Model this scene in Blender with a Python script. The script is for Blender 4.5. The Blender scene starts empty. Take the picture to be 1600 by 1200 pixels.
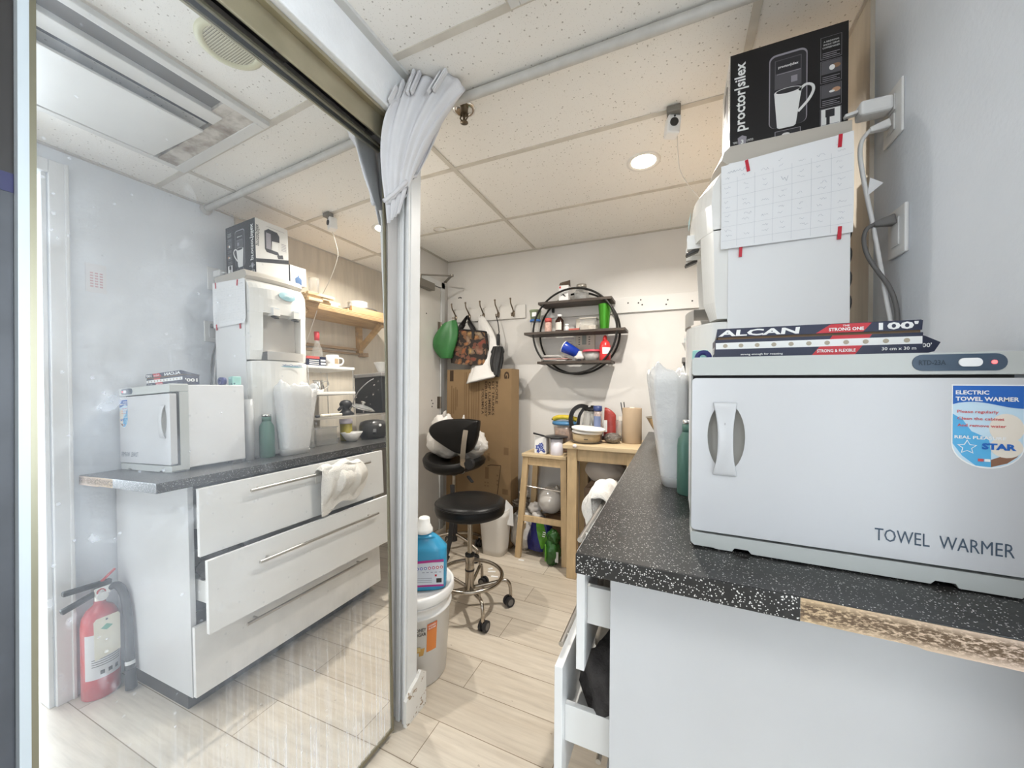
import bpy, bmesh, math, random
from mathutils import Vector, Matrix
from mathutils.geometry import tessellate_polygon
PI = math.pi
S = bpy.context.scene
COL = S.collection
random.seed(7)

# ---------------------------------------------------------------- camera
EYE = 1.223
F_PX = 576.0
cam_d = bpy.data.cameras.new('camera')
cam_d.sensor_width = 36.0
cam_d.lens = F_PX / 1600 * 36
cam_d.shift_y = 3.4 / 1600
cam_d.clip_start = 0.02
cam = bpy.data.objects.new('camera', cam_d)
COL.objects.link(cam)
cam.matrix_world = (Matrix.Translation((0, 0, EYE)) @ Matrix.Rotation(0.4166, 4, 'Z')
                    @ Matrix.Rotation(PI / 2, 4, 'X') @ Matrix.Rotation(0.0083, 4, 'Z'))
S.camera = cam

# ---------------------------------------------------------------- view, world, lights
S.view_settings.view_transform = 'Standard'
S.view_settings.look = 'None'
S.view_settings.gamma = 1
S.view_settings.use_curve_mapping = False
S.view_settings.exposure = 0.42
wd = bpy.data.worlds.new('world'); S.world = wd; wd.use_nodes = True
wd.node_tree.nodes['Background'].inputs[0].default_value = (0.8, 0.88, 1, 1)
wd.node_tree.nodes['Background'].inputs[1].default_value = 0.6

def area(name, loc, rot, sx, sy, power, col, spread=PI):
    d = bpy.data.lights.new(name, 'AREA'); d.shape = 'RECTANGLE'; d.size = sx; d.size_y = sy
    d.energy = power; d.color = col; d.spread = spread
    o = bpy.data.objects.new(name, d); o.location = loc; o.rotation_euler = rot; COL.objects.link(o)
    return o

# daylight from the window of the adjoining room, through the open doorway beside the camera
area('window_daylight', (2.45, 0.55, 1.5), (0, PI / 2, 0), 1.7, 1.9, 88, (0.80, 0.90, 1.0))
# added soft fill light under the ceiling, out of view behind the camera
area('ceiling_fill_light', (-0.25, -0.55, 2.27), (0, 0, 0), 1.1, 0.55, 9, (0.97, 0.98, 1.0))
# added fill light far behind the camera, evens out the room
area('far_fill_light', (-0.25, -6.0, 1.25), (PI / 2, 0, 0), 1.5, 2.0, 20, (0.97, 0.98, 1.0))
# recessed downlight
dl = bpy.data.lights.new('downlight_bulb', 'AREA'); dl.shape = 'DISK'; dl.size = 0.055; dl.energy = 17; dl.spread = 2.6; dl.color = (1.0, 0.955, 0.885)
dlo = bpy.data.objects.new('downlight_bulb', dl); dlo.location = (-0.147, 1.872, 2.300); COL.objects.link(dlo)
dl2 = dl.copy(); dl2.energy = 11; dl2.spread = PI; dlo2 = bpy.data.objects.new('back_corner_fill', dl2); dlo2.location = (-1.50, 1.50, 2.300); COL.objects.link(dlo2)  # second lamp added out of sight to brighten the back left corner

# ---------------------------------------------------------------- room numbers
XW, YB, XL, ZC = 0.491, 2.74, -1.84, 2.308
YF = -6.2

# ---------------------------------------------------------------- materials
MATS = {}
def mat(name, col, rough=0.5, metal=0.0, noise=0.0, nscale=8.0, bump=0.0, bscale=60.0, trans=0.0, alpha=1.0,
        emit=None, es=1.0, coat=0.0, ior=1.45, spec=0.5, stretch=(1, 1, 1)):
    if name in MATS: return MATS[name]
    m = bpy.data.materials.new(name); m.use_nodes = True
    nt = m.node_tree; b = nt.nodes['Principled BSDF']
    c = tuple(col) + (1,)
    b.inputs['Base Color'].default_value = c
    b.inputs['Roughness'].default_value = rough
    b.inputs['Metallic'].default_value = metal
    b.inputs['Transmission Weight'].default_value = trans
    b.inputs['Alpha'].default_value = alpha
    b.inputs['Coat Weight'].default_value = coat
    b.inputs['IOR'].default_value = ior
    b.inputs['Specular IOR Level'].default_value = spec
    if emit:
        b.inputs['Emission Color'].default_value = tuple(emit) + (1,)
        b.inputs['Emission Strength'].default_value = es
    tc = mp = None
    if noise or bump:
        tc = nt.nodes.new('ShaderNodeTexCoord'); mp = nt.nodes.new('ShaderNodeMapping')
        mp.inputs['Scale'].default_value = stretch
        nt.links.new(tc.outputs['Object'], mp.inputs[0])
    if noise:
        n = nt.nodes.new('ShaderNodeTexNoise'); n.inputs['Scale'].default_value = nscale; n.inputs['Detail'].default_value = 5
        nt.links.new(mp.outputs[0], n.inputs['Vector'])
        r = nt.nodes.new('ShaderNodeMapRange'); r.inputs[1].default_value = 0.3; r.inputs[2].default_value = 0.7
        r.inputs[3].default_value = 1 - noise; r.inputs[4].default_value = 1 + noise * 0.6
        nt.links.new(n.outputs[0], r.inputs[0])
        x = nt.nodes.new('ShaderNodeMix'); x.data_type = 'RGBA'; x.blend_type = 'MULTIPLY'; x.inputs[0].default_value = 1
        x.inputs[6].default_value = c
        nt.links.new(r.outputs[0], x.inputs[7]); nt.links.new(x.outputs[2], b.inputs['Base Color'])
    if bump:
        n2 = nt.nodes.new('ShaderNodeTexNoise'); n2.inputs['Scale'].default_value = bscale; n2.inputs['Detail'].default_value = 4
        nt.links.new(mp.outputs[0], n2.inputs['Vector'])
        bp = nt.nodes.new('ShaderNodeBump'); bp.inputs['Strength'].default_value = bump; bp.inputs['Distance'].default_value = 0.01
        nt.links.new(n2.outputs[0], bp.inputs['Height']); nt.links.new(bp.outputs[0], b.inputs['Normal'])
    MATS[name] = m
    return m

class NT:
    """small helper to wire node materials"""
    def __init__(s, name, rough=0.5):
        s.m = bpy.data.materials.new(name); s.m.use_nodes = True; s.t = s.m.node_tree
        s.b = s.t.nodes['Principled BSDF']; s.b.inputs['Roughness'].default_value = rough
        s.tc = s.t.nodes.new('ShaderNodeTexCoord'); MATS[name] = s.m
    def n(s, typ, **kw):
        x = s.t.nodes.new('ShaderNode' + typ)
        for k, v in kw.items():
            if k in ('data_type', 'blend_type', 'operation', 'feature', 'distance', 'wave_type', 'bands_direction', 'noise_dimensions'): setattr(x, k, v)
        return x
    def l(s, a, b): s.t.links.new(a, b)
    def map(s, scale=(1, 1, 1), rot=(0, 0, 0), loc=(0, 0, 0)):
        p = s.n('Mapping'); p.inputs['Scale'].default_value = scale; p.inputs['Rotation'].default_value = rot
        p.inputs['Location'].default_value = loc
        s.l(s.tc.outputs['Object'], p.inputs[0]); return p.outputs[0]
    def noise(s, vec, scale, detail=4, rough=0.5):
        x = s.n('TexNoise'); x.inputs['Scale'].default_value = scale; x.inputs['Detail'].default_value = detail
        x.inputs['Roughness'].default_value = rough; s.l(vec, x.inputs['Vector']); return x.outputs[0]
    def vor(s, vec, scale, out='Distance', rnd=1.0):
        x = s.n('TexVoronoi'); x.inputs['Scale'].default_value = scale; x.inputs['Randomness'].default_value = rnd
        s.l(vec, x.inputs['Vector']); return x.outputs[out]
    def ramp(s, fac, stops):
        x = s.n('ValToRGB'); e = x.color_ramp.elements
        while len(e) > 1: e.remove(e[0])
        e[0].position = stops[0][0]; e[0].color = tuple(stops[0][1]) + (1,)
        for p, c in stops[1:]:
            q = e.new(p); q.color = tuple(c) + (1,)
        s.l(fac, x.inputs[0]); return x.outputs[0]
    def mr(s, v, a, b, c=0.0, d=1.0):
        x = s.n('MapRange'); x.inputs[1].default_value = a; x.inputs[2].default_value = b
        x.inputs[3].default_value = c; x.inputs[4].default_value = d; s.l(v, x.inputs[0]); return x.outputs[0]
    def mix(s, fac, a, b, mode='MIX'):
        x = s.n('Mix', data_type='RGBA', blend_type=mode)
        for v, i in ((fac, 0), (a, 6), (b, 7)):
            if isinstance(v, (int, float)): x.inputs[i].default_value = v
            elif isinstance(v, tuple): x.inputs[i].default_value = v + (1,)
            else: s.l(v, x.inputs[i])
        return x.outputs[2]
    def math(s, op, a, b=0.0):
        x = s.n('Math', operation=op)
        for v, i in ((a, 0), (b, 1)):
            if isinstance(v, (int, float)): x.inputs[i].default_value = v
            else: s.l(v, x.inputs[i])
        return x.outputs[0]
    def xyz(s, vec):
        x = s.n('SeparateXYZ'); s.l(vec, x.inputs[0]); return x.outputs
    def bump(s, h, st=0.3, dist=0.003):
        x = s.n('Bump'); x.inputs['Strength'].default_value = st; x.inputs['Distance'].default_value = dist
        s.l(h, x.inputs['Height']); s.l(x.outputs[0], s.b.inputs['Normal'])
    def col(s, c): s.l(c, s.b.inputs['Base Color'])

# ---------------------------------------------------------------- mesh builder
OFF = {}
def smooth_path(pts, n=6):
    pts = [Vector(p) for p in pts]; out = []
    for i in range(len(pts) - 1):
        p0 = pts[max(i - 1, 0)]; p1 = pts[i]; p2 = pts[i + 1]; p3 = pts[min(i + 2, len(pts) - 1)]
        for k in range(n):
            t = k / n
            out.append(0.5 * ((2 * p1) + (p2 - p0) * t + (2 * p0 - 5 * p1 + 4 * p2 - p3) * t * t + (3 * p1 - p0 - 3 * p2 + p3) * t ** 3))
    out.append(pts[-1]); return out

class MB:
    def __init__(s):
        s.v = []; s.f = []; s.mi = []; s.ms = []; s.cur = 0; s.T = Matrix()
        s.sm = []; s.smooth = False
    def m(s, material):
        if material not in s.ms: s.ms.append(material)
        s.cur = s.ms.index(material); return s
    def add(s, vs, fs):
        o = len(s.v)
        s.v += [s.T @ Vector(p) for p in vs]
        for f in fs:
            s.f.append([o + i for i in f]); s.mi.append(s.cur); s.sm.append(s.smooth)
        return s
    def box(s, x0, x1, y0, y1, z0, z1):
        vs = [(x, y, z) for z in (z0, z1) for y in (y0, y1) for x in (x0, x1)]
        return s.add(vs, [(0, 2, 3, 1), (4, 5, 7, 6), (0, 1, 5, 4), (2, 6, 7, 3), (0, 4, 6, 2), (1, 3, 7, 5)])
    def bar(s, p0, p1, w, h, up=(0, 0, 1), w1=None, h1=None):
        """rectangular bar between two points"""
        p0 = Vector(p0); p1 = Vector(p1); d = (p1 - p0).normalized(); u = Vector(up)
        r = d.cross(u)
        if r.length < 1e-5: r = d.cross(Vector((1, 0, 0)))
        r.normalize(); u = r.cross(d).normalized(); w1 = w1 or w; h1 = h1 or h
        vs = []
        for p, a, b in ((p0, w, h), (p1, w1, h1)):
            vs += [p - r * a / 2 - u * b / 2, p + r * a / 2 - u * b / 2, p + r * a / 2 + u * b / 2, p - r * a / 2 + u * b / 2]
        return s.add(vs, [(3, 2, 1, 0), (4, 5, 6, 7), (0, 1, 5, 4), (1, 2, 6, 5), (2, 3, 7, 6), (3, 0, 4, 7)])
    def cyl(s, p0, p1, r0, r1=None, seg=20, caps=True):
        p0 = Vector(p0); p1 = Vector(p1); r1 = r0 if r1 is None else r1
        d = (p1 - p0).normalized(); a = Vector((1, 0, 0)) if abs(d.x) < 0.9 else Vector((0, 1, 0))
        u = d.cross(a).normalized(); w = d.cross(u)
        vs = []
        for p, r in ((p0, r0), (p1, r1)):
            for i in range(seg):
                t = 2 * PI * i / seg; vs.append(p + (u * math.cos(t) + w * math.sin(t)) * r)
        fs = [(i, (i + 1) % seg, seg + (i + 1) % seg, seg + i) for i in range(seg)]
        sm = s.smooth; s.smooth = True; s.add(vs, fs); s.smooth = False
        if caps:
            s.add(vs[:seg], [tuple(range(seg))[::-1]]); s.add(vs[seg:], [tuple(range(seg))])
        s.smooth = sm; return s
    def lathe(s, prof, c=(0, 0, 0), seg=28, axis='Z', a0=0.0, a1=2 * PI, sx=1.0, sy=1.0):
        c = Vector(c); vs = []; full = abs(a1 - a0 - 2 * PI) < 1e-6; n = seg if full else seg + 1
        for (r, z) in prof:
            for i in range(n):
                t = a0 + (a1 - a0) * i / seg
                p = Vector((r * math.cos(t) * sx, r * math.sin(t) * sy, z))
                if axis == 'Y': p = Vector((p.x, -p.z, p.y))
                elif axis == 'X': p = Vector((p.z, p.x, p.y))
                vs.append(c + p)
        fs = []
        for k in range(len(prof) - 1):
            for i in range(seg):
                j = (i + 1) % n
                fs.append((k * n + i, k * n + j, (k + 1) * n + j, (k + 1) * n + i))
        sm = s.smooth; s.smooth = True; s.add(vs, fs); s.smooth = sm; return s
    def tube(s, pts, r, seg=8, sm=0, closed=False, r1=None):
        if sm: pts = smooth_path(pts, sm)
        pts = [Vector(p) for p in pts]; n = len(pts); vs = []
        prev = None
        for i, p in enumerate(pts):
            if closed: d = (pts[(i + 1) % n] - pts[i - 1])
            else: d = pts[min(i + 1, n - 1)] - pts[max(i - 1, 0)]
            d = d.normalized() if d.length > 1e-9 else Vector((0, 0, 1))
            if prev is None:
                a = Vector((0, 0, 1)) if abs(d.z) < 0.9 else Vector((1, 0, 0)); u = d.cross(a).normalized()
            else:
                u = prev - d * prev.dot(d)
                u = u.normalized() if u.length > 1e-6 else d.cross(Vector((0.3, 0.5, 1))).normalized()
            prev = u; w = d.cross(u)
            rr = r if r1 is None else r + (r1 - r) * i / max(n - 1, 1)
            for k in range(seg):
                t = 2 * PI * k / seg; vs.append(p + (u * math.cos(t) + w * math.sin(t)) * rr)
        fs = []
        for i in range(n if closed else n - 1):
            j = (i + 1) % n
            for k in range(seg):
                fs.append((i * seg + k, i * seg + (k + 1) % seg, j * seg + (k + 1) % seg, j * seg + k))
        if not closed: fs += [tuple(range(seg))[::-1], tuple((n - 1) * seg + k for k in range(seg))]
        o = s.smooth; s.smooth = True; s.add(vs, fs); s.smooth = o; return s
    def sphere(s, c, r, seg=20, rings=12, fn=None):
        c = Vector(c); r = Vector(r) if hasattr(r, '__len__') else Vector((r, r, r)); vs = []
        for i in range(rings + 1):
            a = PI * i / rings
            for j in range(seg):
                t = 2 * PI * j / seg; d = Vector((math.sin(a) * math.cos(t), math.sin(a) * math.sin(t), math.cos(a)))
                k = fn(d) if fn else 1.0
                vs.append(c + Vector((d.x * r.x, d.y * r.y, d.z * r.z)) * k)
        fs = [(i * seg + j, (i + 1) * seg + j, (i + 1) * seg + (j + 1) % seg, i * seg + (j + 1) % seg) for i in range(rings) for j in range(seg)]
        o = s.smooth; s.smooth = True; s.add(vs, fs); s.smooth = o; return s
    def grid(s, fn, nu, nv, wrap=False):
        vs = [fn(i / nu, j / nv) for j in range(nv + 1) for i in range(nu + (0 if wrap else 1))]
        n = nu if wrap else nu + 1
        fs = [(j * n + i, j * n + (i + 1) % n, (j + 1) * n + (i + 1) % n, (j + 1) * n + i) for j in range(nv) for i in range(nu)]
        o = s.smooth; s.smooth = True; s.add(vs, fs); s.smooth = o; return s
    def prism(s, poly, o, u, v, depth, holes=()):
        """polygon (2-d) on plane o,u,v, extruded by depth along u x v"""
        o = Vector(o); u = Vector(u); v = Vector(v); w = u.cross(v).normalized() * depth
        loops = [list(poly)] + [list(h) for h in holes]
        flat = [p for L in loops for p in L]
        P = [o + u * p[0] + v * p[1] for p in flat]; n = len(P)
        tris = tessellate_polygon([[Vector((p[0], p[1], 0)) for p in L] for L in loops])
        fs = [tuple(t) for t in tris]
        a = flat[fs[0][0]], flat[fs[0][1]], flat[fs[0][2]]
        ccw = (a[1][0] - a[0][0]) * (a[2][1] - a[0][1]) - (a[1][1] - a[0][1]) * (a[2][0] - a[0][0]) > 0
        top = [t if ccw else t[::-1] for t in fs]
        if abs(depth) < 1e-9: return s.add(P, top)
        if depth > 0: F = [t[::-1] for t in top] + [tuple(i + n for i in t) for t in top]
        else: F = list(top) + [tuple(i + n for i in t[::-1]) for t in top]
        k = 0
        for L in loops:
            m = len(L)
            for i in range(m):
                F.append((k + i, k + (i + 1) % m, n + k + (i + 1) % m, n + k + i))
            k += m
        return s.add(P + [p + w for p in P], F)
    def quad(s, o, u, v, x0, x1, y0, y1, d=0.0004):
        return s.prism([(x0, y0), (x1, y0), (x1, y1), (x0, y1)], o, u, v, d)
    def ribbon(s, pts, o, u, v, w, d=0.0003):
        """flat stroke along 2-d points on a plane"""
        for a, b in zip(pts, pts[1:]):
            dx, dy = b[0] - a[0], b[1] - a[1]; L = math.hypot(dx, dy) or 1e-9
            nx, ny = -dy / L * w / 2, dx / L * w / 2
            s.prism([(a[0] - nx, a[1] - ny), (b[0] - nx, b[1] - ny), (b[0] + nx, b[1] + ny), (a[0] + nx, a[1] + ny)], o, u, v, d)
        return s
    def text(s, txt, o, u, v, x, y, h, w=None, bold=0.0, d=0.0003, align='L', shear=0.0):
        """lettering on plane o,u,v; h = cap height, w = total width to fit"""
        key = (txt, bold)
        if key not in TXT:
            cu = bpy.data.curves.new('t', 'FONT'); cu.body = txt; cu.size = 1.0; cu.offset = bold; cu.resolution_u = 2
            ob = bpy.data.objects.new('t', cu); COL.objects.link(ob)
            bpy.context.view_layer.update()
            me = bpy.data.meshes.new_from_object(ob.evaluated_get(bpy.context.evaluated_depsgraph_get()))
            vs = [p.co.copy() for p in me.vertices]; fs = [tuple(p.vertices) for p in me.polygons]
            bpy.data.objects.remove(ob); bpy.data.curves.remove(cu); bpy.data.meshes.remove(me)
            TXT[key] = (vs, fs)
        vs, fs = TXT[key]
        if not vs: return s
        x0 = min(p.x for p in vs); x1 = max(p.x for p in vs); cap = 0.7
        ky = h / cap; kx = ky if w is None else w / (x1 - x0)
        W = (x1 - x0) * kx
        ox = x - (0 if align == 'L' else W / 2 if align == 'C' else W)
        o = Vector(o); u = Vector(u); v = Vector(v); n = u.cross(v).normalized() * d
        return s.add([o + u * (ox + (p.x - x0) * kx + p.y * ky * shear) + v * (y + p.y * ky) + n for p in vs], fs)
    def build(s, name, parent=None, loc=None, bevel=0.0, solid=0.0, sub=0, seg=2, weld=False):
        me = bpy.data.meshes.new(name)
        if parent is not None:
            off = OFF[parent]
        else:
            off = Vector(loc) if loc else Vector((0, 0, 0))
        me.from_pydata([tuple(p - off) for p in s.v], [], s.f)
        for mm in s.ms: me.materials.append(mm)
        for i, p in enumerate(me.polygons):
            p.material_index = s.mi[i]; p.use_smooth = s.sm[i]
        me.validate()
        o = bpy.data.objects.new(name, me); COL.objects.link(o); OFF[o] = off
        if parent is not None: o.parent = parent
        else: o.location = off
        if weld: w = o.modifiers.new('w', 'WELD'); w.merge_threshold = 1e-5
        if bevel:
            b = o.modifiers.new('b', 'BEVEL'); b.width = bevel; b.segments = seg; b.limit_method = 'ANGLE'; b.angle_limit = 0.7
        if solid:
            b = o.modifiers.new('s', 'SOLIDIFY'); b.thickness = solid; b.offset = 0
        if sub:
            b = o.modifiers.new('u', 'SUBSURF'); b.levels = sub; b.render_levels = sub
        return o
TXT = {}
LAB = {}
def tag(o, label, cat, group=None):
    o['label'] = label; o['category'] = cat
    if group: o['group'] = group
    return o
def thing(name, loc, label, cat, group=None):
    o = bpy.data.objects.new(name, None); o.empty_display_size = 0.05; COL.objects.link(o); o.location = loc
    OFF[o] = Vector(loc); return tag(o, label, cat, group)
def struct(o): o['kind'] = 'structure'; return o
def stuff(o): o['kind'] = 'stuff'; return o
def dup(root, loc, label=None):
    r = root.copy(); COL.objects.link(r); r.location = loc
    if label: r['label'] = label
    for ch in list(root.children):
        c = ch.copy(); COL.objects.link(c); c.parent = r
        for g in ch.children:
            d = g.copy(); COL.objects.link(d); d.parent = c
    return r
def ell(cx, cy, rx, ry, n=28, a0=0.0, a1=2 * PI):
    k = n if abs(a1 - a0 - 2 * PI) < 1e-6 else n + 1
    return [(cx + rx * math.cos(a0 + (a1 - a0) * i / n), cy + ry * math.sin(a0 + (a1 - a0) * i / n)) for i in range(k)]
def rrect(x0, x1, y0, y1, r, n=5):
    out = []
    for cx, cy, a in ((x1 - r, y0 + r, -PI / 2), (x1 - r, y1 - r, 0), (x0 + r, y1 - r, PI / 2), (x0 + r, y0 + r, PI)):
        for i in range(n + 1):
            t = a + PI / 2 * i / n; out.append((cx + r * math.cos(t), cy + r * math.sin(t)))
    return out
def lump(amp, k=3.0, seed=0.0):
    """gentle irregular radius for bags and cloth bundles"""
    rr = random.Random(seed); ph = [rr.uniform(0, 6.28) for _ in range(9)]
    def fn(d):
        v = 0
        for i in range(3):
            q = k * (1 + i * 0.9)
            v += math.sin(d.x * q + ph[i * 3]) * math.sin(d.y * q + ph[i * 3 + 1]) * math.sin(d.z * q + ph[i * 3 + 2]) / (1 + i * 0.5)
        return 1 + amp * v
    return fn
UX, UY, UZ = Vector((1, 0, 0)), Vector((0, 1, 0)), Vector((0, 0, 1))
# ---------------------------------------------------------------- surface materials
WHITE = mat('white_paint', (0.66, 0.64, 0.61), 0.6, noise=0.05, nscale=3.0, bump=0.05, bscale=40)
GREYW = mat('grey_blue_paint', (0.72, 0.755, 0.80), 0.55, noise=0.05, nscale=4.0, bump=0.08, bscale=90)
TRIMW = mat('trim_white', (0.70, 0.705, 0.70), 0.4, noise=0.06, nscale=7.0)
CREAM = mat('cream_board', (0.58, 0.52, 0.43), 0.6, noise=0.12, nscale=5.0, stretch=(1, 6, 0.6))
def mk_ceiling():
    k = NT('ceiling_tile', 0.85); v = k.map()
    base = k.mix(k.noise(v, 2.2, 4), (0.84, 0.815, 0.765), (0.89, 0.87, 0.83))
    a = k.math('LESS_THAN', k.vor(v, 62), 0.17)
    pick = k.math('GREATER_THAN', k.xyz(k.vor(v, 62, 'Color'))[0], 0.42)
    b = k.math('LESS_THAN', k.vor(k.map((1, 1, 1), loc=(3.1, 1.7, 0)), 150), 0.16)
    holes = k.math('MAXIMUM', k.math('MULTIPLY', a, pick), k.math('MULTIPLY', b, 0.55))
    k.col(k.mix(k.math('MULTIPLY', holes, 0.62), base, (0.28, 0.24, 0.19)))
    k.bump(k.math('SUBTRACT', 1.0, holes), 0.25, 0.002); return k.m
TILE = mk_ceiling()
TBAR = mat('ceiling_bar', (0.62, 0.58, 0.51), 0.6, noise=0.12, nscale=12)
def mk_floor():
    k = NT('plank_floor', 0.42); v = k.map(loc=(0.35, 0.03, 0))
    br = k.n('TexBrick'); br.offset = 0.37; br.squash = 1.0
    for n_, val in (('Scale', 1.0), ('Mortar Size', 0.0016), ('Mortar Smooth', 0.2), ('Bias', 0.0), ('Brick Width', 1.15), ('Row Height', 0.165)):
        br.inputs[n_].default_value = val
    br.inputs['Color1'].default_value = (0.53, 0.485, 0.42, 1); br.inputs['Color2'].default_value = (0.62, 0.58, 0.515, 1)
    br.inputs['Mortar'].default_value = (0.22, 0.18, 0.13, 1)
    k.l(v, br.inputs['Vector'])
    g = k.noise(k.map((1.6, 22, 1)), 2.2, 7, 0.62)
    g2 = k.noise(k.map((0.9, 5, 1), loc=(4, 2, 0)), 2.5, 5, 0.6)
    c = k.mix(0.55, br.outputs[0], k.ramp(g, [(0.3, (0.46, 0.38, 0.29)), (0.5, (0.70, 0.63, 0.53)), (0.7, (0.86, 0.80, 0.70))]), 'MULTIPLY')
    c = k.mix(1.0, c, (1.20, 1.20, 1.21), 'MULTIPLY')
    c = k.mix(k.mr(g2, 0.48, 0.72, 0, 0.36), c, (0.42, 0.34, 0.25))
    sp = k.math('GREATER_THAN', k.noise(k.map(loc=(9, 3, 0)), 34, 2), 0.735)
    c = k.mix(k.math('MULTIPLY', sp, 0.45), c, (0.2, 0.15, 0.1))
    k.col(c); k.bump(g, 0.06, 0.002); return k.m
FLOOR = mk_floor()

# ---------------------------------------------------------------- shell
def sbox(name, m, *b, bevel=0.0):
    return struct(MB().m(m).box(*b).build(name, bevel=bevel))
sbox('floor', FLOOR, XL - 0.1, 2.8, YF - 0.1, YB + 0.1, -0.08, 0)
sbox('ceiling', TILE, XL - 0.1, 2.8, YF - 0.1, YB + 0.1, ZC, ZC + 0.08)
sbox('wall_back', WHITE, XL - 0.1, XW + 0.1, YB, YB + 0.1, 0, ZC)
sbox('wall_left', WHITE, XL - 0.1, XL, 1.128, YB, 0, ZC)
sbox('wall_front', WHITE, -1.15, 2.7, YF - 0.1, YF, 0, ZC)
sbox('wall_closet', WHITE, XL, -0.94, 1.07, 1.128, 0, ZC)
sbox('wall_mirror_side', WHITE, -1.15, -1.03, YF, 1.07, 0, ZC)
w = MB().m(GREYW).box(XW, XW + 0.1, 0.60, YB, 0, ZC).box(XW, XW + 0.1, YF, -0.38, 0, ZC).box(XW, XW + 0.1, -0.38, 0.60, 2.19, ZC)
struct(w.build('wall_right'))
ROOM2 = mat('next_room_paint', (0.82, 0.83, 0.84), 0.6)
sbox('wall_next_room_end', ROOM2, XW + 0.1, 2.7, 2.0, 2.1, 0, ZC)
sbox('wall_next_room_near', ROOM2, XW + 0.1, 2.7, -1.5, -1.4, 0, ZC)
wf = MB().m(ROOM2).box(2.6, 2.7, YF, -0.45, 0, ZC).box(2.6, 2.7, 1.6, 2.0, 0, ZC).box(2.6, 2.7, -0.45, 1.6, 0, 0.55).box(2.6, 2.7, -0.45, 1.6, 2.15, ZC)
struct(wf.build('wall_next_room_far'))
win = MB().m(mat('pane_glow', (0.9, 0.95, 1), 0.3, emit=(0.82, 0.91, 1.0), es=3.2)).box(2.64, 2.65, -0.45, 1.6, 0.55, 2.15)
win.m(TRIMW)
for y in (-0.45, 0.22, 0.90, 1.55): win.box(2.58, 2.64, y, y + 0.05, 0.55, 2.15)
for z in (0.55, 1.35, 2.10): win.box(2.58, 2.64, -0.45, 1.6, z, z + 0.05)
struct(win.build('window_1'))
w2 = MB().m(MATS['pane_glow']).box(-1.0, 0.48, YF, YF + 0.01, 0.3, 2.25).m(TRIMW)  # unseen glowing panel with bars, added to go with the far fill light
for x in (-1.0, -0.29, 0.43): w2.box(x, x + 0.05, YF + 0.01, YF + 0.06, 0.3, 2.25)
struct(w2.build('fill_panel'))
# doorway casing
cs = MB().m(TRIMW)
cs.box(XW - 0.016, XW, 0.602, 0.657, 0, 2.245).box(XW - 0.022, XW, 0.645, 0.657, 0, 2.245)
cs.box(XW - 0.016, XW, -0.435, -0.38, 0, 2.245).box(XW - 0.016, XW, -0.38, 0.602, 2.19, 2.245)
cs.box(XW, XW + 0.1, 0.585, 0.60, 0, 2.19)
struct(cs.build('trim_1', bevel=0.003))
# cream lining board behind cooler and shelves
sbox('trim_2', CREAM, XW - 0.010, XW, 1.315, 2.70, 0.0, ZC)
# ceiling bars
tb = MB().m(TBAR); hb = 0.012; zt = ZC - 0.0035
for y in (-1.49, -0.88, -0.27, 0.344, 0.955, 1.566, 2.170):
    tb.box(XL if y > 1.1 else -0.88, XW, y - hb, y + hb, zt, ZC + 0.001)
for x in (-1.02, 0.205):
    y0 = 1.128 if x < -0.9 else YF
    tb.box(x - hb, x + hb, y0, YB, zt - 0.0006, ZC + 0.001)
tb.box(-0.432 - hb, -0.432 + hb, YF, 0.955, zt - 0.0006, ZC + 0.001)
ANG = mat('wall_angle', (0.52, 0.49, 0.44), 0.6)
tb.m(ANG).box(XL, XW, YB - 0.018, YB, ZC - 0.006, ZC).box(XL, XL + 0.018, 1.128, YB, ZC - 0.006, ZC).box(XW - 0.018, XW, YF, YB - 0.018, ZC - 0.006, ZC)
tb.m(mat('header_angle', (0.56, 0.56, 0.54), 0.6)).box(-0.88, -0.855, YF, 1.128, ZC - 0.012, ZC).box(-0.94, -0.855, 1.128, 1.15, ZC - 0.012, ZC)
struct(tb.build('ceiling_grid'))
# header over the mirror doors and end post
struct(MB().m(mat('header_paint', (0.78, 0.785, 0.79), 0.6, noise=0.06, nscale=9, bump=0.25, bscale=70)).box(-1.03, -0.88, YF, 1.07, 2.150, ZC).build('wall_header', bevel=0.004))
po = MB().m(TRIMW).box(-0.985, -0.88, 1.07, 1.128, 0, ZC)
po.box(-0.925, -0.905, 1.060, 1.07, 0, 2.15).box(-0.893, -0.88, 1.058, 1.07, 0, 2.15)
struct(po.build('trim_3', bevel=0.004))
PINK = mat('worn_jamb', (0.66, 0.62, 0.585), 0.5, noise=0.14, nscale=9.0, stretch=(1, 1, 0.35))
struct(MB().m(PINK).box(-1.03, -0.940, 1.022, 1.07, 0, 2.15).build('trim_4'))
BB = NT('chipped_base', 0.6)
q = BB.math('GREATER_THAN', BB.noise(BB.map((1, 1, 1.4)), 26, 6, 0.7), 0.60)
BB.col(BB.mix(q, (0.72, 0.70, 0.66), (0.30, 0.21, 0.13)))
bb = MB().m(BB.m).prism([(1.052, 0), (1.168, 0), (1.166, 0.125), (1.135, 0.150), (1.118, 0.131), (1.085, 0.118), (1.052, 0.092)], (-0.88, 0, 0), UY, UZ, 0.013)
struct(bb.build('baseboard_post'))
bw = MB().m(TRIMW).box(XL, -1.02, YB - 0.012, YB, 0, 0.09).box(-1.02, 0.481, YB - 0.012, YB, 0, 0.09)
struct(bw.build('baseboard_back'))

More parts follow.
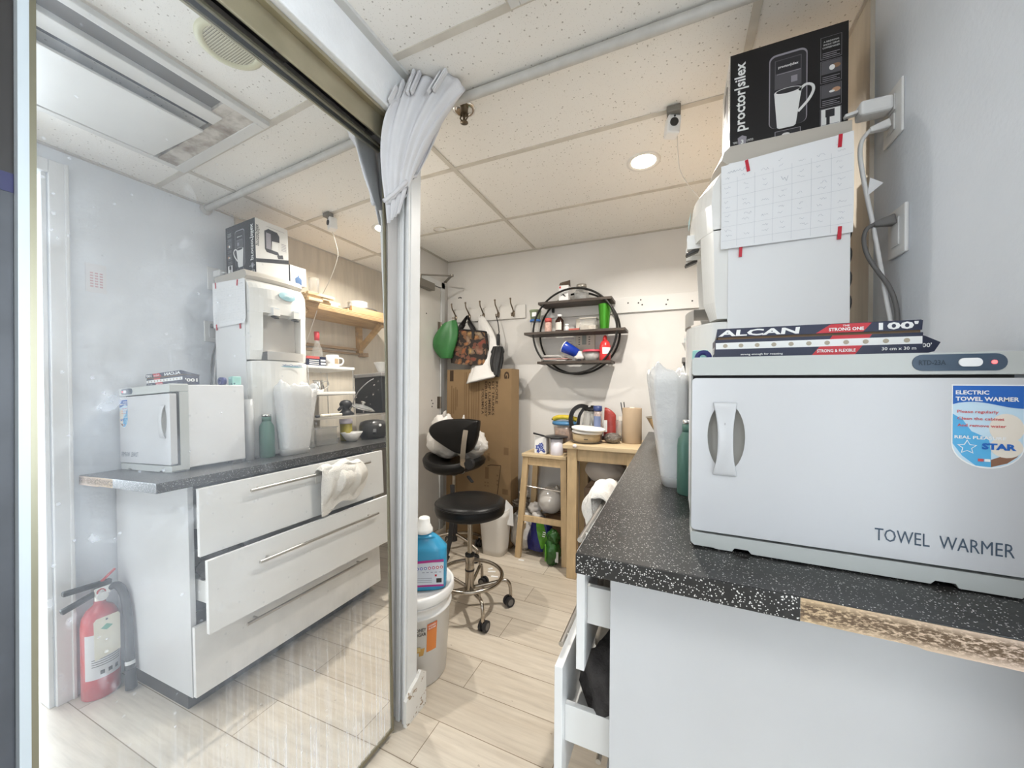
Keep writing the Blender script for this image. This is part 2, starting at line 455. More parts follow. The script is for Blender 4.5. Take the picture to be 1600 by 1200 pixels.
# ---------------------------------------------------------------- mirror door (leans back a little)
MD = 3.0192 * 0.31
_n = (math.cos(-0.0065) * math.cos(0.0308), math.sin(-0.0065) * math.cos(0.0308), math.sin(0.0308))
def mx(y, z, off=0.0): return (-MD - _n[1] * y - _n[2] * (z - EYE)) / _n[0] + off
FRAMEM = mat('frame_metal', (0.22, 0.20, 0.14), 0.45, 0.7)
GOLD = mat('champagne_metal', (0.46, 0.42, 0.31), 0.35, 0.85, noise=0.1, nscale=14)
OLIVE = mat('bronze_metal', (0.20, 0.185, 0.13), 0.35, 0.8)
DARK = mat('dark_gap', (0.03, 0.028, 0.026), 0.7)
def mk_mirror():
    m = bpy.data.materials.new('dusty_glare_mirror'); m.use_nodes = True; t = m.node_tree
    k = NT.__new__(NT); k.m = m; k.t = t; k.b = t.nodes['Principled BSDF']; k.tc = k.n('TexCoord')
    k.b.inputs['Metallic'].default_value = 1; k.b.inputs['Roughness'].default_value = 0.0
    k.b.inputs['Base Color'].default_value = (0.93, 0.935, 0.925, 1)
    d = k.n('BsdfDiffuse'); d.inputs[0].default_value = (0.86, 0.90, 0.96, 1)
    p = k.map(); c = k.xyz(p)
    z, y = c[2], c[1]
    # dried water marks, foot drips, and doorway glare haze painted in towards the left
    cloud = k.mr(k.noise(k.map((1, 1, 1)), 4.5, 6, 0.6), 0.46, 0.78, 0, 1)
    curl = k.mr(k.noise(k.map((1, 3.0, 2.0), loc=(0, 5, 1)), 6, 3, 0.5), 0.64, 0.69, 0, 1)
    left = k.mr(y, -0.34, 0.06, 1, 0)
    mid = k.math('MULTIPLY', k.mr(z, 0.45, 0.8, 0, 1), k.mr(z, 1.25, 1.75, 1, 0.25))
    a = k.math('MULTIPLY', k.math('ADD', k.math('MULTIPLY', cloud, 0.26), k.math('MULTIPLY', curl, 0.16)), k.math('MULTIPLY', left, mid))
    drip = k.mr(k.noise(k.map((1, 60, 1.3)), 2.0, 3, 0.6), 0.46, 0.70, 0, 1)
    drip2 = k.mr(k.noise(k.map((1, 1, 1), loc=(2, 2, 2)), 7, 5, 0.65), 0.42, 0.7, 0, 1)
    foot = k.mr(z, 0.16, 0.62, 1, 0)
    b = k.math('MULTIPLY', k.math('ADD', k.math('MULTIPLY', drip, 0.36), k.math('MULTIPLY', drip2, 0.13)), foot)
    spots = k.math('MULTIPLY', k.math('LESS_THAN', k.vor(k.map((1, 1, 1)), 38), 0.10), 0.12)
    base = k.mr(y, -0.39, 0.2, 0.10, 0.028)
    f = k.math('ADD', k.math('ADD', a, b), k.math('ADD', spots, base))
    ms = k.n('MixShader'); k.l(f, ms.inputs[0]); k.l(k.b.outputs[0], ms.inputs[1]); k.l(d.outputs[0], ms.inputs[2])
    k.l(ms.outputs[0], t.nodes['Material Output'].inputs[0]); return m
MIRROR = mk_mirror()
def mslab(b, y0, y1, z0, z1, o0, o1):
    vs = [(mx(y, z, o), y, z) for z in (z0, z1) for y in (y0, y1) for o in (o0, o1)]
    # same vertex order as a box: x fastest
    b.add(vs, [(0, 2, 3, 1), (4, 5, 7, 6), (0, 1, 5, 4), (2, 6, 7, 3), (0, 4, 6, 2), (1, 3, 7, 5)]); return b
md = thing('mirror_door', (-0.935, 0.62, 0), 'tall sliding mirror door with smeared glass in a slim metal frame', 'mirror')
mslab(MB().m(MIRROR), 0.232, 1.006, 0.03, 2.058, -0.005, 0.0).build('mirror_glass', md)
fr = MB().m(FRAMEM); mslab(fr, 1.006, 1.0135, 0.02, 2.066, -0.012, 0.004); mslab(fr, 0.224, 1.006, 2.058, 2.066, -0.012, 0.004)
mslab(fr, 0.224, 1.006, 0.02, 0.03, -0.012, 0.004)
fr.m(OLIVE); mslab(fr, 0.224, 0.2315, 0.03, 2.058, -0.012, 0.005)
fr.m(mat('pale_stile', (0.42, 0.46, 0.48), 0.45, 0.2)); mslab(fr, 0.2125, 0.224, 0.02, 2.066, -0.012, 0.006)
fr.build('frame', md)
pn = thing('closet_door', (-0.96, -0.2, 0), 'sliding panel with painted dark reflections at the left edge of the mirror door', 'door')  # dark tones and navy stripe are reflections painted as panel colour
pb = MB().m(mat('dark_reflection', (0.016, 0.013, 0.011), 0.5)); mslab(pb, -0.60, 0.2120, 1.55, 2.066, -0.03, -0.010); pb.build('upper_panel', pn)
pb = MB().m(mat('grey_reflection', (0.045, 0.048, 0.055), 0.45, noise=0.3, nscale=9)); mslab(pb, -0.60, 0.2120, 0.02, 1.52, -0.03, -0.010); pb.build('lower_panel', pn)
pb = MB().m(mat('navy_reflection', (0.010, 0.010, 0.06), 0.4)); mslab(pb, -0.60, 0.2120, 1.52, 1.55, -0.03, -0.009); pb.build('rail', pn)
tr = thing('door_track', (-0.93, 0.3, 2.06), 'champagne metal sliding door track under the white header', 'track')
fa = MB().m(GOLD).box(-0.926, -0.919, YF + 0.01, 1.022, 2.064, 2.137).box(-0.926, -0.900, YF + 0.01, 1.022, 2.137, 2.1485)
fa.m(OLIVE).box(-0.930, -0.926, YF + 0.01, 1.022, 2.066, 2.137)
fa.build('fascia', tr, bevel=0.0015)
MB().m(DARK).box(-1.02, -0.931, YF + 0.01, 1.020, 2.138, 2.1475).build('channel', tr)
for y in (0.62, 0.93):
    MB().m(DARK).box(-0.958, -0.940, y, y + 0.028, 2.078, 2.137).cyl((-0.952, y + 0.014, 2.10), (-0.936, y + 0.014, 2.10), 0.013, seg=14).build('roller', tr)

# ---------------------------------------------------------------- door at the back left
d1 = MB().m(mat('door_paint', (0.74, 0.715, 0.67), 0.45, noise=0.06, nscale=4)).box(XL, XL + 0.014, 1.70, 2.612, 0.01, 2.045)
d1.m(DARK).box(XL, XL + 0.004, 2.612, 2.618, 0, 2.05).box(XL, XL + 0.004, 1.69, 2.618, 2.045, 2.052)
d1.m(TRIMW).box(XL, XL + 0.022, 2.618, 2.665, 0, 2.10).box(XL, XL + 0.022, 1.64, 2.665, 2.052, 2.10).box(XL, XL + 0.022, 1.64, 1.69, 0, 2.052)
d1o = struct(d1.build('door_1'))
STEEL = mat('brushed_steel', (0.55, 0.53, 0.50), 0.32, 1.0)
BRASSY = mat('aged_metal', (0.36, 0.32, 0.27), 0.4, 0.9)
for z in (1.66, 1.03):
    OFF[d1o] = Vector((0, 0, 0))
    hn = MB().m(BRASSY).box(XL + 0.014, XL + 0.017, 2.575, 2.612, z, z + 0.10).cyl((XL + 0.021, 2.616, z), (XL + 0.021, 2.616, z + 0.10), 0.007, seg=10)
    hn.build('hinge', d1o)
vh = MB().m(DARK)
for y, z in ((2.50, 1.10), (2.515, 1.075), (2.505, 1.05), (2.42, 1.80)): vh.cyl((XL + 0.0145, y, z), (XL + 0.0155, y, z), 0.006, seg=10)
vh.build('screw_hole', d1o)
cl = thing('door_closer', (XL + 0.03, 2.4, 2.0), 'grey metal door closer with jointed arm above the back door', 'door closer')
GREYM = mat('closer_grey', (0.28, 0.26, 0.23), 0.4, 0.7)
MB().m(GREYM).box(XL + 0.014, XL + 0.066, 2.20, 2.465, 1.985, 2.045).build('body', cl, bevel=0.006)
ar = MB().m(GREYM).bar((XL + 0.045, 2.30, 2.075), (XL + 0.20, 2.50, 2.10), 0.022, 0.007).bar((XL + 0.20, 2.50, 2.108), (XL + 0.03, 2.655, 2.108), 0.022, 0.007)
ar.cyl((XL + 0.045, 2.30, 2.04), (XL + 0.045, 2.30, 2.08), 0.010).cyl((XL + 0.20, 2.50, 2.095), (XL + 0.20, 2.50, 2.113), 0.013)
ar.build('arm', cl)
# ---------------------------------------------------------------- worktop and drawer cabinet
def mk_counter():
    k = NT('speckled_laminate', 0.30); v = k.map()
    base = k.mix(k.noise(v, 70, 3), (0.009, 0.0088, 0.0085), (0.030, 0.029, 0.027))
    base = k.mix(k.mr(k.noise(k.map(loc=(1, 2, 3)), 6, 4), 0.35, 0.7, 0, 0.30), base, (0.042, 0.041, 0.039))
    def fleck(sc, th, pk, loc):
        vv = k.map(loc=loc, scale=(1, 1.25, 1))
        return k.math('MULTIPLY', k.math('LESS_THAN', k.vor(vv, sc), th), k.math('GREATER_THAN', k.xyz(k.vor(vv, sc, 'Color'))[1], pk))
    f = k.math('MAXIMUM', fleck(200, 0.25, 0.84, (0, 0, 0)), k.math('MAXIMUM', fleck(420, 0.33, 0.86, (4, 1, 2)), k.math('MULTIPLY', fleck(120, 0.17, 0.86, (7, 3, 1)), 0.9)))
    k.col(k.mix(k.math('MULTIPLY', f, 0.9), base, (0.80, 0.78, 0.74)))
    k.b.inputs['Specular IOR Level'].default_value = 0.45
    k.bump(k.noise(v, 300, 2), 0.10, 0.001); return k.m
COUNTER = mk_counter()
def mk_chip():
    k = NT('bare_chipboard', 0.85)
    n = k.noise(k.map((1.0, 1, 2.6), rot=(0, 0.5, 0)), 120, 5, 0.7)
    blot = k.noise(k.map(loc=(3, 1, 2)), 9, 4)
    c = k.xyz(k.map())
    band = k.mr(k.math('ABSOLUTE', k.math('SUBTRACT', c[2], 0.0165)), 0.008, 0.019, 1, 0)
    d = k.math('MULTIPLY', k.math('MULTIPLY', k.mr(n, 0.40, 0.52, 0, 1), k.mr(blot, 0.30, 0.50, 0.25, 1)), band)
    base = k.mix(k.mr(c[0], 0.36, 0.60, 0, 1), (0.60, 0.44, 0.27), (0.66, 0.52, 0.43))
    k.col(k.mix(d, base, (0.13, 0.085, 0.05))); k.bump(n, 0.5, 0.003); return k.m
wt = thing('worktop', (-0.167, 0.675, 0.877), 'dark grey speckled laminate worktop with a bare chipboard end', 'worktop')
MB().m(COUNTER).box(-0.167, XW - 0.001, 0.6775, 2.738, 0.877, 0.913).box(-0.167, 0.173, 0.675, 0.6775, 0.8765, 0.913).build('top', wt, bevel=0.0015)
MB().m(mk_chip()).prism([(0.173, 0.8775), (0.30, 0.8765), (0.31, 0.874), (XW - 0.002, 0.873), (XW - 0.002, 0.9105), (0.173, 0.9115)], (0, 0.6775, 0), UX, UZ, 0.0012).build('bare_edge', wt)
MB().m(mat('support_board', (0.70, 0.68, 0.64), 0.5)).box(-0.10, 0.47, 2.70, 2.725, 0, 0.877).build('end_support', wt)
GLOSSW = mat('gloss_white_board', (0.80, 0.80, 0.79), 0.22, noise=0.03, nscale=5)
SCUFF = mat('scuffed_white_board', (0.79, 0.785, 0.77), 0.28, noise=0.08, nscale=11)
MATW = mat('white_carcass', (0.60, 0.605, 0.61), 0.4, noise=0.03, nscale=5)
INSIDE = mat('cabinet_inside', (0.045, 0.043, 0.04), 0.8)
CHROME = mat('chrome', (0.78, 0.77, 0.75), 0.12, 1.0)
cb = thing('drawer_cabinet', (-0.12, 0.785, 0), 'white three drawer base cabinet with long steel handles under the worktop', 'cabinet')
MB().m(MATW).box(-0.12, XW - 0.012, 0.785, 0.803, 0.072, 0.8765).build('side_panel', cb, bevel=0.001)
MB().m(MATW).box(-0.12, XW - 0.012, 1.717, 1.735, 0.072, 0.8765).build('side_panel', cb, bevel=0.001)
MB().m(INSIDE).box(XW - 0.03, XW - 0.012, 0.803, 1.717, 0.072, 0.8765).box(-0.118, XW - 0.03, 0.803, 1.717, 0.072, 0.088).build('back_panel', cb)
MB().m(mat('plinth_dark', (0.045, 0.040, 0.035), 0.6, noise=0.3, nscale=18)).box(-0.055, XW - 0.012, 0.80, 1.72, 0.0, 0.072).build('plinth', cb)
METW = mat('drawer_metal', (0.74, 0.74, 0.72), 0.4)
for xf, z0, z1, hz in ((-0.192, 0.612, 0.868, 0.822), (-0.240, 0.335, 0.604, 0.535), (-0.140, 0.075, 0.338, 0.263)):
    b = MB().m(SCUFF if z0 < 0.3 else GLOSSW).box(xf, xf + 0.018, 0.788, 1.732, z0, z1)
    dz0, dz1 = (z0 + 0.09, z0 + 0.172) if z0 > 0.3 else (z0 + 0.02, z0 + 0.10)
    b.m(METW)
    b.box(xf + 0.018, xf + 0.50, 0.812, 0.826, dz0, dz1).box(xf + 0.018, xf + 0.50, 1.694, 1.708, dz0, dz1)
    b.box(xf + 0.018, xf + 0.50, 0.826, 1.694, dz0, dz0 + 0.010).box(xf + 0.486, xf + 0.50, 0.826, 1.694, dz0 + 0.01, dz1)
    dr = b.build('drawer', cb, bevel=0.0012)
    h = MB().m(STEEL).cyl((xf - 0.033, 0.955, hz), (xf - 0.033, 1.602, hz), 0.0068, seg=14)
    for y in (1.0, 1.557): h.cyl((xf - 0.033, y, hz), (xf, y, hz), 0.005, seg=10)
    h.build('handle', dr)

def cloth(name, fn, nu, nv, material, label, cat, loc, thick=0.003, sub=1, group=None):
    b = MB().m(material).grid(fn, nu, nv); o = b.build(name, None, loc, solid=thick, sub=sub); return tag(o, label, cat, group)
TERRY = mat('white_terry', (0.80, 0.77, 0.72), 0.95, bump=0.6, bscale=260)
def towel_fn(u, v):
    # bunched over the top handle: short flap behind, full front flap swelling out into the aisle
    y = 1.262 + 0.245 * u + 0.030 * u * v; h = math.sin(PI * min(1, max(0, u))) ** 0.5
    fold = 0.008 * math.sin(u * 17 + v * 2.2) + 0.006 * math.sin(u * 31 + 1 + 5 * v)
    if v < 0.10: return (-0.207, y, 0.775 + v / 0.10 * 0.05)
    if v < 0.30:
        a = (v - 0.10) / 0.20; top = 0.018 + 0.024 * h + 0.010 * math.sin(u * 14)
        return (-0.207 - 0.047 * a - 0.04 * h * a, y, 0.825 + top * math.sin(PI * (0.15 + 0.80 * a)) ** 0.8 + fold * 0.6 * a)
    t = (v - 0.30) / 0.70
    z = 0.832 - t * (0.200 + 0.018 * math.sin(u * 9 + 1) - 0.06 * u * u) + 0.012 * (1 - t)
    x = -0.256 - 0.062 * h * math.sin(PI * min(1, t * 1.15 + 0.05)) + 0.030 * t - fold * (0.6 + 0.6 * t)
    return (min(x, -0.246), y + 0.035 * max(0, u - 0.8) * 5 * math.sin(PI * t), z)
tb_ = MB().m(TERRY).grid(towel_fn, 34, 30).sphere((-0.262, 1.385, 0.795), (0.030, 0.118, 0.062), 24, 14, lump(0.12, 4, 61))
tag(tb_.build('towel', None, (-0.25, 1.38, 0.60), solid=0.004, sub=1), 'crumpled white towel hung over the top drawer handle', 'towel')
# what shows in the open drawers
DKC = mat('dark_grey_cloth', (0.055, 0.05, 0.048), 0.95, noise=0.3, nscale=30, bump=0.4, bscale=200)
b = MB().m(DKC).sphere((-0.125, 0.90, 0.535), (0.070, 0.085, 0.085), 26, 18, lump(0.22, 3.4, 3)); b.sphere((-0.13, 0.95, 0.49), (0.085, 0.10, 0.055), 26, 18, lump(0.2, 3, 9))
tag(b.build('folded_cloth', None, (-0.13, 0.92, 0.44)), 'dark grey cloth bundle stuffed in the middle drawer', 'cloth')
b = MB().m(mat('beige_cloth', (0.55, 0.50, 0.43), 0.9, bump=0.3, bscale=120)).sphere((-0.13, 1.12, 0.475), (0.075, 0.09, 0.042), 24, 14, lump(0.15, 3, 5))
tag(b.build('folded_cloth', None, (-0.13, 1.12, 0.44)), 'beige cloth bundle behind the dark grey cloth in the middle drawer', 'cloth')
b = MB().m(mat('foil_packet', (0.42, 0.38, 0.34), 0.3, 0.7, bump=0.4, bscale=50))
b.grid(lambda u, v: (-0.165 + 0.05 * u + 0.012 * v, 0.85 + 0.01 * math.sin(u * 6) + 0.03 * v, 0.713 + 0.135 * v), 8, 10)
tag(b.build('foil_packet', None, (-0.15, 0.86, 0.712), solid=0.012, sub=1), 'silver brown packet standing in the top drawer', 'packet')
b = MB().m(mat('blue_plastic', (0.02, 0.15, 0.36), 0.35)).sphere((-0.115, 0.945, 0.745), (0.04, 0.035, 0.031), 18, 12, lump(0.12, 3, 2))
tag(b.build('blue_packet', None, (-0.115, 0.945, 0.712)), 'small blue packet lying in the top drawer', 'packet')

# ---------------------------------------------------------------- towel warmer
tw = thing('towel_warmer', (0.25, 0.94, 0.913), 'large white electric towel warmer with an arched door handle', 'towel warmer')
TWW = mat('warmer_white', (0.585, 0.59, 0.60), 0.28, coat=0.1)
TWG = mat('warmer_grey', (0.50, 0.52, 0.50), 0.35)
TWS = mat('warmer_side', (0.74, 0.74, 0.74), 0.4)
MB().m(TWS).box(0.034, 0.471, 0.863, 1.085, 0.926, 1.277).build('body', tw, bevel=0.004)
fb = MB().m(TWG).prism(rrect(0.030, 0.475, 1.247, 1.2815, 0.006), (0, 0.863, 0), UX, UZ, 0.063)
fb.prism([(0.036, 0.917), (0.070, 0.917), (0.073, 0.9155), (0.10, 0.9155), (0.104, 0.922), (0.126, 0.922), (0.131, 0.916), (0.372, 0.916), (0.377, 0.922), (0.40, 0.922), (0.404, 0.9155), (0.470, 0.9155), (0.475, 0.921), (0.475, 0.9425), (0.030, 0.9425), (0.030, 0.923)], (0, 0.863, 0), UX, UZ, 0.061)
fb.box(0.030, 0.475, 0.832, 0.863, 0.9425, 1.247)
fb.build('front_frame', tw, bevel=0.003)
MB().m(DARK).box(0.033, 0.472, 0.822, 0.832, 0.9425, 1.247).build('gasket', tw)
hx, hz = 0.0885, 1.131
dd = MB().m(TWW).prism(rrect(0.0305, 0.4745, 0.9475, 1.2415, 0.007), (0, 0.822, 0), UX, UZ, 0.022, holes=[ell(hx, hz, 0.031, 0.064, 36)])
door = dd.build('door', tw, bevel=0.0025)
rc = MB().m(mat('recess_grey', (0.36, 0.35, 0.32), 0.45))
rc.grid(lambda u, v: (hx + 0.0312 * v * math.cos(2 * PI * u), 0.8008 + 0.018 * math.sqrt(max(0, 1 - v * v)), hz + 0.0642 * v * math.sin(2 * PI * u)), 36, 8, wrap=True)
rc.build('recess', door)
hd = MB().m(TWW)
def strap(u, v):
    z = hz - 0.074 + 0.139 * v; w = 0.0125 + 0.0085 * abs(2 * v - 1) ** 2.2
    return (hx - 0.002 + w * (2 * u - 1), 0.7995 - 0.010 * math.sin(PI * min(1, max(0, v * 1.02))) ** 0.6 - 0.001 * (1 - (2 * u - 1) ** 2), z)
hd.grid(strap, 8, 20)
hd.build('handle', door, solid=0.004, sub=1)
MB().m(mat('grey_dot', (0.35, 0.35, 0.36), 0.4)).quad((0, 0.7865, 0), UX, UZ, hx - 0.004, hx - 0.0025, 1.154, 1.158).build('handle_mark', door)
o = (0, 0.7997, 0)
INK = mat('slate_ink', (0.06, 0.09, 0.13), 0.5)
tx = MB().m(INK); tx.text('TOWEL  WARMER', o, UX, UZ, 0.303, 0.9745, 0.0205, 0.158); tx.build('lettering', door)
st = MB()
SB = mat('sticker_blue', (0.02, 0.13, 0.48), 0.35); SL = mat('sticker_light', (0.55, 0.72, 0.83), 0.35); SC = mat('sticker_cyan', (0.10, 0.42, 0.72), 0.35)
SBR = mat('sticker_brown', (0.25, 0.12, 0.07), 0.4); SWH = mat('sticker_white', (0.86, 0.86, 0.85), 0.4); SRD = mat('sticker_red', (0.65, 0.10, 0.10), 0.4)
x0, x1, xc = 0.3925, 0.4700, 0.4312
def shield(g, zt, zs, zb): return [(x1 - g, zs)] + [(x1 - g, zt), (x0 + g, zt)] + [(x0 + g, zs)] + ell(xc, zs, xc - x0 - g, zs - zb, 16, PI, 2 * PI)[1:-1]
st.m(SWH).prism(shield(0, 1.2315, 1.140, 1.1045), o, UX, UZ, 0.0003)
st.m(SL).prism(shield(0.0015, 1.228, 1.140, 1.1065), o, UX, UZ, 0.0005)
st.m(SC).prism([(x0 + 0.0015, 1.186), (x0 + 0.012, 1.178), (x0 + 0.022, 1.16), (x0 + 0.040, 1.150), (xc + 0.004, 1.138), (xc + 0.004, 1.107), (xc - 0.012, 1.108), (x0 + 0.012, 1.122), (x0 + 0.0015, 1.140)], o, UX, UZ, 0.0007)
st.m(SBR).prism([(xc + 0.004, 1.118), (x1 - 0.002, 1.136), (x1 - 0.008, 1.124), (x1 - 0.018, 1.114), (xc + 0.004, 1.107)], o, UX, UZ, 0.0007)
st.m(mat('towel_cream', (0.80, 0.73, 0.63), 0.6)).prism(ell(xc + 0.020, 1.166, 0.018, 0.022, 20), o, UX, UZ, 0.0007).prism(ell(xc + 0.020, 1.138, 0.017, 0.016, 20), o, UX, UZ, 0.0008)
st.m(SB).prism([(x0 + 0.0015, 1.201)] + [(x0 + 0.0015 + 0.0745 * i / 12, 1.2005 + 0.0045 * math.sin(i / 12 * PI * 1.4 + 0.3)) for i in range(1, 13)] + [(x1 - 0.0015, 1.2295), (x0 + 0.0015, 1.2295)], o, UX, UZ, 0.0009)
ot = (0, 0.7985, 0)
st.m(SWH).text('ELECTRIC', ot, UX, UZ, x0 + 0.004, 1.2165, 0.0058, 0.036, bold=0.03)
st.text('TOWEL WARMER', ot, UX, UZ, x0 + 0.004, 1.2065, 0.0060, 0.067, bold=0.03)
st.m(SRD).text('Please regularly', ot, UX, UZ, x0 + 0.006, 1.188, 0.0042, 0.044, bold=0.015)
st.text('Clean the cabinet', ot, UX, UZ, x0 + 0.006, 1.1775, 0.0042, 0.050, bold=0.015)
st.text('And remove water', ot, UX, UZ, x0 + 0.006, 1.167, 0.0042, 0.052, bold=0.015)
st.m(SB).text('STAR', ot, UX, UZ, xc - 0.006, 1.134, 0.0085, 0.036, bold=0.05)
st.m(SWH).text('REAL PLEASURE', ot, UX, UZ, x0 + 0.003, 1.1485, 0.0045, 0.055, bold=0.03)
st.prism([(x0 + 0.017 + r * math.sin(a), 1.1355 + r * math.cos(a)) for i in range(10) for a, r in ((2 * PI * i / 10, 0.0115 if i % 2 == 0 else 0.0055),)], ot, UX, UZ, 0.0002)
st.m(SC).prism([(x0 + 0.017 + r * math.sin(a), 1.1355 + r * math.cos(a)) for i in range(10) for a, r in ((2 * PI * i / 10, 0.0095 if i % 2 == 0 else 0.0045),)], ot, UX, UZ, 0.0004)
st.m(SRD).quad(ot, UX, UZ, xc - 0.010, xc - 0.004, 1.115, 1.119).m(SWH).quad(ot, UX, UZ, xc - 0.003, xc + 0.003, 1.115, 1.119)
st.build('sticker', door)
cp = MB().m(mat('panel_slate', (0.055, 0.085, 0.125), 0.35)).prism(rrect(0.347, 0.452, 1.2525, 1.2785, 0.0125), (0, 0.8002, 0), UX, UZ, 0.0012)
cp.m(mat('panel_ink', (0.015, 0.03, 0.05), 0.4)).text('RTD-23A', (0, 0.7989, 0), UX, UZ, 0.3545, 1.2620, 0.0075, 0.031, bold=0.02)
cp.m(SWH).prism(rrect(0.3995, 0.425, 1.2590, 1.2720, 0.006), (0, 0.799, 0), UX, UZ, 0.002)
cp.m(mat('red_led', (0.8, 0.05, 0.05), 0.3, emit=(1, 0.08, 0.08), es=3.0)).prism(ell(0.438, 1.2655, 0.0030, 0.0030, 12), (0, 0.799, 0), UX, UZ, 0.001)
cp.build('control_panel', tw)
for x in (0.06, 0.44):
    for y in (0.835, 1.05): MB().m(DARK).box(x - 0.022, x + 0.022, y - 0.018, y + 0.018, 0.913, 0.927).build('foot', tw)

# ---------------------------------------------------------------- on top of the warmer
NAVY = mat('box_navy', (0.016, 0.020, 0.050), 0.35); RED = mat('box_red', (0.55, 0.02, 0.03), 0.35); KRAFT = mat('kraft_brown', (0.20, 0.13, 0.075), 0.8)
BXW = mat('print_white', (0.82, 0.82, 0.80), 0.4); DOT = mat('print_tan', (0.42, 0.36, 0.27), 0.5)
fbx = thing('foil_box', (0.23, 0.895, 1.2815), 'half open navy and red carton of foil wrap on top of the towel warmer', 'box')
ZB = 1.2816
bd = MB().m(NAVY).box(0.075, 0.389, 0.865, 0.925, ZB, ZB + 0.040)
of = (0, 0.8648, 0)
bd.m(BXW).quad(of, UX, UZ, 0.076, 0.388, ZB + 0.0205, ZB + 0.0335)
bd.m(RED).prism([(0.235, ZB + 0.004), (0.298, ZB + 0.004), (0.309, ZB + 0.0205), (0.247, ZB + 0.0205)], of, UX, UZ, 0.0004)
bd.prism([(0.262, ZB + 0.0335), (0.318, ZB + 0.0335), (0.322, ZB + 0.040), (0.266, ZB + 0.040)], of, UX, UZ, 0.0004)
of2 = (0, 0.8642, 0)
bd.m(BXW).text('STRONG & FLEXIBLE', of2, UX, UZ, 0.243, ZB + 0.0095, 0.0055, 0.056, bold=0.02)
bd.text('30 cm x 30 m', of2, UX, UZ, 0.335, ZB + 0.0105, 0.0055, 0.045, bold=0.01)
bd.text('strong enough for roasting', of2, UX, UZ, 0.12, ZB + 0.0075, 0.0035, 0.07, bold=0.01)
for i in range(11): bd.m(DOT).prism(ell(0.093 + i * 0.0275, ZB + 0.027, 0.0042, 0.0040, 12), of2, UX, UZ, 0.0003)
bd.m(BXW).text("100'", (0.0748, 0, 0), -UY, UZ, -0.918, ZB + 0.012, 0.014, 0.045, bold=0.03)
bd.build('carton', fbx)
ld = MB().m(KRAFT).bar((0.232, 0.866, ZB + 0.0440), (0.232, 0.927, ZB + 0.0405), 0.308, 0.001).box(0.080, 0.386, 0.8655, 0.8675, ZB + 0.036, ZB + 0.046)
ld.m(NAVY).bar((0.232, 0.861, ZB + 0.0610), (0.232, 0.930, ZB + 0.0415), 0.306, 0.0012)
ld.prism([(0.077, ZB + 0.0445), (0.386, ZB + 0.0440), (0.387, ZB + 0.0605), (0.078, ZB + 0.0612)], (0, 0.8622, 0), UX, UZ, 0.0012)
for xs in (0.0785, 0.3855): ld.prism([(0.862, ZB + 0.0445), (0.930, ZB + 0.041), (0.862, ZB + 0.061)], (xs, 0, 0), UY, UZ, 0.001)
ol = (0, 0.8606, 0)
ld.m(RED).prism([(0.240, ZB + 0.0448), (0.308, ZB + 0.0447), (0.320, ZB + 0.0604), (0.262, ZB + 0.0606)], ol, UX, UZ, 0.0004)
ol2 = (0, 0.8600, 0)
ld.m(BXW).text('ALCAN', ol2, UX, UZ, 0.080, ZB + 0.0465, 0.0115, 0.134, bold=0.035, shear=0.15)
ld.text("100'", ol2, UX, UZ, 0.329, ZB + 0.0470, 0.0115, 0.052, bold=0.035)
ld.text('THE', ol2, UX, UZ, 0.279, ZB + 0.0555, 0.0030, 0.010, bold=0.02).text('STRONG ONE', ol2, UX, UZ, 0.259, ZB + 0.0480, 0.0055, 0.050, bold=0.03)
ld.build('lid', fbx)
fl = MB().m(NAVY).prism([(0.389, ZB + 0.002), (0.412, ZB + 0.008), (0.420, ZB + 0.024), (0.400, ZB + 0.036), (0.389, ZB + 0.040)], (0, 0.885, 0), UX, UZ, 0.001)
fl.build('end_flap', fbx); fl = MB().m(BXW).text("100'", (0, 0.8835, 0), UX, UZ, 0.3925, ZB + 0.016, 0.007, 0.016, bold=0.02)
fl.build('flap_lettering', fbx)
TEAL = NT('spotted_teal', 0.4)
TEAL.col(TEAL.mix(TEAL.math('LESS_THAN', TEAL.vor(TEAL.map(), 60), 0.26), (0.34, 0.66, 0.60), (0.02, 0.14, 0.16)))
b = MB().m(TEAL.m).box(0.040, 0.075, 1.040, 1.078, 1.2775, 1.318); tag(b.build('teal_carton', None, (0.057, 1.06, 1.2775), bevel=0.003), 'tiny teal spotted carton at the back corner of the towel warmer', 'box')
b = MB().m(mat('dark_blue_roll', (0.02, 0.03, 0.16), 0.3)).lathe([(0.008, -0.010), (0.018, -0.010), (0.019, 0), (0.018, 0.010), (0.008, 0.010), (0.008, -0.010)], (0.062, 1.008, 1.2955), axis='Y')
tag(b.build('tape_roll', None, (0.062, 1.008, 1.2775)), 'small dark blue tape roll beside the tiny teal carton', 'tape')

# ---------------------------------------------------------------- behind the warmer: film roll, bottle, lined bin
b = MB().m(mat('clear_film', (0.80, 0.81, 0.81), 0.15, trans=0.45, coat=0.4)).lathe([(0.009, 0.0), (0.0205, 0.0), (0.0208, 0.15), (0.0202, 0.296), (0.009, 0.296), (0.009, 0.0)], (0.056, 1.116, 0.913))
tag(b.build('film_roll', None, (0.056, 1.116, 0.913)), 'upright roll of clear film standing behind the towel warmer', 'roll')
GRN = mat('sage_enamel', (0.085, 0.185, 0.145), 0.35)
gb = thing('water_bottle', (0.040, 1.190, 0.913), 'matt sage green steel water bottle between film roll and lined bin', 'bottle')
MB().m(GRN).lathe([(0.0, 0.0), (0.030, 0.0), (0.0335, 0.004), (0.0335, 0.140), (0.031, 0.160), (0.021, 0.178), (0.019, 0.184), (0.019, 0.196), (0, 0.196)], (0.040, 1.190, 0.913)).build('body', gb)
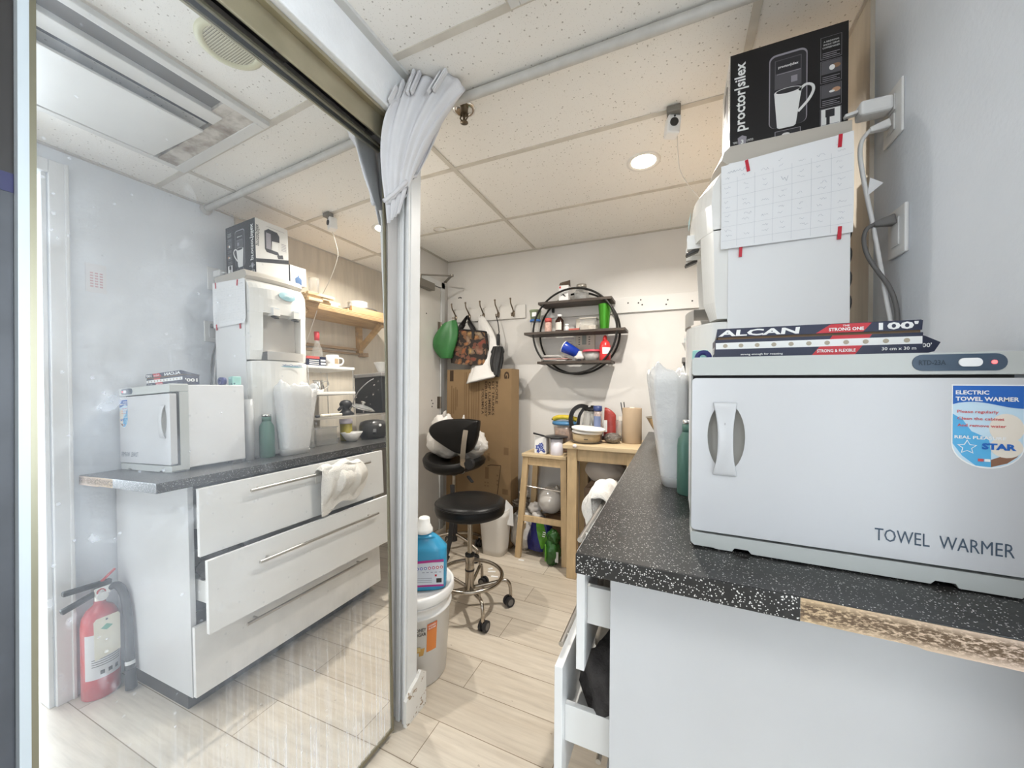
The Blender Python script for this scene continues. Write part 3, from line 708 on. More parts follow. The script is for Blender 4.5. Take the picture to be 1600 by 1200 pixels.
cpb = MB().m(GRN).lathe([(0.0, 0.182), (0.0205, 0.182), (0.0205, 0.206), (0.0, 0.206)], (0.040, 1.190, 0.913)).m(CHROME).lathe([(0.0, 0.205), (0.0215, 0.205), (0.0215, 0.216), (0.019, 0.218), (0.0, 0.218)], (0.040, 1.190, 0.913))
cpb.build('cap', gb)
bn = thing('counter_bin', (-0.010, 1.31, 0.913), 'slim white bin with a clear plastic liner on the worktop', 'bin')
BINW = mat('bin_white', (0.82, 0.82, 0.80), 0.35)
def oval(t): return (math.copysign(abs(math.cos(t)) ** 0.65, math.cos(t)), math.copysign(abs(math.sin(t)) ** 0.65, math.sin(t)))
def binf(u, v):
    c = oval(2 * PI * u); k = v
    return (0.004 - 0.028 * k + (0.040 + 0.016 * k) * c[0], 1.308 + (0.066 + 0.032 * k) * c[1], 0.915 + 0.335 * k)
b = MB().m(BINW).grid(binf, 40, 8, wrap=True); b.add([binf(i / 40, 0) for i in range(40)], [tuple(range(40))[::-1]]); b.build('shell', bn, solid=0.003)
rl = random.Random(5); ph = [rl.uniform(0, 6) for _ in range(6)]
def linf(u, v):
    # folded over the rim: short inner lip, crest, then hanging loosely down the outside
    c = oval(2 * PI * u); t = 2 * PI * u
    q = max(0.35, 1.3 - 1.2 * v); w = q * (0.026 * math.sin(5 * t + ph[0] + 3 * v) + 0.020 * math.sin(9 * t + ph[1] + 7 * v) + 0.014 * math.sin(17 * t + ph[2] + 14 * v))
    crest = 1.268 + 0.016 * math.sin(2 * t + ph[3]) + 0.009 * math.sin(5 * t + ph[4]) + 0.005 * math.sin(13 * t)
    if v < 0.16: z = crest - 0.045 * (1 - v / 0.16); g = 0.90
    elif v < 0.26: z = crest + 0.006 * math.sin(PI * (v - 0.16) / 0.10); g = 0.90 + 1.6 * (v - 0.16)
    else: z = crest - (crest - 0.945) * (v - 0.26) / 0.74; g = 1.06 - 0.01 * (v - 0.26)
    k = max(0, min(1, (z - 0.915) / 0.335))
    return (0.004 - 0.028 * k + (0.041 + 0.016 * k) * c[0] * (g + w), 1.308 + (0.067 + 0.032 * k) * c[1] * (g + w * 0.6), z)
LINER = mat('clear_liner', (0.93, 0.94, 0.95), 0.25, trans=0.35, alpha=0.72, bump=0.7, bscale=38)
MB().m(LINER).grid(linf, 80, 30, wrap=True).build('liner', bn)
# ---------------------------------------------------------------- water cooler
wc = thing('water_cooler', (0.24, 1.308, 0.913), 'tall white plastic water cooler standing on the worktop', 'water cooler')
CW = mat('cooler_white', (0.80, 0.79, 0.755), 0.25, coat=0.2); CTOP = mat('cooler_top', (0.50, 0.46, 0.40), 0.45)
CGR = mat('cooler_grey', (0.50, 0.475, 0.44), 0.4); CSIDE = mat('cooler_side', (0.79, 0.79, 0.785), 0.4)
y0, y1, yc, hw = 1.155, 1.461, 1.308, 0.153
def dsec(xc_, xe, z, n=18, yl=y0, yh=y1):
    """plan outline with a bowed front: xc_ at the middle, xe at the sides"""
    out = []
    for i in range(n + 1):
        y = yl + (yh - yl) * i / n; t = (y - yc) / hw
        out.append((xc_ + (xe - xc_) * abs(t) ** 2.6, y, z))
    return out
def dloft(b, secs, back=0.36, yl=y0, yh=y1, n=18):
    rings = [dsec(a, e, z, n, yl, yh) + [(back, yh, z), (back, yl, z)] for a, e, z in secs]
    m = len(rings[0]); vs = [p for r in rings for p in r]; fs = []
    for k in range(len(rings) - 1):
        for i in range(m): fs.append((k * m + i, (k + 1) * m + i, (k + 1) * m + (i + 1) % m, k * m + (i + 1) % m))
    fs.append(tuple(range(m))); fs.append(tuple((len(rings) - 1) * m + i for i in range(m))[::-1])
    b.add(vs, fs)
b = MB().m(CW); b.smooth = False
dloft(b, [(0.036, 0.100, 0.920), (0.030, 0.095, 1.02), (0.030, 0.095, 1.405)]); b.build('lower_body', wc, bevel=0.006)
b = MB().m(CW)
dloft(b, [(0.082, 0.104, 1.412), (0.060, 0.098, 1.46), (0.050, 0.095, 1.60), (0.048, 0.093, 1.66)], yl=y0, yh=1.205, n=6)
dloft(b, [(0.082, 0.104, 1.412), (0.060, 0.098, 1.46), (0.050, 0.095, 1.60), (0.048, 0.093, 1.66)], yl=1.411, yh=y1, n=6)
dloft(b, [(0.046, 0.092, 1.655), (0.040, 0.088, 1.73), (0.048, 0.092, 1.78), (0.075, 0.108, 1.81), (0.112, 0.128, 1.830)])
b.build('upper_housing', wc, bevel=0.005)
b = MB().m(CGR).box(0.118, 0.125, 1.200, 1.416, 1.41, 1.66)
b.build('alcove', wc)
def tray(u, v):
    y = 1.21 + 0.196 * u; t = (y - yc) / hw
    return (0.028 + 0.055 * abs(t) ** 2.2, y, 1.408 + 0.044 * v)
b = MB().m(CGR).grid(tray, 20, 2); b.add([tray(i / 20, 1) for i in range(21)] + [(0.12, 1.406, 1.452), (0.12, 1.21, 1.452)], [tuple(range(23))])
b.build('drip_tray', wc)
b = MB().m(CTOP); dloft(b, [(0.112, 0.128, 1.830), (0.090, 0.112, 1.846), (0.104, 0.118, 1.868), (0.125, 0.132, 1.880)], back=0.390); b.build('top_cover', wc, bevel=0.004)
b = MB().m(CSIDE).box(0.128, 0.387, 1.150, 1.156, 0.918, 1.832).box(0.128, 0.387, 1.460, 1.466, 0.918, 1.832).box(0.36, 0.387, 1.156, 1.460, 0.918, 1.832); b.build('side_panel', wc, bevel=0.0015)
b = MB().m(DARK)
for z in (1.44, 1.50, 1.56, 1.62): b.cyl((0.388, 1.20, z), (0.400, 1.20, z), 0.022, seg=14)
b.build('rear_coil', wc)
for yt, c in ((1.255, (0.05, 0.16, 0.30)), (1.365, (0.40, 0.10, 0.08))):
    t = MB().m(CW).box(0.030, 0.075, yt - 0.018, yt + 0.018, 1.642, 1.684)
    t.m(mat('tap_%d' % int(yt * 100), (0.62, 0.66, 0.70), 0.4)).box(0.0295, 0.0302, yt - 0.013, yt + 0.013, 1.676, 1.682)
    tp = t.build('tap', wc, bevel=0.003)
    MB().m(mat('tap_black', (0.05, 0.048, 0.045), 0.4)).bar((0.062, yt, 1.642), (0.028, yt - 0.004, 1.628), 0.026, 0.009).build('lever', tp, bevel=0.002)
LBLUE = mat('logo_blue', (0.06, 0.13, 0.32), 0.4); LTEAL = mat('logo_teal', (0.28, 0.48, 0.53), 0.4)
def front_pt(y, z, off=0.0):
    return (0.0395 + (0.088 - 0.0395) * abs((y - yc) / hw) ** 2.6 - off, y, z)
b = MB().m(LTEAL)
def badge(u, v):
    a = 2 * PI * u; y = yc + 0.012 + 0.046 * v * math.cos(a); z = 1.757 + 0.024 * v * math.sin(a)
    return (0.036 + (0.0) - 0.003 * (1 - v) + 0.006 * max(0, (z - 1.74) / 0.04), y, z)
b.grid(badge, 28, 3, wrap=True)
b.m(CW).text('COOL', (0.0315, 0, 0), -UY, UZ, -(yc + 0.040), 1.755, 0.009, 0.05, bold=0.02)
b.build('badge', wc)
b = MB().m(LBLUE).text('WaterCooler', (0.0268, 0, 0), -UY, UZ, -(yc + 0.075), 1.378, 0.012, 0.11, bold=0.01, shear=0.2)
b.m(LTEAL).prism(ell(-(yc + 0.02), 1.376, 0.062, 0.0035, 24), (0.0275, 0, 0), -UY, UZ, 0.0004)
b.build('lettering', wc)
for x_, y_ in ((0.10, 1.185), (0.10, 1.435), (0.355, 1.185), (0.355, 1.435)): MB().m(CSIDE).box(x_ - 0.025, x_ + 0.025, y_ - 0.015, y_ + 0.015, 0.913, 0.922).build('foot', wc)
# calendar sheet taped to its side
cs = thing('calendar_sheet', (0.25, 1.148, 1.72), 'handwritten calendar sheet taped with red tape to the side of the water cooler', 'calendar')
PAPER = mat('paper', (0.84, 0.845, 0.85), 0.7); PENC = mat('pencil', (0.54, 0.56, 0.59), 0.8); TAPE = mat('red_tape', (0.55, 0.015, 0.035), 0.4)
def pap(u, v):
    return (0.110 + 0.279 * u + 0.0015 * math.sin(v * 3), 1.1475 - 0.0025 * math.sin(u * PI) * (0.4 + 0.6 * v) - (0.007 * max(0, 0.15 - v) / 0.15 * (1 - u)) - 0.004 * max(0, u - 0.9) * 10, 1.5975 + 0.004 * u + (0.228 + 0.017 * u) * v)
b = MB().m(PAPER).grid(pap, 16, 12); b.m(PENC); rr = random.Random(11)
def P2(u, v): p = pap(u, v); return (p[0], p[1] - 0.0009, p[2])
def stroke(pts, w):
    P = [Vector(P2(*p)) for p in pts]
    for a, c in zip(P, P[1:]):
        d = (c - a); n = Vector((-d.z, 0, d.x)); n = n.normalized() * w / 2 if n.length > 1e-9 else Vector((w / 2, 0, 0))
        b.add([a - n, c - n, c + n, a + n], [(0, 1, 2, 3)])
for i in range(1, 7): stroke([(i / 7 - 0.01, 0.02 + j * 0.09) for j in range(10)], 0.0005)
for j in (0.10, 0.27, 0.44, 0.61, 0.78): stroke([(0.01 + i * 0.098, j) for i in range(11)], 0.0005)
b.m(mat('pen', (0.36, 0.38, 0.43), 0.8))
for i in range(7):
    for j in range(5):
        for k in range(2 if rr.random() > 0.3 else 1):
            u = i / 7 + 0.025 + rr.random() * 0.03; v = 0.13 + j * 0.17 + (0.09 if k else 0.03); big = (i == 3 and j == 3)
            stroke([(u + q * (0.013 if big else 0.0075), v + rr.uniform(-1, 1) * (0.045 if big else 0.013)) for q in range(rr.randint(5, 9))], 0.0007 if big else 0.00045)
stroke([(0.06 + q * 0.012, 0.905 + rr.uniform(-0.02, 0.02)) for q in range(14)], 0.0006)
b.build('sheet', cs)
for (x, z, an) in ((0.171, 1.813, 0.16), (0.364, 1.829, -0.06), (0.157, 1.589, -0.05), (0.364, 1.604, -0.05)):
    b = MB().m(TAPE); b.T = Matrix.Translation((x, 1.1435, z)) @ Matrix.Rotation(-an, 4, 'Y'); b.box(-0.0036, 0.0036, 0, 0.004, -0.0155, 0.0155); b.build('tape', cs)

# ---------------------------------------------------------------- coffee maker carton on top of the cooler
km = thing('coffee_maker_carton', (0.27, 1.31, 1.880), 'black and white coffee maker carton standing on top of the water cooler', 'box')
CBLK = mat('carton_black', (0.010, 0.009, 0.010), 0.3); CWH = mat('carton_white', (0.74, 0.73, 0.70), 0.4); CGY = mat('print_grey', (0.10, 0.095, 0.105), 0.35)
CG2 = mat('print_grey_light', (0.30, 0.28, 0.31), 0.4); CG3 = mat('print_dark', (0.03, 0.028, 0.032), 0.35)
bx0, bx1, by0, by1, bz0, bz1 = 0.138, 0.404, 1.222, 1.402, 1.880, 2.178
b = MB().m(CBLK).box(bx0 + 0.0006, bx1, by0, by1, bz0, bz1).m(CWH).box(bx0, bx0 + 0.0006, by0, by1, bz0, bz1)
b.build('carton', km, bevel=0.001)
b = MB().m(KRAFT).add([(bx0 + 0.01, by1 - 0.07, bz1), (bx0 + 0.01, by1, bz1), (bx0 + 0.10, by1 - 0.02, bz1 + 0.026), (bx0 + 0.08, by1 - 0.065, bz1 + 0.022)], [(0, 1, 2, 3)]); b.build('flap', km, solid=0.002)
of = (bx0, by0 - 0.0002, bz0); W, H = bx1 - bx0, bz1 - bz0
b = MB()
b.m(CG2).prism(rrect(0.094, 0.180, 0.060, 0.262, 0.016), of, UX, UZ, 0.0003)
b.m(CG3).prism(rrect(0.0965, 0.1775, 0.060, 0.2565, 0.014), of, UX, UZ, 0.0005)
b.m(CGY).quad(of, UX, UZ, 0.107, 0.167, 0.165, 0.245, 0.0007)
b.m(CG3).quad(of, UX, UZ, 0.109, 0.165, 0.208, 0.243, 0.0009)
b.m(CG2).quad(of, UX, UZ, 0.112, 0.165, 0.205, 0.2065, 0.0011).quad(of, UX, UZ, 0.144, 0.158, 0.176, 0.193, 0.0011)
b.m(BXW).text('proctor|silex', of, UX, UZ, 0.115, 0.222, 0.0065, 0.045, bold=0.02, d=0.0012)
# mug
b.prism([(0.106, 0.155), (0.113, 0.060), (0.118, 0.056), (0.150, 0.056), (0.155, 0.060), (0.168, 0.155)] + ell(0.137, 0.155, 0.031, 0.009, 12, 0, PI)[1:-1], of, UX, UZ, 0.0012)
b.m(CG3).prism(ell(0.137, 0.156, 0.027, 0.0065, 20), of, UX, UZ, 0.0014)
b.m(BXW); hp = [(0.162, 0.148), (0.176, 0.160), (0.190, 0.155), (0.193, 0.140), (0.183, 0.118), (0.160, 0.092)]
sp = [(p.x, p.y) for p in smooth_path([(x, y, 0) for x, y in hp], 5)]; b.ribbon(sp, of, UX, UZ, 0.0065, 0.0012)
b.m(CG2).quad(of, UX, UZ, 0.108, 0.166, 0.022, 0.050, 0.0007).m(CG3).quad(of, UX, UZ, 0.1095, 0.1645, 0.0235, 0.0485, 0.0009).m(CWH).prism(ell(0.133, 0.037, 0.009, 0.005, 18), of, UX, UZ, 0.0012)
b.build('front_picture', km)
b = MB().m(BXW)
b.text('proctor|silex', of, UZ, -UX, 0.075, -0.037, 0.026, 0.195, bold=0.022, d=0.0006)
for sx in (0,):
    b.text('3', of, UX, UZ, 0.031, 0.038, 0.011, None, bold=0.03, d=0.0012, align='C')
    b.m(CG2).prism([(0.020, 0.056), (0.031, 0.062), (0.042, 0.056), (0.040, 0.038), (0.031, 0.029), (0.022, 0.038)], of, UX, UZ, 0.0004).m(BXW)
    b.text('YEAR', of, UX, UZ, 0.008, 0.0415, 0.006, 0.012, d=0.0006).text('LIMITED', of, UX, UZ, 0.042, 0.0415, 0.006, 0.016, d=0.0006)
b.text('49961C', of, UX, UZ, 0.021, 0.0215, 0.0030, 0.018, d=0.0006)
b.quad(of, UX, UZ, 0.012, 0.048, 0.0, 0.019, 0.0004)
b.m(CG3); rr = random.Random(4); x = 0.014
while x < 0.046:
    w = rr.choice((0.0004, 0.0008, 0.0012)); b.quad(of, UX, UZ, x, x + w, 0.003, 0.017, 0.0007); x += w + rr.choice((0.0005, 0.0009))
b.build('front_lettering', km)
b = MB()
for i, z in enumerate((0.213, 0.150, 0.087, 0.024)):
    b.m(CG2).quad(of, UX, UZ, 0.208, 0.252, z, z + 0.058, 0.0003).m(CBLK).quad(of, UX, UZ, 0.2087, 0.2513, z + 0.0007, z + 0.0573, 0.0005)
    if i == 0:
        b.m(BXW).text('A BREWING', of, UX, UZ, 0.230, z + 0.043, 0.0042, 0.032, d=0.0008, align='C').text('SINGLE SERVE', of, UX, UZ, 0.230, z + 0.035, 0.0042, 0.034, d=0.0008, align='C').text('COFFEEMAKER', of, UX, UZ, 0.230, z + 0.027, 0.0042, 0.036, d=0.0008, align='C')
    elif i < 3:
        b.m(CGY).quad(of, UX, UZ, 0.210, 0.250, z + 0.022, z + 0.056, 0.0007)
        b.m(mat('print_skin', (0.50, 0.28, 0.17), 0.5) if i == 2 else mat('print_brown', (0.28, 0.16, 0.09), 0.5)).prism(ell(0.241, z + 0.040, 0.009, 0.006, 14), of, UX, UZ, 0.0009)
        b.m(BXW).prism(ell(0.232, z + 0.037, 0.006, 0.007 if i == 1 else 0.003, 14), of, UX, UZ, 0.0011)
    else:
        b.m(BXW).quad(of, UX, UZ, 0.210, 0.250, z + 0.012, z + 0.056, 0.0007).m(CG3).quad(of, UX, UZ, 0.219, 0.238, z + 0.034, z + 0.054, 0.0009).quad(of, UX, UZ, 0.221, 0.228, z + 0.014, z + 0.034, 0.0009)
    b.m(CG2)
    for q in range(3): b.quad(of, UX, UZ, 0.212, 0.248 - 0.006 * (q % 2), z + 0.004 + 0.005 * q, z + 0.0055 + 0.005 * q, 0.0008)
b.build('side_pictures', km)
ow = (bx0 - 0.0002, by1, bz0); D_ = by1 - by0
b = MB().m(CG3)
u = -UY
b.prism([(0.052, 0.130), (0.122, 0.130), (0.132, 0.145), (0.132, 0.245), (0.110, 0.262), (0.062, 0.258), (0.050, 0.240), (0.050, 0.205), (0.092, 0.200), (0.096, 0.150), (0.060, 0.148)], ow, u, UZ, 0.0004)
b.prism([(0.030, 0.118), (0.060, 0.110), (0.066, 0.128), (0.034, 0.140)], ow, u, UZ, 0.0004)
b.m(BXW).prism([(0.062, 0.152), (0.088, 0.152), (0.092, 0.195), (0.058, 0.195)], ow, u, UZ, 0.0006)
b.m(CG2).prism([(0.098, 0.150), (0.124, 0.150), (0.124, 0.238), (0.098, 0.238)], ow, u, UZ, 0.0006)
b.m(CBLK).prism([(0.0, 0.098), (0.180, 0.058), (0.180, 0.078), (0.0, 0.122)], ow, u, UZ, 0.0004)
b.text('proctor|silex', ow, UZ, UY, 0.150, -0.176, 0.020, 0.115, bold=0.01, d=0.0006)
b.m(CG2)
for q in range(5): b.quad(ow, u, UZ, 0.012, 0.040, 0.165 + q * 0.009, 0.168 + q * 0.009, 0.0004)
for q in range(4): b.quad(ow, u, UZ, 0.02, 0.12 - 0.01 * q, 0.272 - q * 0.0, 0.2735, 0.0004)
b.build('side_print', km)

# ---------------------------------------------------------------- outlets, plugs, cords
PLATE = mat('plate_white', (0.78, 0.78, 0.77), 0.35)
ou = thing('wall_outlet', (XW, 1.211, 1.90), 'upper white wall outlet with a charger plugged in', 'outlet')
b = MB().m(PLATE).box(XW - 0.006, XW, 1.168, 1.254, 1.836, 1.966); b.build('cover_plate', ou, bevel=0.003)
b = MB().m(TRIMW).box(XW - 0.009, XW - 0.006, 1.195, 1.228, 1.905, 1.945).box(XW - 0.009, XW - 0.006, 1.195, 1.228, 1.857, 1.897); b.build('socket', ou, bevel=0.002)
us = thing('phone_charger', (XW - 0.04, 1.211, 1.925), 'white block charger in the upper outlet socket', 'charger')
MB().m(PLATE).box(XW - 0.072, XW - 0.009, 1.192, 1.232, 1.908, 1.944).build('body', us, bevel=0.006)
MB().m(PLATE).bar((XW - 0.072, 1.212, 1.926), (XW - 0.098, 1.212, 1.922), 0.016, 0.008).build('connector', us, bevel=0.002)
cd = thing('white_cord', (XW - 0.03, 1.20, 1.88), 'thick white power cord hanging from the upper outlet behind the carton', 'cord')
MB().m(PLATE).bar((XW - 0.012, 1.211, 1.880), (XW - 0.050, 1.208, 1.872), 0.024, 0.022, w1=0.014, h1=0.014).build('plug', cd, bevel=0.004)
MB().m(PLATE).tube([(0.442, 1.208, 1.872), (0.424, 1.200, 1.845), (0.4185, 1.192, 1.80), (0.432, 1.192, 1.70), (0.442, 1.192, 1.64), (0.455, 1.192, 1.55), (0.470, 1.192, 1.44), (0.478, 1.188, 1.36), (0.479, 1.17, 1.10), (0.475, 1.16, 0.925)], 0.0048, 8, sm=5).build('cable', cd)
b = MB().m(PAPER).add([(0.430, 1.186, 1.700), (0.436, 1.188, 1.745), (0.462, 1.190, 1.728)], [(0, 2, 1)]); b.build('tape_tab', cd, solid=0.0008)
o2 = thing('wall_outlet', (XW, 1.183, 1.60), 'lower white wall outlet with a grey plug', 'outlet')
b = MB().m(PLATE).box(XW - 0.008, XW, 1.146, 1.222, 1.543, 1.658); b.build('cover_plate', o2, bevel=0.003)
b = MB().m(TRIMW).box(XW - 0.011, XW - 0.008, 1.167, 1.201, 1.567, 1.634); b.build('socket', o2, bevel=0.002)
GC = mat('cord_grey', (0.15, 0.145, 0.14), 0.5)
gc = thing('grey_cord', (XW - 0.02, 1.185, 1.62), 'dark grey power cord looping down from the lower outlet', 'cord')
MB().m(GC).bar((XW - 0.011, 1.184, 1.632), (XW - 0.050, 1.184, 1.626), 0.026, 0.026, w1=0.012, h1=0.012).build('plug', gc, bevel=0.004)
MB().m(GC).tube([(0.442, 1.184, 1.626), (0.428, 1.182, 1.616), (0.4215, 1.178, 1.59), (0.428, 1.176, 1.55), (0.447, 1.176, 1.51), (0.468, 1.176, 1.47), (0.4815, 1.176, 1.42), (0.4825, 1.172, 1.35), (0.482, 1.16, 1.1), (0.48, 1.15, 0.925)], 0.0048, 8, sm=5).build('cable', gc)
nt_ = thing('wall_notice', (XW, 0.74, 1.78), 'small white notice with faint red writing on the grey wall', 'notice')
MB().m(mat('notice_paper', (0.72, 0.72, 0.74), 0.7)).box(XW - 0.001, XW, 0.706, 0.772, 1.716, 1.845).build('sheet', nt_)
b = MB().m(mat('faint_red', (0.60, 0.38, 0.40), 0.7)); rr = random.Random(3)
for j in range(6):
    for i in range(3): b.quad((XW - 0.0012, 0, 0), -UY, UZ, -0.760 + i * 0.015, -0.750 + i * 0.015, 1.80 - j * 0.012, 1.806 - j * 0.012, 0.0004)
b.build('lettering', nt_)

# ---------------------------------------------------------------- fire extinguisher
fe = thing('fire_extinguisher', (0.415, 0.715, 0.0), 'red fire extinguisher on the floor beside the cabinet end', 'fire extinguisher')
FR = mat('extinguisher_red', (0.50, 0.018, 0.022), 0.3, coat=0.3); ex, ey = 0.415, 0.708
RUB = mat('rubber_black', (0.018, 0.018, 0.020), 0.5)
MB().m(FR).lathe([(0, 0.0), (0.052, 0.0), (0.057, 0.006), (0.057, 0.29), (0.053, 0.325), (0.040, 0.352), (0.024, 0.365), (0.018, 0.372), (0.018, 0.385), (0, 0.385)], (ex, ey, 0), 36).build('cylinder', fe)
b = MB().m(CHROME).cyl((ex, ey, 0.38), (ex, ey, 0.425), 0.017).box(ex - 0.016, ex + 0.016, ey - 0.020, ey + 0.03, 0.405, 0.440)
b.m(mat('gauge', (0.7, 0.7, 0.68), 0.3)).cyl((ex - 0.016, ey, 0.405), (ex - 0.034, ey, 0.405), 0.017, seg=18)
b.build('valve', fe, bevel=0.002)
b = MB().m(RUB).bar((ex, ey + 0.035, 0.450), (ex - 0.004, ey - 0.105, 0.458), 0.024, 0.019).bar((ex, ey + 0.01, 0.425), (ex - 0.004, ey - 0.110, 0.388), 0.022, 0.020)
b.build('handle', fe, bevel=0.004)
MB().m(FR).bar((ex - 0.003, ey + 0.0, 0.455), (ex - 0.01, ey + 0.045, 0.498), 0.014, 0.006).tube([(ex - 0.02, ey + 0.012 * math.cos(a), 0.42 + 0.012 * math.sin(a)) for a in [i * PI / 6 for i in range(12)]], 0.0018, 6, closed=True).build('safety_pin', fe)
HS = [(ex - 0.004, ey + 0.03, 0.425), (ex - 0.025, ey + 0.048, 0.425), (ex - 0.060, ey + 0.056, 0.385), (ex - 0.088, ey + 0.056, 0.29), (ex - 0.098, ey + 0.056, 0.18), (ex - 0.108, ey + 0.054, 0.085)]
MB().m(RUB).tube(HS, 0.0150, 12, sm=5).cyl((ex - 0.108, ey + 0.054, 0.09), (ex - 0.114, ey + 0.053, 0.012), 0.017, 0.019).build('hose', fe)
MB().m(TRIMW).cyl((ex - 0.1055, ey + 0.0545, 0.108), (ex - 0.1035, ey + 0.055, 0.122), 0.0165).build('hose_band', fe)
def wrap(r, a0, a1, z0, z1): return lambda u, v: (ex + r * math.cos(a0 + (a1 - a0) * u), ey + r * math.sin(a0 + (a1 - a0) * u), z0 + (z1 - z0) * v)
MB().m(mat('label_grey', (0.62, 0.62, 0.64), 0.4)).grid(wrap(0.0574, 2.1, 4.3, 0.085, 0.265), 20, 2).build('label', fe)
b = MB().m(DARK)
for a in (2.45, 2.85, 3.25): b.grid(wrap(0.0577, a, a + 0.22, 0.100, 0.116), 4, 1)
for j in range(4): b.grid(wrap(0.0577, 2.3, 3.9, 0.135 + 0.009 * j, 0.1375 + 0.009 * j), 12, 1)
b.build('label_print', fe)
tg = MB().m(mat('tag_cream', (0.74, 0.70, 0.56), 0.7)); to = (ex - 0.062, ey, 0)
tg.prism([(-0.040, 0.175), (0.036, 0.165), (0.038, 0.320), (0.030, 0.330), (-0.034, 0.330), (-0.040, 0.322)], to, -UY, UZ, 0.0008)
tg.m(mat('tag_green', (0.04, 0.30, 0.17), 0.6)).prism([(-0.018, 0.287), (0.0, 0.275), (0.018, 0.287), (0.0, 0.300)], (ex - 0.0632, ey, 0), -UY, UZ, 0.0006)
tg.m(RUB).prism(ell(0, 0.318, 0.004, 0.004, 12), (ex - 0.0632, ey, 0), -UY, UZ, 0.0006)
tg.build('inspection_tag', fe)

# ---------------------------------------------------------------- ceiling things
ac = thing('ceiling_cassette', (-0.115, 0.63, ZC), 'dusty white square ceiling cassette vent with a hanging flap', 'ceiling vent')
ACW = mat('cassette_white', (0.66, 0.65, 0.62), 0.4, noise=0.05, nscale=4)
DUST = NT('dusty_frame', 0.8)
DUST.col(DUST.ramp(DUST.noise(DUST.map(), 13, 6, 0.6), [(0.40, (0.60, 0.56, 0.50)), (0.58, (0.34, 0.29, 0.24)), (0.72, (0.20, 0.17, 0.14))]))
zc = ZC
b = MB().m(ACW).box(-0.433, -0.402, 0.312, 0.948, zc - 0.022, zc).box(-0.402, 0.203, 0.905, 0.948, zc - 0.022, zc).box(0.172, 0.203, 0.312, 0.905, zc - 0.022, zc).box(-0.402, 0.172, 0.312, 0.345, zc - 0.022, zc)
b.box(-0.322, -0.255, 0.345, 0.838, zc - 0.024, zc)
b.build('frame', ac, bevel=0.003)
b = MB().m(DUST.m).box(-0.402, 0.172, 0.838, 0.905, zc - 0.020, zc).box(-0.402, -0.322, 0.80, 0.838, zc - 0.019, zc); b.build('dusty_rim', ac)
b = MB().m(mat('slot_shade', (0.16, 0.15, 0.14), 0.8)).box(-0.402, -0.322, 0.345, 0.80, zc - 0.006, zc); b.m(DARK).box(-0.255, -0.215, 0.345, 0.838, zc - 0.004, zc); b.build('slot', ac)  # slot and gap painted dark for the shade inside them
b = MB().m(ACW); b.T = Matrix.Translation((-0.022, 0.58, zc - 0.028)) @ Matrix.Rotation(math.radians(-4.0), 4, 'Y'); b.box(-0.195, 0.192, -0.235, 0.245, -0.005, 0.004)
b.build('flap', ac, bevel=0.003)
cs_ = thing('ceiling_speaker', (-0.645, 0.692, ZC), 'round cream ceiling speaker grille beside the cassette vent', 'speaker')
MB().m(mat('speaker_cream', (0.62, 0.60, 0.42), 0.5)).lathe([(0.088, 0), (0.088, -0.006), (0.070, -0.010), (0.066, -0.006)], (-0.645, 0.692, ZC), 36).build('rim', cs_)
gr = NT('grille', 0.6); gr.col(gr.mix(gr.math('LESS_THAN', gr.vor(gr.map(), 150, rnd=0.0), 0.34), (0.60, 0.57, 0.42), (0.12, 0.10, 0.07)))
MB().m(gr.m).lathe([(0.067, -0.006), (0.0, -0.008)], (-0.645, 0.692, ZC), 36).build('grille', cs_)
# curtain rod and tied back curtain
RODM = mat('rod_white', (0.54, 0.525, 0.49), 0.4, noise=0.10, nscale=20)
rd = thing('curtain_rod', (0, 1.172, 2.288), 'white curtain rod running across under the ceiling tiles', 'rod')
MB().m(RODM).cyl((-0.86, 1.172, 2.288), (XW - 0.008, 1.172, 2.288), 0.0165, seg=20).build('pole', rd)
MB().m(RODM).lathe([(0.0165, -0.016), (0.026, -0.012), (0.030, 0), (0, 0)], (XW, 1.172, 2.288), axis='X').lathe([(0.0165, -0.02), (0.024, -0.02), (0.024, -0.008), (0.0165, -0.008)], (XW, 1.172, 2.288), axis='X').build('flange', rd)
CURT = mat('curtain_grey', (0.68, 0.675, 0.69), 0.85, noise=0.06, nscale=10, bump=0.15, bscale=300)
def lag(a, b_, c, t): return a * (2 * (t - 0.5) * (t - 1)) + b_ * (-4 * t * (t - 1)) + c * (2 * t * (t - 0.5))
CT = smooth_path([(-0.868, 0.985, 2.185), (-0.852, 1.020, 2.275), (-0.822, 1.050, 2.300), (-0.765, 1.080, 2.303), (-0.712, 1.095, 2.303), (-0.682, 1.110, 2.262)], 8)
def curt(u, v):
    f_ = u * (len(CT) - 1); i = min(int(f_), len(CT) - 2); top = CT[i].lerp(CT[i + 1], f_ - i)
    mid = Vector((-0.903 + 0.108 * u, 0.955 + 0.112 * u, 2.050 + 0.035 * u + 0.03 * u * u)); tie = Vector((-0.928 + 0.055 * u, 1.003 + 0.045 * u, 1.845 + 0.085 * u))
    p = lag(top, mid, tie, v)
    k = (1 - v) * 0.8 + 0.2; fo = math.sin(u * 30 + 1.2 * math.sin(v * 3)) * 0.6 + 0.4 * math.sin(u * 17 + 2)
    return p + Vector((0.35, -0.9, 0.1)) * (0.013 * fo * k) + Vector((0, -0.006, 0))
cu = thing('curtain', (-0.80, 1.13, 2.29), 'pale grey pleated curtain tied back against the white post', 'curtain')
def curt_back(u, v):
    p = Vector(curt(u, v)); k = math.sin(PI * u) ** 0.7 * (0.35 + 0.65 * math.sin(PI * min(1, 0.12 + 0.88 * v)))
    p.y += 0.095 * k
    if p.x < -0.868: p.y = min(p.y, 1.055)
    p.x += 0.012 * k * math.sin(u * 21); return p
MB().m(CURT).grid(curt, 90, 36).build('fabric', cu, solid=0.0025)
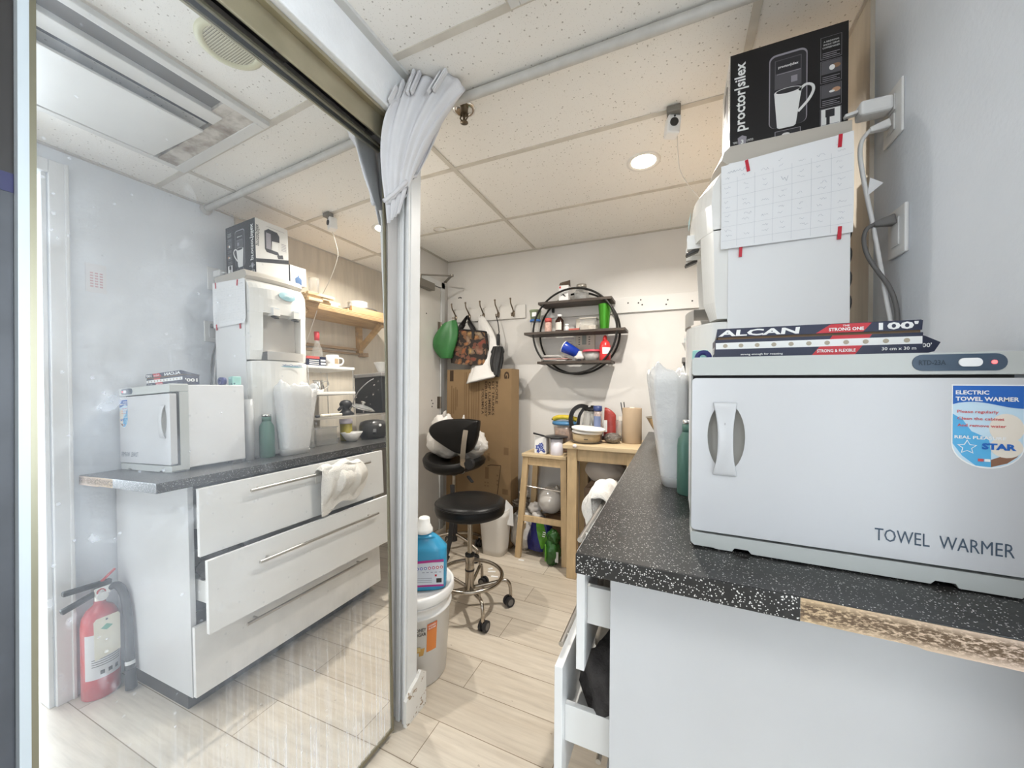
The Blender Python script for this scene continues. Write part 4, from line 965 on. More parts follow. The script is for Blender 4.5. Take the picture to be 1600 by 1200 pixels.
MB().m(CURT).grid(curt_back, 60, 30).build('lining', cu, solid=0.0025)
b = MB().m(CURT)
for u in (0.04, 0.13, 0.33, 0.40, 0.62, 0.70):
    for k in range(2):
        a = curt(u + 0.016 * k, 0.0); c = curt(u + 0.016 * k, 0.17); q = Vector((0.006, -0.014, 0.0)); a = a + q; c = c + q; a.z = min(a.z + 0.012, ZC - 0.004)
        b.bar(a, c, 0.0055, 0.016, up=(0.3, -1, 0))
b.build('pleat', cu, bevel=0.0015)
def tail(u, v):
    p = Vector(curt(u, 1.0)); q = Vector((-0.930 + 0.028 * u, 1.008 + 0.030 * u, 1.79 + 0.05 * u))
    p = p.lerp(q, v); p.y -= 0.004 * math.sin(u * 25 + v); return p
MB().m(CURT).grid(tail, 24, 8).build('tail', cu, solid=0.002)
b = MB().m(CURT); tb_ = [curt(i / 8, 0.97) + Vector((0, -0.008, 0)) for i in range(9)]; b.tube(tb_, 0.007, 8); b.build('tie_band', cu)
# sprinkler head
sp_ = thing('sprinkler_head', (-0.763, 1.240, ZC), 'brass sprinkler head in the ceiling near the curtain', 'sprinkler')
SPB = mat('sprinkler_brass', (0.16, 0.125, 0.085), 0.4, 0.9)
MB().m(CHROME).lathe([(0.044, 0), (0.043, -0.005), (0.036, -0.007), (0.024, -0.002), (0, -0.002)], (-0.763, 1.240, ZC), 28).build('escutcheon', sp_)
b = MB().m(SPB).cyl((-0.763, 1.240, ZC - 0.002), (-0.763, 1.240, ZC - 0.022), 0.015).cyl((-0.763, 1.240, ZC - 0.022), (-0.763, 1.240, ZC - 0.050), 0.005)
for s in (-1, 1): b.tube([(-0.763 + s * 0.012, 1.240, ZC - 0.02), (-0.763 + s * 0.018, 1.240, ZC - 0.035), (-0.763 + s * 0.004, 1.240, ZC - 0.052)], 0.003, 6)
b.lathe([(0, -0.052), (0.012, -0.052), (0.016, -0.055), (0.0, -0.056)], (-0.763, 1.240, ZC)); b.build('head', sp_)
# recessed downlight
rl_ = thing('downlight', (-0.147, 1.872, ZC), 'lit round recessed ceiling downlight with a white rim', 'light')
MB().m(mat('light_rim', (0.72, 0.70, 0.66), 0.4)).lathe([(0.078, 0.0), (0.077, -0.004), (0.070, -0.007), (0.062, -0.004), (0.056, -0.001)], (-0.147, 1.872, ZC), 40).build('rim', rl_)
MB().m(mat('lamp_lens', (1, 0.95, 0.85), 0.5, emit=(1.0, 0.90, 0.74), es=9.0)).lathe([(0.058, -0.0012), (0.0, -0.0012)], (-0.147, 1.872, ZC), 40).build('lens', rl_)
rl2 = dup(rl_, (-1.50, 1.50, ZC), 'added fill downlight behind the white post near the back door')  # unseen fixture added to carry the corner fill lamp
# security camera with cord
sc = thing('security_camera', (-0.010, 1.560, ZC), 'small white cube camera on a grey ceiling bracket', 'camera')
MB().m(mat('bracket_grey', (0.20, 0.19, 0.17), 0.5, 0.3)).box(-0.038, 0.012, 1.535, 1.572, ZC - 0.026, ZC - 0.003).build('bracket', sc, bevel=0.003)
b = MB().m(PLATE); b.T = Matrix.Translation((-0.014, 1.566, 2.246)) @ Matrix.Rotation(math.radians(20), 4, 'Z') @ Matrix.Rotation(math.radians(6), 4, 'Y')
b.box(-0.025, 0.025, -0.012, 0.034, -0.036, 0.036); b.build('body', sc, bevel=0.006)
b = MB().m(DARK); b.T = Matrix.Translation((-0.014, 1.566, 2.246)) @ Matrix.Rotation(math.radians(20), 4, 'Z') @ Matrix.Rotation(math.radians(6), 4, 'Y')
b.cyl((-0.002, -0.012, 0.004), (-0.002, -0.017, 0.004), 0.0155, seg=20).cyl((-0.002, -0.012, 0.028), (-0.002, -0.0135, 0.028), 0.004, seg=10); b.build('lens', sc)
MB().m(mat('cord_cream', (0.62, 0.58, 0.52), 0.5)).tube([(0.0, 1.59, 2.214), (0.004, 1.615, 2.15), (0.02, 1.64, 2.08), (0.10, 1.65, 1.96), (0.20, 1.66, 1.86), (0.29, 1.66, 1.70), (0.36, 1.65, 1.56), (0.42, 1.64, 1.50), (0.47, 1.62, 1.42)], 0.0022, 6, sm=6).build('cable', sc)
tb_ = MB().m(mat('ring_cream', (0.60, 0.56, 0.49), 0.6)).tube([(-1.50 + 0.045 * math.cos(a), 2.13 + 0.035 * math.sin(a), ZC - 0.004) for a in [i * PI / 10 for i in range(20)]], 0.003, 6, closed=True)
tag(tb_.build('ceiling_ring', None, (-1.50, 2.13, ZC)), 'thin cream ring stuck on the ceiling above the salon chair', 'ring')
# ---------------------------------------------------------------- wooden wall shelf past the cooler (seen in the mirror)
WOOD = mat('raw_wood', (0.50, 0.33, 0.16), 0.6, noise=0.25, nscale=6, stretch=(6, 1, 6))
WOODL = mat('pale_wood_strip', (0.66, 0.49, 0.28), 0.6, noise=0.18, nscale=6, stretch=(8, 1, 8))
WOODD = mat('dark_wood_strip', (0.30, 0.18, 0.09), 0.6, noise=0.2, nscale=6, stretch=(8, 1, 8))
XB = XW - 0.0105
ws = thing('wall_shelf', (0.34, 1.92, 1.55), 'raw wooden wall shelf on triangular brackets past the water cooler', 'shelf')
b = MB().m(WOOD).box(0.200, XB, 1.49, 2.36, 1.778, 1.815)
for i, z in enumerate((1.784, 1.794, 1.805)): b.m(WOODD).box(0.1985, 0.200, 1.49, 2.36, z, z + 0.003)
b.m(WOOD).box(0.200, 0.222, 1.90, 2.36, 1.815, 1.852).box(0.230, 0.30, 1.89, 2.36, 1.815, 1.836)
b.build('board', ws, bevel=0.0015)
for y in (1.56, 2.20):
    b = MB().m(WOOD).box(XB - 0.035, XB, y - 0.020, y + 0.020, 1.56, 1.778).bar((XB - 0.03, y, 1.60), (0.225, y, 1.768), 0.036, 0.030, up=(0, 1, 0))
    b.build('bracket', ws)
b = MB().m(mat('weathered_wood', (0.36, 0.25, 0.15), 0.7, noise=0.25, nscale=6, stretch=(6, 1, 6))).box(XB - 0.022, XB, 1.49, 2.24, 1.548, 1.562).box(XB - 0.016, XB, 1.49, 2.24, 1.58, 1.60).box(XB - 0.05, XB, 2.20, 2.26, 1.535, 1.565); b.build('ledger', ws, bevel=0.001)
rr = random.Random(21); L0 = 'pale thin wood strip in the pile on the raw wall shelf'
SPOT = [(0.172, 1.8155), (0.203, 1.8155), (0.234, 1.8155), (0.265, 1.8155), (0.187, 1.8337), (0.218, 1.8337), (0.249, 1.8337), (0.280, 1.8337), (0.176, 1.8519), (0.209, 1.8519), (0.240, 1.8519), (0.300, 1.8155)]
for i in range(12):
    x, z = SPOT[i]; e = 1.80 + rr.uniform(-0.20, 0.075)
    b = MB().m((WOODL, WOODL, WOODD, WOODL)[i % 4]).box(x, x + 0.026, 1.548, e, z, z + 0.0175)
    tag(b.build('wood_strip', None, (x, 1.6, z), bevel=0.001), L0, 'wood strip', 'wood strips piled on the shelf')
jb = thing('bottle_picture_box', (0.19, 1.485, 1.8805), 'small white carton printed with a blue water jug behind the black carton on the cooler', 'box')
b = MB().m(BXW).box(0.160, 0.222, 1.425, 1.525, 1.8805, 1.990); b.m(mat('slate_side', (0.12, 0.12, 0.14), 0.5)).box(0.1605, 0.222, 1.4244, 1.4253, 1.8805, 1.990); b.build('carton', jb)
b = MB().m(mat('jug_blue', (0.05, 0.14, 0.33), 0.5)); ob_ = (0.1598, 1.521, 1.8805)
b.prism([(0.026, 0.004), (0.066, 0.004), (0.067, 0.034), (0.062, 0.042), (0.050, 0.050), (0.050, 0.058), (0.042, 0.058), (0.042, 0.050), (0.030, 0.042), (0.025, 0.034)], ob_, -UY, UZ, 0.0004)
b.text('WATER JUG', ob_, -UY, UZ, 0.046, 0.092, 0.008, 0.066, align='C').text('1 PCS', ob_, -UY, UZ, 0.046, 0.077, 0.008, 0.03, align='C'); b.build('picture', jb)
ty = MB().m(mat('pewter', (0.30, 0.28, 0.25), 0.3, 0.7)).lathe([(0, 0), (0.105, 0), (0.128, 0.012), (0.132, 0.012), (0.108, -0.004), (0, -0.004)], (0.335, 2.09, 1.856), 36)
tag(ty.build('serving_tray', None, (0.335, 2.09, 1.852)), 'round dark metal tray on the raw wall shelf', 'tray')
PORC = mat('porcelain', (0.83, 0.82, 0.80), 0.25)
for i in range(5):
    p = MB().m(PORC).lathe([(0, 0.0), (0.045, 0.0), (0.072, 0.012), (0.0735, 0.0135), (0.046, 0.004), (0, 0.004)], (0.320, 2.065, 1.8568 + i * 0.0128), 32)
    tag(p.build('plate', None, (0.320, 2.065, 1.8568 + i * 0.0128)), 'white plate in the stack on the round dark tray', 'plate', 'plates stacked on the wall shelf')
b = MB().m(mat('clear_glass', (0.95, 0.96, 0.95), 0.05, trans=0.85, alpha=0.5)).lathe([(0, 0.002), (0.030, 0.002), (0.032, 0.10), (0.034, 0.12), (0.032, 0.12), (0.030, 0.10), (0.028, 0.006), (0, 0.006)], (0.27, 1.66, 1.8702), 24)
GLASS = MATS['clear_glass']
tag(b.build('drinking_glass', None, (0.27, 1.66, 1.8702)), 'tall clear glass on the wood strips of the raw wall shelf', 'glass')

# ---------------------------------------------------------------- rack behind the cooler
RK = mat('rack_white', (0.80, 0.79, 0.76), 0.35)
rk = thing('shelf_rack', (0.26, 1.665, 0.913), 'white two tier counter rack with thin wire legs', 'rack')
for z in (1.225, 1.387): MB().m(RK).box(0.13, 0.40, 1.495, 1.840, z, z + 0.018).build('shelf', rk, bevel=0.003)
for x in (0.14, 0.39):
    for y in (1.503, 1.832): MB().m(CHROME).cyl((x, y, 1.0872), (x, y, 1.387), 0.0032, seg=8).build('leg', rk)
ACR = mat('acrylic', (0.90, 0.90, 0.88), 0.08, trans=0.75, alpha=0.55)
ak = thing('acrylic_shelf', (0.24, 1.77, 0.913), 'long clear acrylic riser shelf under the white rack', 'shelf')
MB().m(ACR).box(0.085, 0.42, 1.480, 2.10, 1.075, 1.087).build('top', ak, bevel=0.002)
for y in (1.486, 2.094): MB().m(ACR).box(0.090, 0.41, y - 0.004, y + 0.004, 0.913, 1.075).build('leg', ak)
sb = thing('seasoning_box', (0.19, 1.57, 1.4055), 'red and navy carton on the upper tier of the white rack', 'box')
b = MB().m(NAVY).box(0.150, 0.215, 1.505, 1.635, 1.4055, 1.462).m(mat('salmon_red', (0.55, 0.10, 0.09), 0.4)).box(0.1495, 0.2155, 1.5045, 1.590, 1.447, 1.4625); b.build('carton', sb)
b = MB().m(BXW).quad((0.1498, 0, 0), -UY, UZ, -1.631, -1.597, 1.414, 1.426).quad((0.1498, 0, 0), -UY, UZ, -1.631, -1.597, 1.434, 1.445)
for i in range(3): b.quad((0.1498, 0, 0), -UY, UZ, -1.585, -1.52, 1.413 + i * 0.011, 1.418 + i * 0.011)
b.build('print', sb)
mg = thing('mug', (0.19, 1.715, 1.4055), 'white mug with a brown picture on the upper tier of the white rack', 'mug')
MB().m(PORC).lathe([(0, 0), (0.036, 0), (0.039, 0.004), (0.039, 0.078), (0.036, 0.078), (0.035, 0.008), (0, 0.008)], (0.19, 1.715, 1.4055), 28).build('cup', mg)
MB().m(PORC).tube([(0.166, 1.745, 1.465), (0.158, 1.765, 1.462), (0.155, 1.772, 1.443), (0.160, 1.762, 1.424), (0.168, 1.744, 1.420)], 0.005, 8, sm=4).build('handle', mg)
MB().m(mat('tan_print', (0.45, 0.33, 0.2), 0.5)).grid(lambda u, v: (0.19 - 0.0394 * math.cos(-0.35 + 0.8 * u), 1.715 + 0.0394 * math.sin(-0.35 + 0.8 * u), 1.425 + 0.035 * v), 6, 2).build('picture', mg)
bo = thing('sauce_bottle', (0.31, 1.70, 1.4055), 'clear bottle with a red cap at the back of the white rack', 'bottle')
MB().m(GLASS).lathe([(0, 0.0), (0.030, 0.0), (0.032, 0.004), (0.032, 0.12), (0.016, 0.165), (0.013, 0.19), (0, 0.19)], (0.31, 1.70, 1.4055), 24).build('body', bo)
MB().m(mat('cap_red', (0.55, 0.04, 0.05), 0.4)).lathe([(0, 0.188), (0.0155, 0.188), (0.0165, 0.245), (0, 0.247)], (0.31, 1.70, 1.4055), 20).build('cap', bo)
cr = thing('creamer_jug', (0.185, 1.60, 1.2435), 'small chrome jug on the lower tier of the white rack', 'jug')
MB().m(CHROME).lathe([(0, 0), (0.028, 0), (0.036, 0.02), (0.034, 0.045), (0.026, 0.062), (0.030, 0.075), (0.028, 0.075), (0.024, 0.062), (0, 0.060)], (0.185, 1.60, 1.2435), 24).build('body', cr)
MB().m(CHROME).tube([(0.175, 1.632, 1.305), (0.168, 1.655, 1.312), (0.168, 1.660, 1.285), (0.178, 1.634, 1.265)], 0.004, 8, sm=4).build('handle', cr)
CRM = mat('cream_rubber', (0.74, 0.68, 0.57), 0.6)
for k, (y, z) in enumerate(((1.60, 1.0965), (1.66, 1.0965))):
    b = MB().m(CRM).tube([(0.11, y - 0.045, z), (0.115, y - 0.01, z + 0.001), (0.12, y + 0.05, z)], 0.0095, 10, sm=4)
    tag(b.build('utensil_handle', None, (0.115, y, 1.087)), 'cream rubber handle lying on the acrylic shelf, ' + ('nearer the water cooler' if k == 0 else 'nearer the black grinder'), 'utensil')
b = MB().m(RUB).tube([(0.135, 1.54, 1.095), (0.15, 1.60, 1.095), (0.165, 1.66, 1.095)], 0.0075, 8)
tag(b.build('knife', None, (0.15, 1.6, 1.087)), 'black handled knife lying on the acrylic shelf', 'knife')
gd = thing('grinder', (0.14, 1.765, 1.087), 'small black hand grinder on the acrylic shelf', 'grinder')
MB().m(RUB).lathe([(0, 0), (0.045, 0.0), (0.05, 0.012), (0.030, 0.030), (0.022, 0.045), (0.036, 0.060), (0.040, 0.078), (0.028, 0.095), (0.010, 0.102), (0, 0.102)], (0.14, 1.765, 1.087), 20).build('body', gd)
MB().m(RUB).bar((0.14, 1.765, 1.17), (0.13, 1.70, 1.125), 0.018, 0.012).build('arm', gd)
ld2 = thing('pan_lid', (0.125, 1.885, 1.087), 'clear glass pan lid tilted on the acrylic shelf', 'lid')
b = MB(); b.T = Matrix.Translation((0.130, 1.888, 1.128)) @ Matrix.Rotation(math.radians(-16), 4, 'Y') @ Matrix.Rotation(math.radians(-10), 4, 'X')
b.m(GLASS).lathe([(0.088, 0), (0.06, 0.016), (0.02, 0.022), (0, 0.022)], (0, 0, 0), 32); b.build('glass', ld2, solid=0.003)
b = MB(); b.T = Matrix.Translation((0.130, 1.888, 1.128)) @ Matrix.Rotation(math.radians(-16), 4, 'Y') @ Matrix.Rotation(math.radians(-10), 4, 'X')
b.m(CHROME).lathe([(0.088, -0.003), (0.092, 0), (0.088, 0.003), (0.085, 0), (0.088, -0.003)], (0, 0, 0), 32).lathe([(0, 0.022), (0.012, 0.022), (0.009, 0.034), (0.018, 0.040), (0.016, 0.048), (0, 0.05)], (0, 0, 0), 16); b.build('knob', ld2)
SPK = NT('speckled_black', 0.3); SPK.col(SPK.mix(SPK.math('GREATER_THAN', SPK.noise(SPK.map(), 28, 3, 0.6), 0.66), (0.012, 0.012, 0.012), (0.55, 0.50, 0.45)))
cf = thing('coffee_machine', (0.17, 2.02, 1.087), 'black speckled coffee machine at the far end of the acrylic shelf', 'coffee machine')
MB().m(SPK.m).box(0.035, 0.30, 1.985, 2.085, 1.0875, 1.345).build('body', cf, bevel=0.006)
MB().m(mat('machine_grey', (0.22, 0.21, 0.20), 0.4)).box(0.030, 0.30, 1.982, 2.088, 1.345, 1.372).build('lid', cf, bevel=0.004)
b = MB().m(RK).lathe([(0.0, 0.0), (0.022, 0.0), (0.026, 0.012), (0.050, 0.072), (0.052, 0.074), (0.047, 0.074), (0.020, 0.014), (0, 0.014)], (0.080, 2.035, 1.3725), 28)
tag(b.build('coffee_dripper', None, (0.080, 2.035, 1.3725)), 'white cone dripper on top of the black coffee machine', 'dripper')
tag(MB().m(GC).tube([(0.10, 1.975, 1.33), (0.12, 1.93, 1.30), (0.15, 1.88, 1.24), (0.17, 1.86, 1.18), (0.20, 1.85, 1.12), (0.25, 1.852, 1.0925)], 0.004, 8, sm=5).build('machine_cord', None, (0.2, 1.9, 1.0875)), 'grey cord drooping from the black coffee machine', 'cord')
pt = thing('rice_cooker', (0.115, 1.965, 0.913), 'round black cooker on the worktop under the acrylic shelf', 'cooker')
MB().m(mat('cooker_black', (0.035, 0.033, 0.032), 0.35, noise=0.3, nscale=12)).lathe([(0, 0), (0.075, 0), (0.088, 0.02), (0.090, 0.09), (0.080, 0.118), (0.04, 0.128), (0, 0.130)], (0.115, 1.965, 0.913), 28).build('body', pt)
MB().m(PLATE).cyl((0.028, 1.945, 1.005), (0.022, 1.943, 1.006), 0.009, seg=12).build('button', pt)
MB().m(RUB).bar((0.04, 1.91, 0.975), (0.02, 1.885, 0.955), 0.02, 0.02).build('latch', pt)
b = MB().m(PORC).lathe([(0, 0), (0.03, 0), (0.045, 0.02), (0.070, 0.060), (0.0665, 0.060), (0.042, 0.024), (0, 0.008)], (0.135, 1.80, 0.913), 28)
tag(b.build('bowl', None, (0.135, 1.80, 0.913)), 'white bowl on the worktop in front of the yellow jar', 'bowl')
yj = thing('jar', (0.225, 1.835, 0.913), 'glass jar of yellow green filling with a pale lid under the acrylic shelf', 'jar')
MB().m(mat('olive_fill', (0.40, 0.34, 0.05), 0.25)).lathe([(0, 0), (0.036, 0), (0.039, 0.005), (0.039, 0.115), (0, 0.115)], (0.225, 1.835, 0.913), 24).build('body', yj)
MB().m(mat('lilac_lid', (0.72, 0.66, 0.76), 0.4)).lathe([(0, 0.115), (0.041, 0.115), (0.041, 0.146), (0, 0.148)], (0.225, 1.835, 0.913), 24).build('lid', yj)
pb_ = thing('plastic_box', (0.21, 1.62, 0.913), 'clear open plastic box on the worktop beside the water cooler', 'box')
CLP = mat('clear_plastic', (0.90, 0.90, 0.88), 0.10, trans=0.7, alpha=0.38)
b = MB().m(CLP)
for a in ((0.145, 0.147, 1.545, 1.695), (0.283, 0.285, 1.545, 1.695), (0.147, 0.283, 1.545, 1.547), (0.147, 0.283, 1.693, 1.695)): b.box(*a, 0.914, 1.020)
b.box(0.145, 0.285, 1.545, 1.695, 0.913, 0.915); b.build('box', pb_)
b = MB().m(CLP).tube([(0.142, 1.542, 1.020), (0.288, 1.542, 1.020), (0.288, 1.698, 1.020), (0.142, 1.698, 1.020)], 0.0035, 6, closed=True); b.build('rim', pb_)
b = MB().m(mat('mixing_bowl_steel', (0.42, 0.37, 0.29), 0.22, 0.95)).lathe([(0, 0), (0.045, 0), (0.06, 0.01), (0.105, 0.085), (0.132, 0.135), (0.137, 0.137), (0.130, 0.132), (0.10, 0.085), (0.055, 0.014), (0, 0.008)], (-0.022, 2.30, 0.913), 36)
tag(b.build('mixing_bowl', None, (-0.022, 2.30, 0.913)), 'wide flared steel bowl at the far end of the worktop', 'bowl')
# ---------------------------------------------------------------- back wall
b = MB().m(mat('strip_white', (0.69, 0.672, 0.645), 0.5)).box(-0.96, 0.155, YB - 0.016, YB, 1.752, 1.862); b.m(DARK)
for x, z in ((-0.31, 1.82), (-0.24, 1.815), (-0.225, 1.835), (-0.215, 1.80), (-0.05, 1.82), (-0.06, 1.79), (0.10, 1.80)): b.cyl((x, YB - 0.0155, z), (x, YB - 0.0168, z), 0.0055, seg=8)
struct(b.build('trim_5', bevel=0.002))
HK = mat('hook_bronze', (0.26, 0.21, 0.16), 0.3, 0.95)
hb_ = thing('hook_board', (-1.44, YB, 1.77), 'white coat rack board with five metal hooks on the back wall', 'coat rack')
MB().m(mat('board_white', (0.68, 0.66, 0.625), 0.5)).box(-1.785, -1.095, YB - 0.018, YB, 1.768, 1.876).build('board', hb_, bevel=0.003)
HX = (-1.742, -1.606, -1.470, -1.332, -1.195)
for x in HX:
    b = MB().m(HK).lathe([(0, -0.003), (0.014, 0), (0.012, 0.004), (0, 0.006)], (x, YB - 0.019, 1.808), axis='Y', sy=1.9)
    b.tube([(x, YB - 0.022, 1.812), (x, YB - 0.030, 1.832), (x, YB - 0.052, 1.856), (x, YB - 0.078, 1.880), (x, YB - 0.086, 1.912)], 0.0055, 8, sm=5).sphere((x, YB - 0.087, 1.914), 0.0085, 10, 6)
    b.tube([(x, YB - 0.022, 1.805), (x, YB - 0.040, 1.790), (x, YB - 0.056, 1.785), (x, YB - 0.064, 1.800)], 0.0055, 8, sm=4).sphere((x, YB - 0.064, 1.803), 0.006, 10, 6)
    b.build('hook', hb_)
sh_ = MB().m(DARK)
for x, z in ((-1.725, 1.985), (-1.712, 1.988), (-1.70, 1.984)): sh_.cyl((x, YB + 0.0, z), (x, YB - 0.002, z), 0.006, seg=8)
struct(sh_.build('wall_screw_holes'))
# bags on the hooks
GBG = mat('green_nylon', (0.035, 0.16, 0.045), 0.45, noise=0.25, nscale=8, bump=0.3, bscale=12)
gb_ = thing('shopping_bag', (-1.70, 2.53, 1.45), 'plain green nylon bag hanging on the first hook by the door', 'bag')
b = MB().m(GBG)
def greenbag(u, v):
    a = 2 * PI * u; w = 0.30 + 0.70 * math.sin(PI * min(1, 0.10 + 0.86 * v)) ** 0.7
    cx = -1.700 - 0.02 * math.sin(PI * v); z = 1.735 - 0.290 * v
    r = 1 + 0.10 * math.sin(3 * a + 5 * v) + 0.05 * math.sin(7 * a + 3 * v)
    return (cx + 0.105 * w * math.cos(a) * r, 2.545 + 0.058 * w * math.sin(a) * r - 0.02 * v, z + 0.02 * math.cos(a) * (1 - v))
b.grid(greenbag, 32, 16, wrap=True); b.add([greenbag(i / 32, 1) for i in range(32)], [tuple(range(32))]); b.add([greenbag(i / 32, 0) for i in range(32)], [tuple(range(32))[::-1]])
b.build('pouch', gb_)
b = MB().m(mat('strap_white', (0.78, 0.78, 0.74), 0.6))
for dx in (-0.035, 0.03, 0.045): b.tube([(HX[0], YB - 0.055, 1.795), (HX[0] + dx * 0.6, YB - 0.09, 1.77), (-1.70 + dx * 1.2, 2.53, 1.715)], 0.006, 6)
b.build('strap', gb_)
TOTE = NT('tapestry', 0.8)
tv = TOTE.n('TexNoise'); tv.inputs['Scale'].default_value = 9; tv.inputs['Detail'].default_value = 3
TOTE.l(TOTE.map(), tv.inputs['Vector'])
tmx = TOTE.n('Mix', data_type='RGBA', blend_type='ADD'); tmx.inputs[0].default_value = 0.16; TOTE.l(TOTE.map(), tmx.inputs[6]); TOTE.l(tv.outputs[1], tmx.inputs[7])
td = TOTE.vor(tmx.outputs[2], 19); tc_ = TOTE.xyz(TOTE.vor(tmx.outputs[2], 19, 'Color'))[0]
TOTE.col(TOTE.mix(TOTE.math('GREATER_THAN', TOTE.math('ADD', td, TOTE.math('MULTIPLY', TOTE.noise(TOTE.map(), 60, 3), 0.5)), 0.80), TOTE.mix(TOTE.mr(td, 0.1, 0.45, 0, 0.75), TOTE.ramp(tc_, [(0.1, (0.33, 0.10, 0.03)), (0.3, (0.40, 0.27, 0.10)), (0.5, (0.10, 0.055, 0.03)), (0.65, (0.36, 0.30, 0.20)), (0.85, (0.20, 0.04, 0.025))]), (0.10, 0.05, 0.03)), (0.02, 0.014, 0.011)))
to_ = thing('tote_bag', (-1.53, 2.56, 1.40), 'dark tapestry tote bag with black straps and gold brown flowers', 'bag')
b = MB().m(TOTE.m)
def totef(u, v):
    a = 2 * PI * u; c, s_ = math.cos(a), math.sin(a)
    ex_ = math.copysign(abs(c) ** 0.35, c); ey_ = math.copysign(abs(s_) ** 0.5, s_)
    return (-1.527 + 0.014 * (v - 0.5) + (0.158 + 0.010 * math.sin(PI * v)) * ex_, 2.585 + (0.028 + 0.020 * v) * ey_, 1.690 - 0.020 * (ex_ + 1) * (1 - v) - 0.292 * v + 0.012 * v * (1 - abs(ex_)) * -1 - 0.010 * ex_ * v)
b.grid(totef, 40, 14, wrap=True); b.add([totef(i / 40, 1) for i in range(40)], [tuple(range(40))])
b.build('body', to_)
b = MB().m(mat('webbing_black', (0.014, 0.012, 0.012), 0.7))
for e in (0.012, 0.505): b.tube([totef(0.25 + 0 * e, v) for v in ()] or [totef(i / 40, 0) for i in range(41)][:-1], 0.007, 6, closed=True) if e < 0.1 else None
for u in (0.02, 0.48, 0.52, 0.98): b.tube([Vector(totef(u, v / 8)) for v in range(9)], 0.006, 6)
b.build('piping', to_)
for s in (-1, 1):
    b = MB().m(MATS['webbing_black']); y = 2.585 - 0.02 * (1 if s < 0 else -1)
    P = smooth_path([(-1.625, y - 0.02, 1.60), (-1.615, y - 0.01, 1.67), (-1.585, y, 1.725), (HX[1] + 0.005, YB - 0.060, 1.803), (-1.525, y, 1.735), (-1.478, y - 0.01, 1.665), (-1.468, y - 0.02, 1.60)], 5)
    for p, q in zip(P, P[1:]): b.bar(p, q + (q - p) * 0.15, 0.005, 0.024, up=(1, 0, 0.2) if abs((q - p).normalized().z) > 0.9 else (0, 0, 1))
    b.build('strap', to_)
WPL = mat('white_carrier', (0.80, 0.78, 0.75), 0.4, trans=0.12, bump=0.7, bscale=22)
wb = thing('carrier_bag', (-1.42, 2.62, 1.22), 'long white plastic carrier bag hanging behind the tapestry tote', 'bag')
def whitebag(u, v):
    a = 2 * PI * u; w = 0.14 + 0.86 * min(1, (v * 1.25)) ** 0.8
    cx = -1.462 + 0.030 * v + 0.05 * math.sin(v * 3.0) ; r = 1 + 0.13 * math.sin(4 * a + 4 * v) * (1 - 0.4 * v) + 0.06 * math.sin(9 * a - 6 * v)
    return (cx + 0.050 * v * v + 0.128 * w * math.cos(a) * r, 2.660 + 0.030 * w * math.sin(a) * r - 0.150 * v ** 2.2, 1.795 - (0.50 + 0.055 * (1 - math.cos(a)) * 0.5) * v)
b = MB().m(WPL).grid(whitebag, 40, 24, wrap=True); b.build('bag', wb, solid=0.0015)
um = thing('umbrella', (HX[3], 2.66, 1.30), 'folded black umbrella hanging from the fourth hook', 'umbrella')
BLK = mat('black_nylon', (0.014, 0.014, 0.015), 0.6)
ux, uy = HX[3] + 0.045, 2.655
MB().m(BLK).tube([(HX[3], YB - 0.058, 1.79), (HX[3] + 0.02, 2.672, 1.74), (ux - 0.004, uy, 1.655), (ux, uy - 0.02, 1.63)], 0.004, 6).build('strap', um)
MB().m(RUB).lathe([(0, 0.09), (0.013, 0.088), (0.015, 0.06), (0.014, 0.0), (0.009, -0.012), (0.006, -0.02)], (ux, uy - 0.025, 1.545), 14).build('handle', um)
def umb(u, v):
    a = 2 * PI * u; r = 0.012 + 0.036 * math.sin(PI * min(1, v * 0.72 + 0.18)) * (1 + 0.22 * math.sin(8 * a + 3 * v)); sag = 0.010 * math.sin(v * 5 + 1)
    return (ux + r * math.cos(a) * (1.0 + 0.2 * (v < 0.25)) + sag * 0.5 - 0.004 + 0.046 * v, uy + r * math.sin(a) - 0.035 - 0.095 * v, 1.535 - 0.235 * v + (0.02 * math.sin(4 * a) if v > 0.85 else 0) * 0.4)
b = MB().m(BLK).grid(umb, 32, 16, wrap=True); b.add([umb(i / 32, 1) for i in range(32)], [tuple(range(32))]); b.add([umb(i / 32, 0) for i in range(32)], [tuple(range(32))[::-1]]); b.build('canopy', um)
# keypad and paper between the shelves
kp = thing('alarm_keypad', (-0.61, YB, 1.6), 'beige alarm keypad on the back wall behind the round shelf', 'keypad')
MB().m(mat('keypad_beige', (0.60, 0.55, 0.46), 0.5)).box(-0.682, -0.541, YB - 0.030, YB, 1.488, 1.730).build('case', kp, bevel=0.004)
b = MB().m(mat('lcd_grey', (0.22, 0.25, 0.22), 0.3)).box(-0.633, -0.602, YB - 0.0325, YB - 0.030, 1.535, 1.61).m(mat('keypad_face', (0.68, 0.63, 0.54), 0.5)).box(-0.678, -0.545, YB - 0.0315, YB - 0.030, 1.655, 1.722).m(DARK)
for x in (-0.655, -0.580):
    for i in range(5): b.box(x - 0.006, x + 0.006, YB - 0.0325, YB - 0.030, 1.535 + i * 0.017, 1.540 + i * 0.017)
b.build('display', kp)
pn_ = thing('taped_note', (-0.73, YB, 1.54), 'lined paper note on the back wall left of the beige keypad', 'note')
b = MB().m(mat('note_paper', (0.66, 0.62, 0.57), 0.7)).box(-0.786, -0.690, YB - 0.0012, YB, 1.44, 1.645); b.m(mat('note_ink', (0.36, 0.30, 0.40), 0.7))
for i in range(8): b.quad((0, YB - 0.0013, 0), UX, UZ, -0.778, -0.70 - 0.01 * (i % 3), 1.46 + i * 0.021, 1.4635 + i * 0.021)
b.build('sheet', pn_)
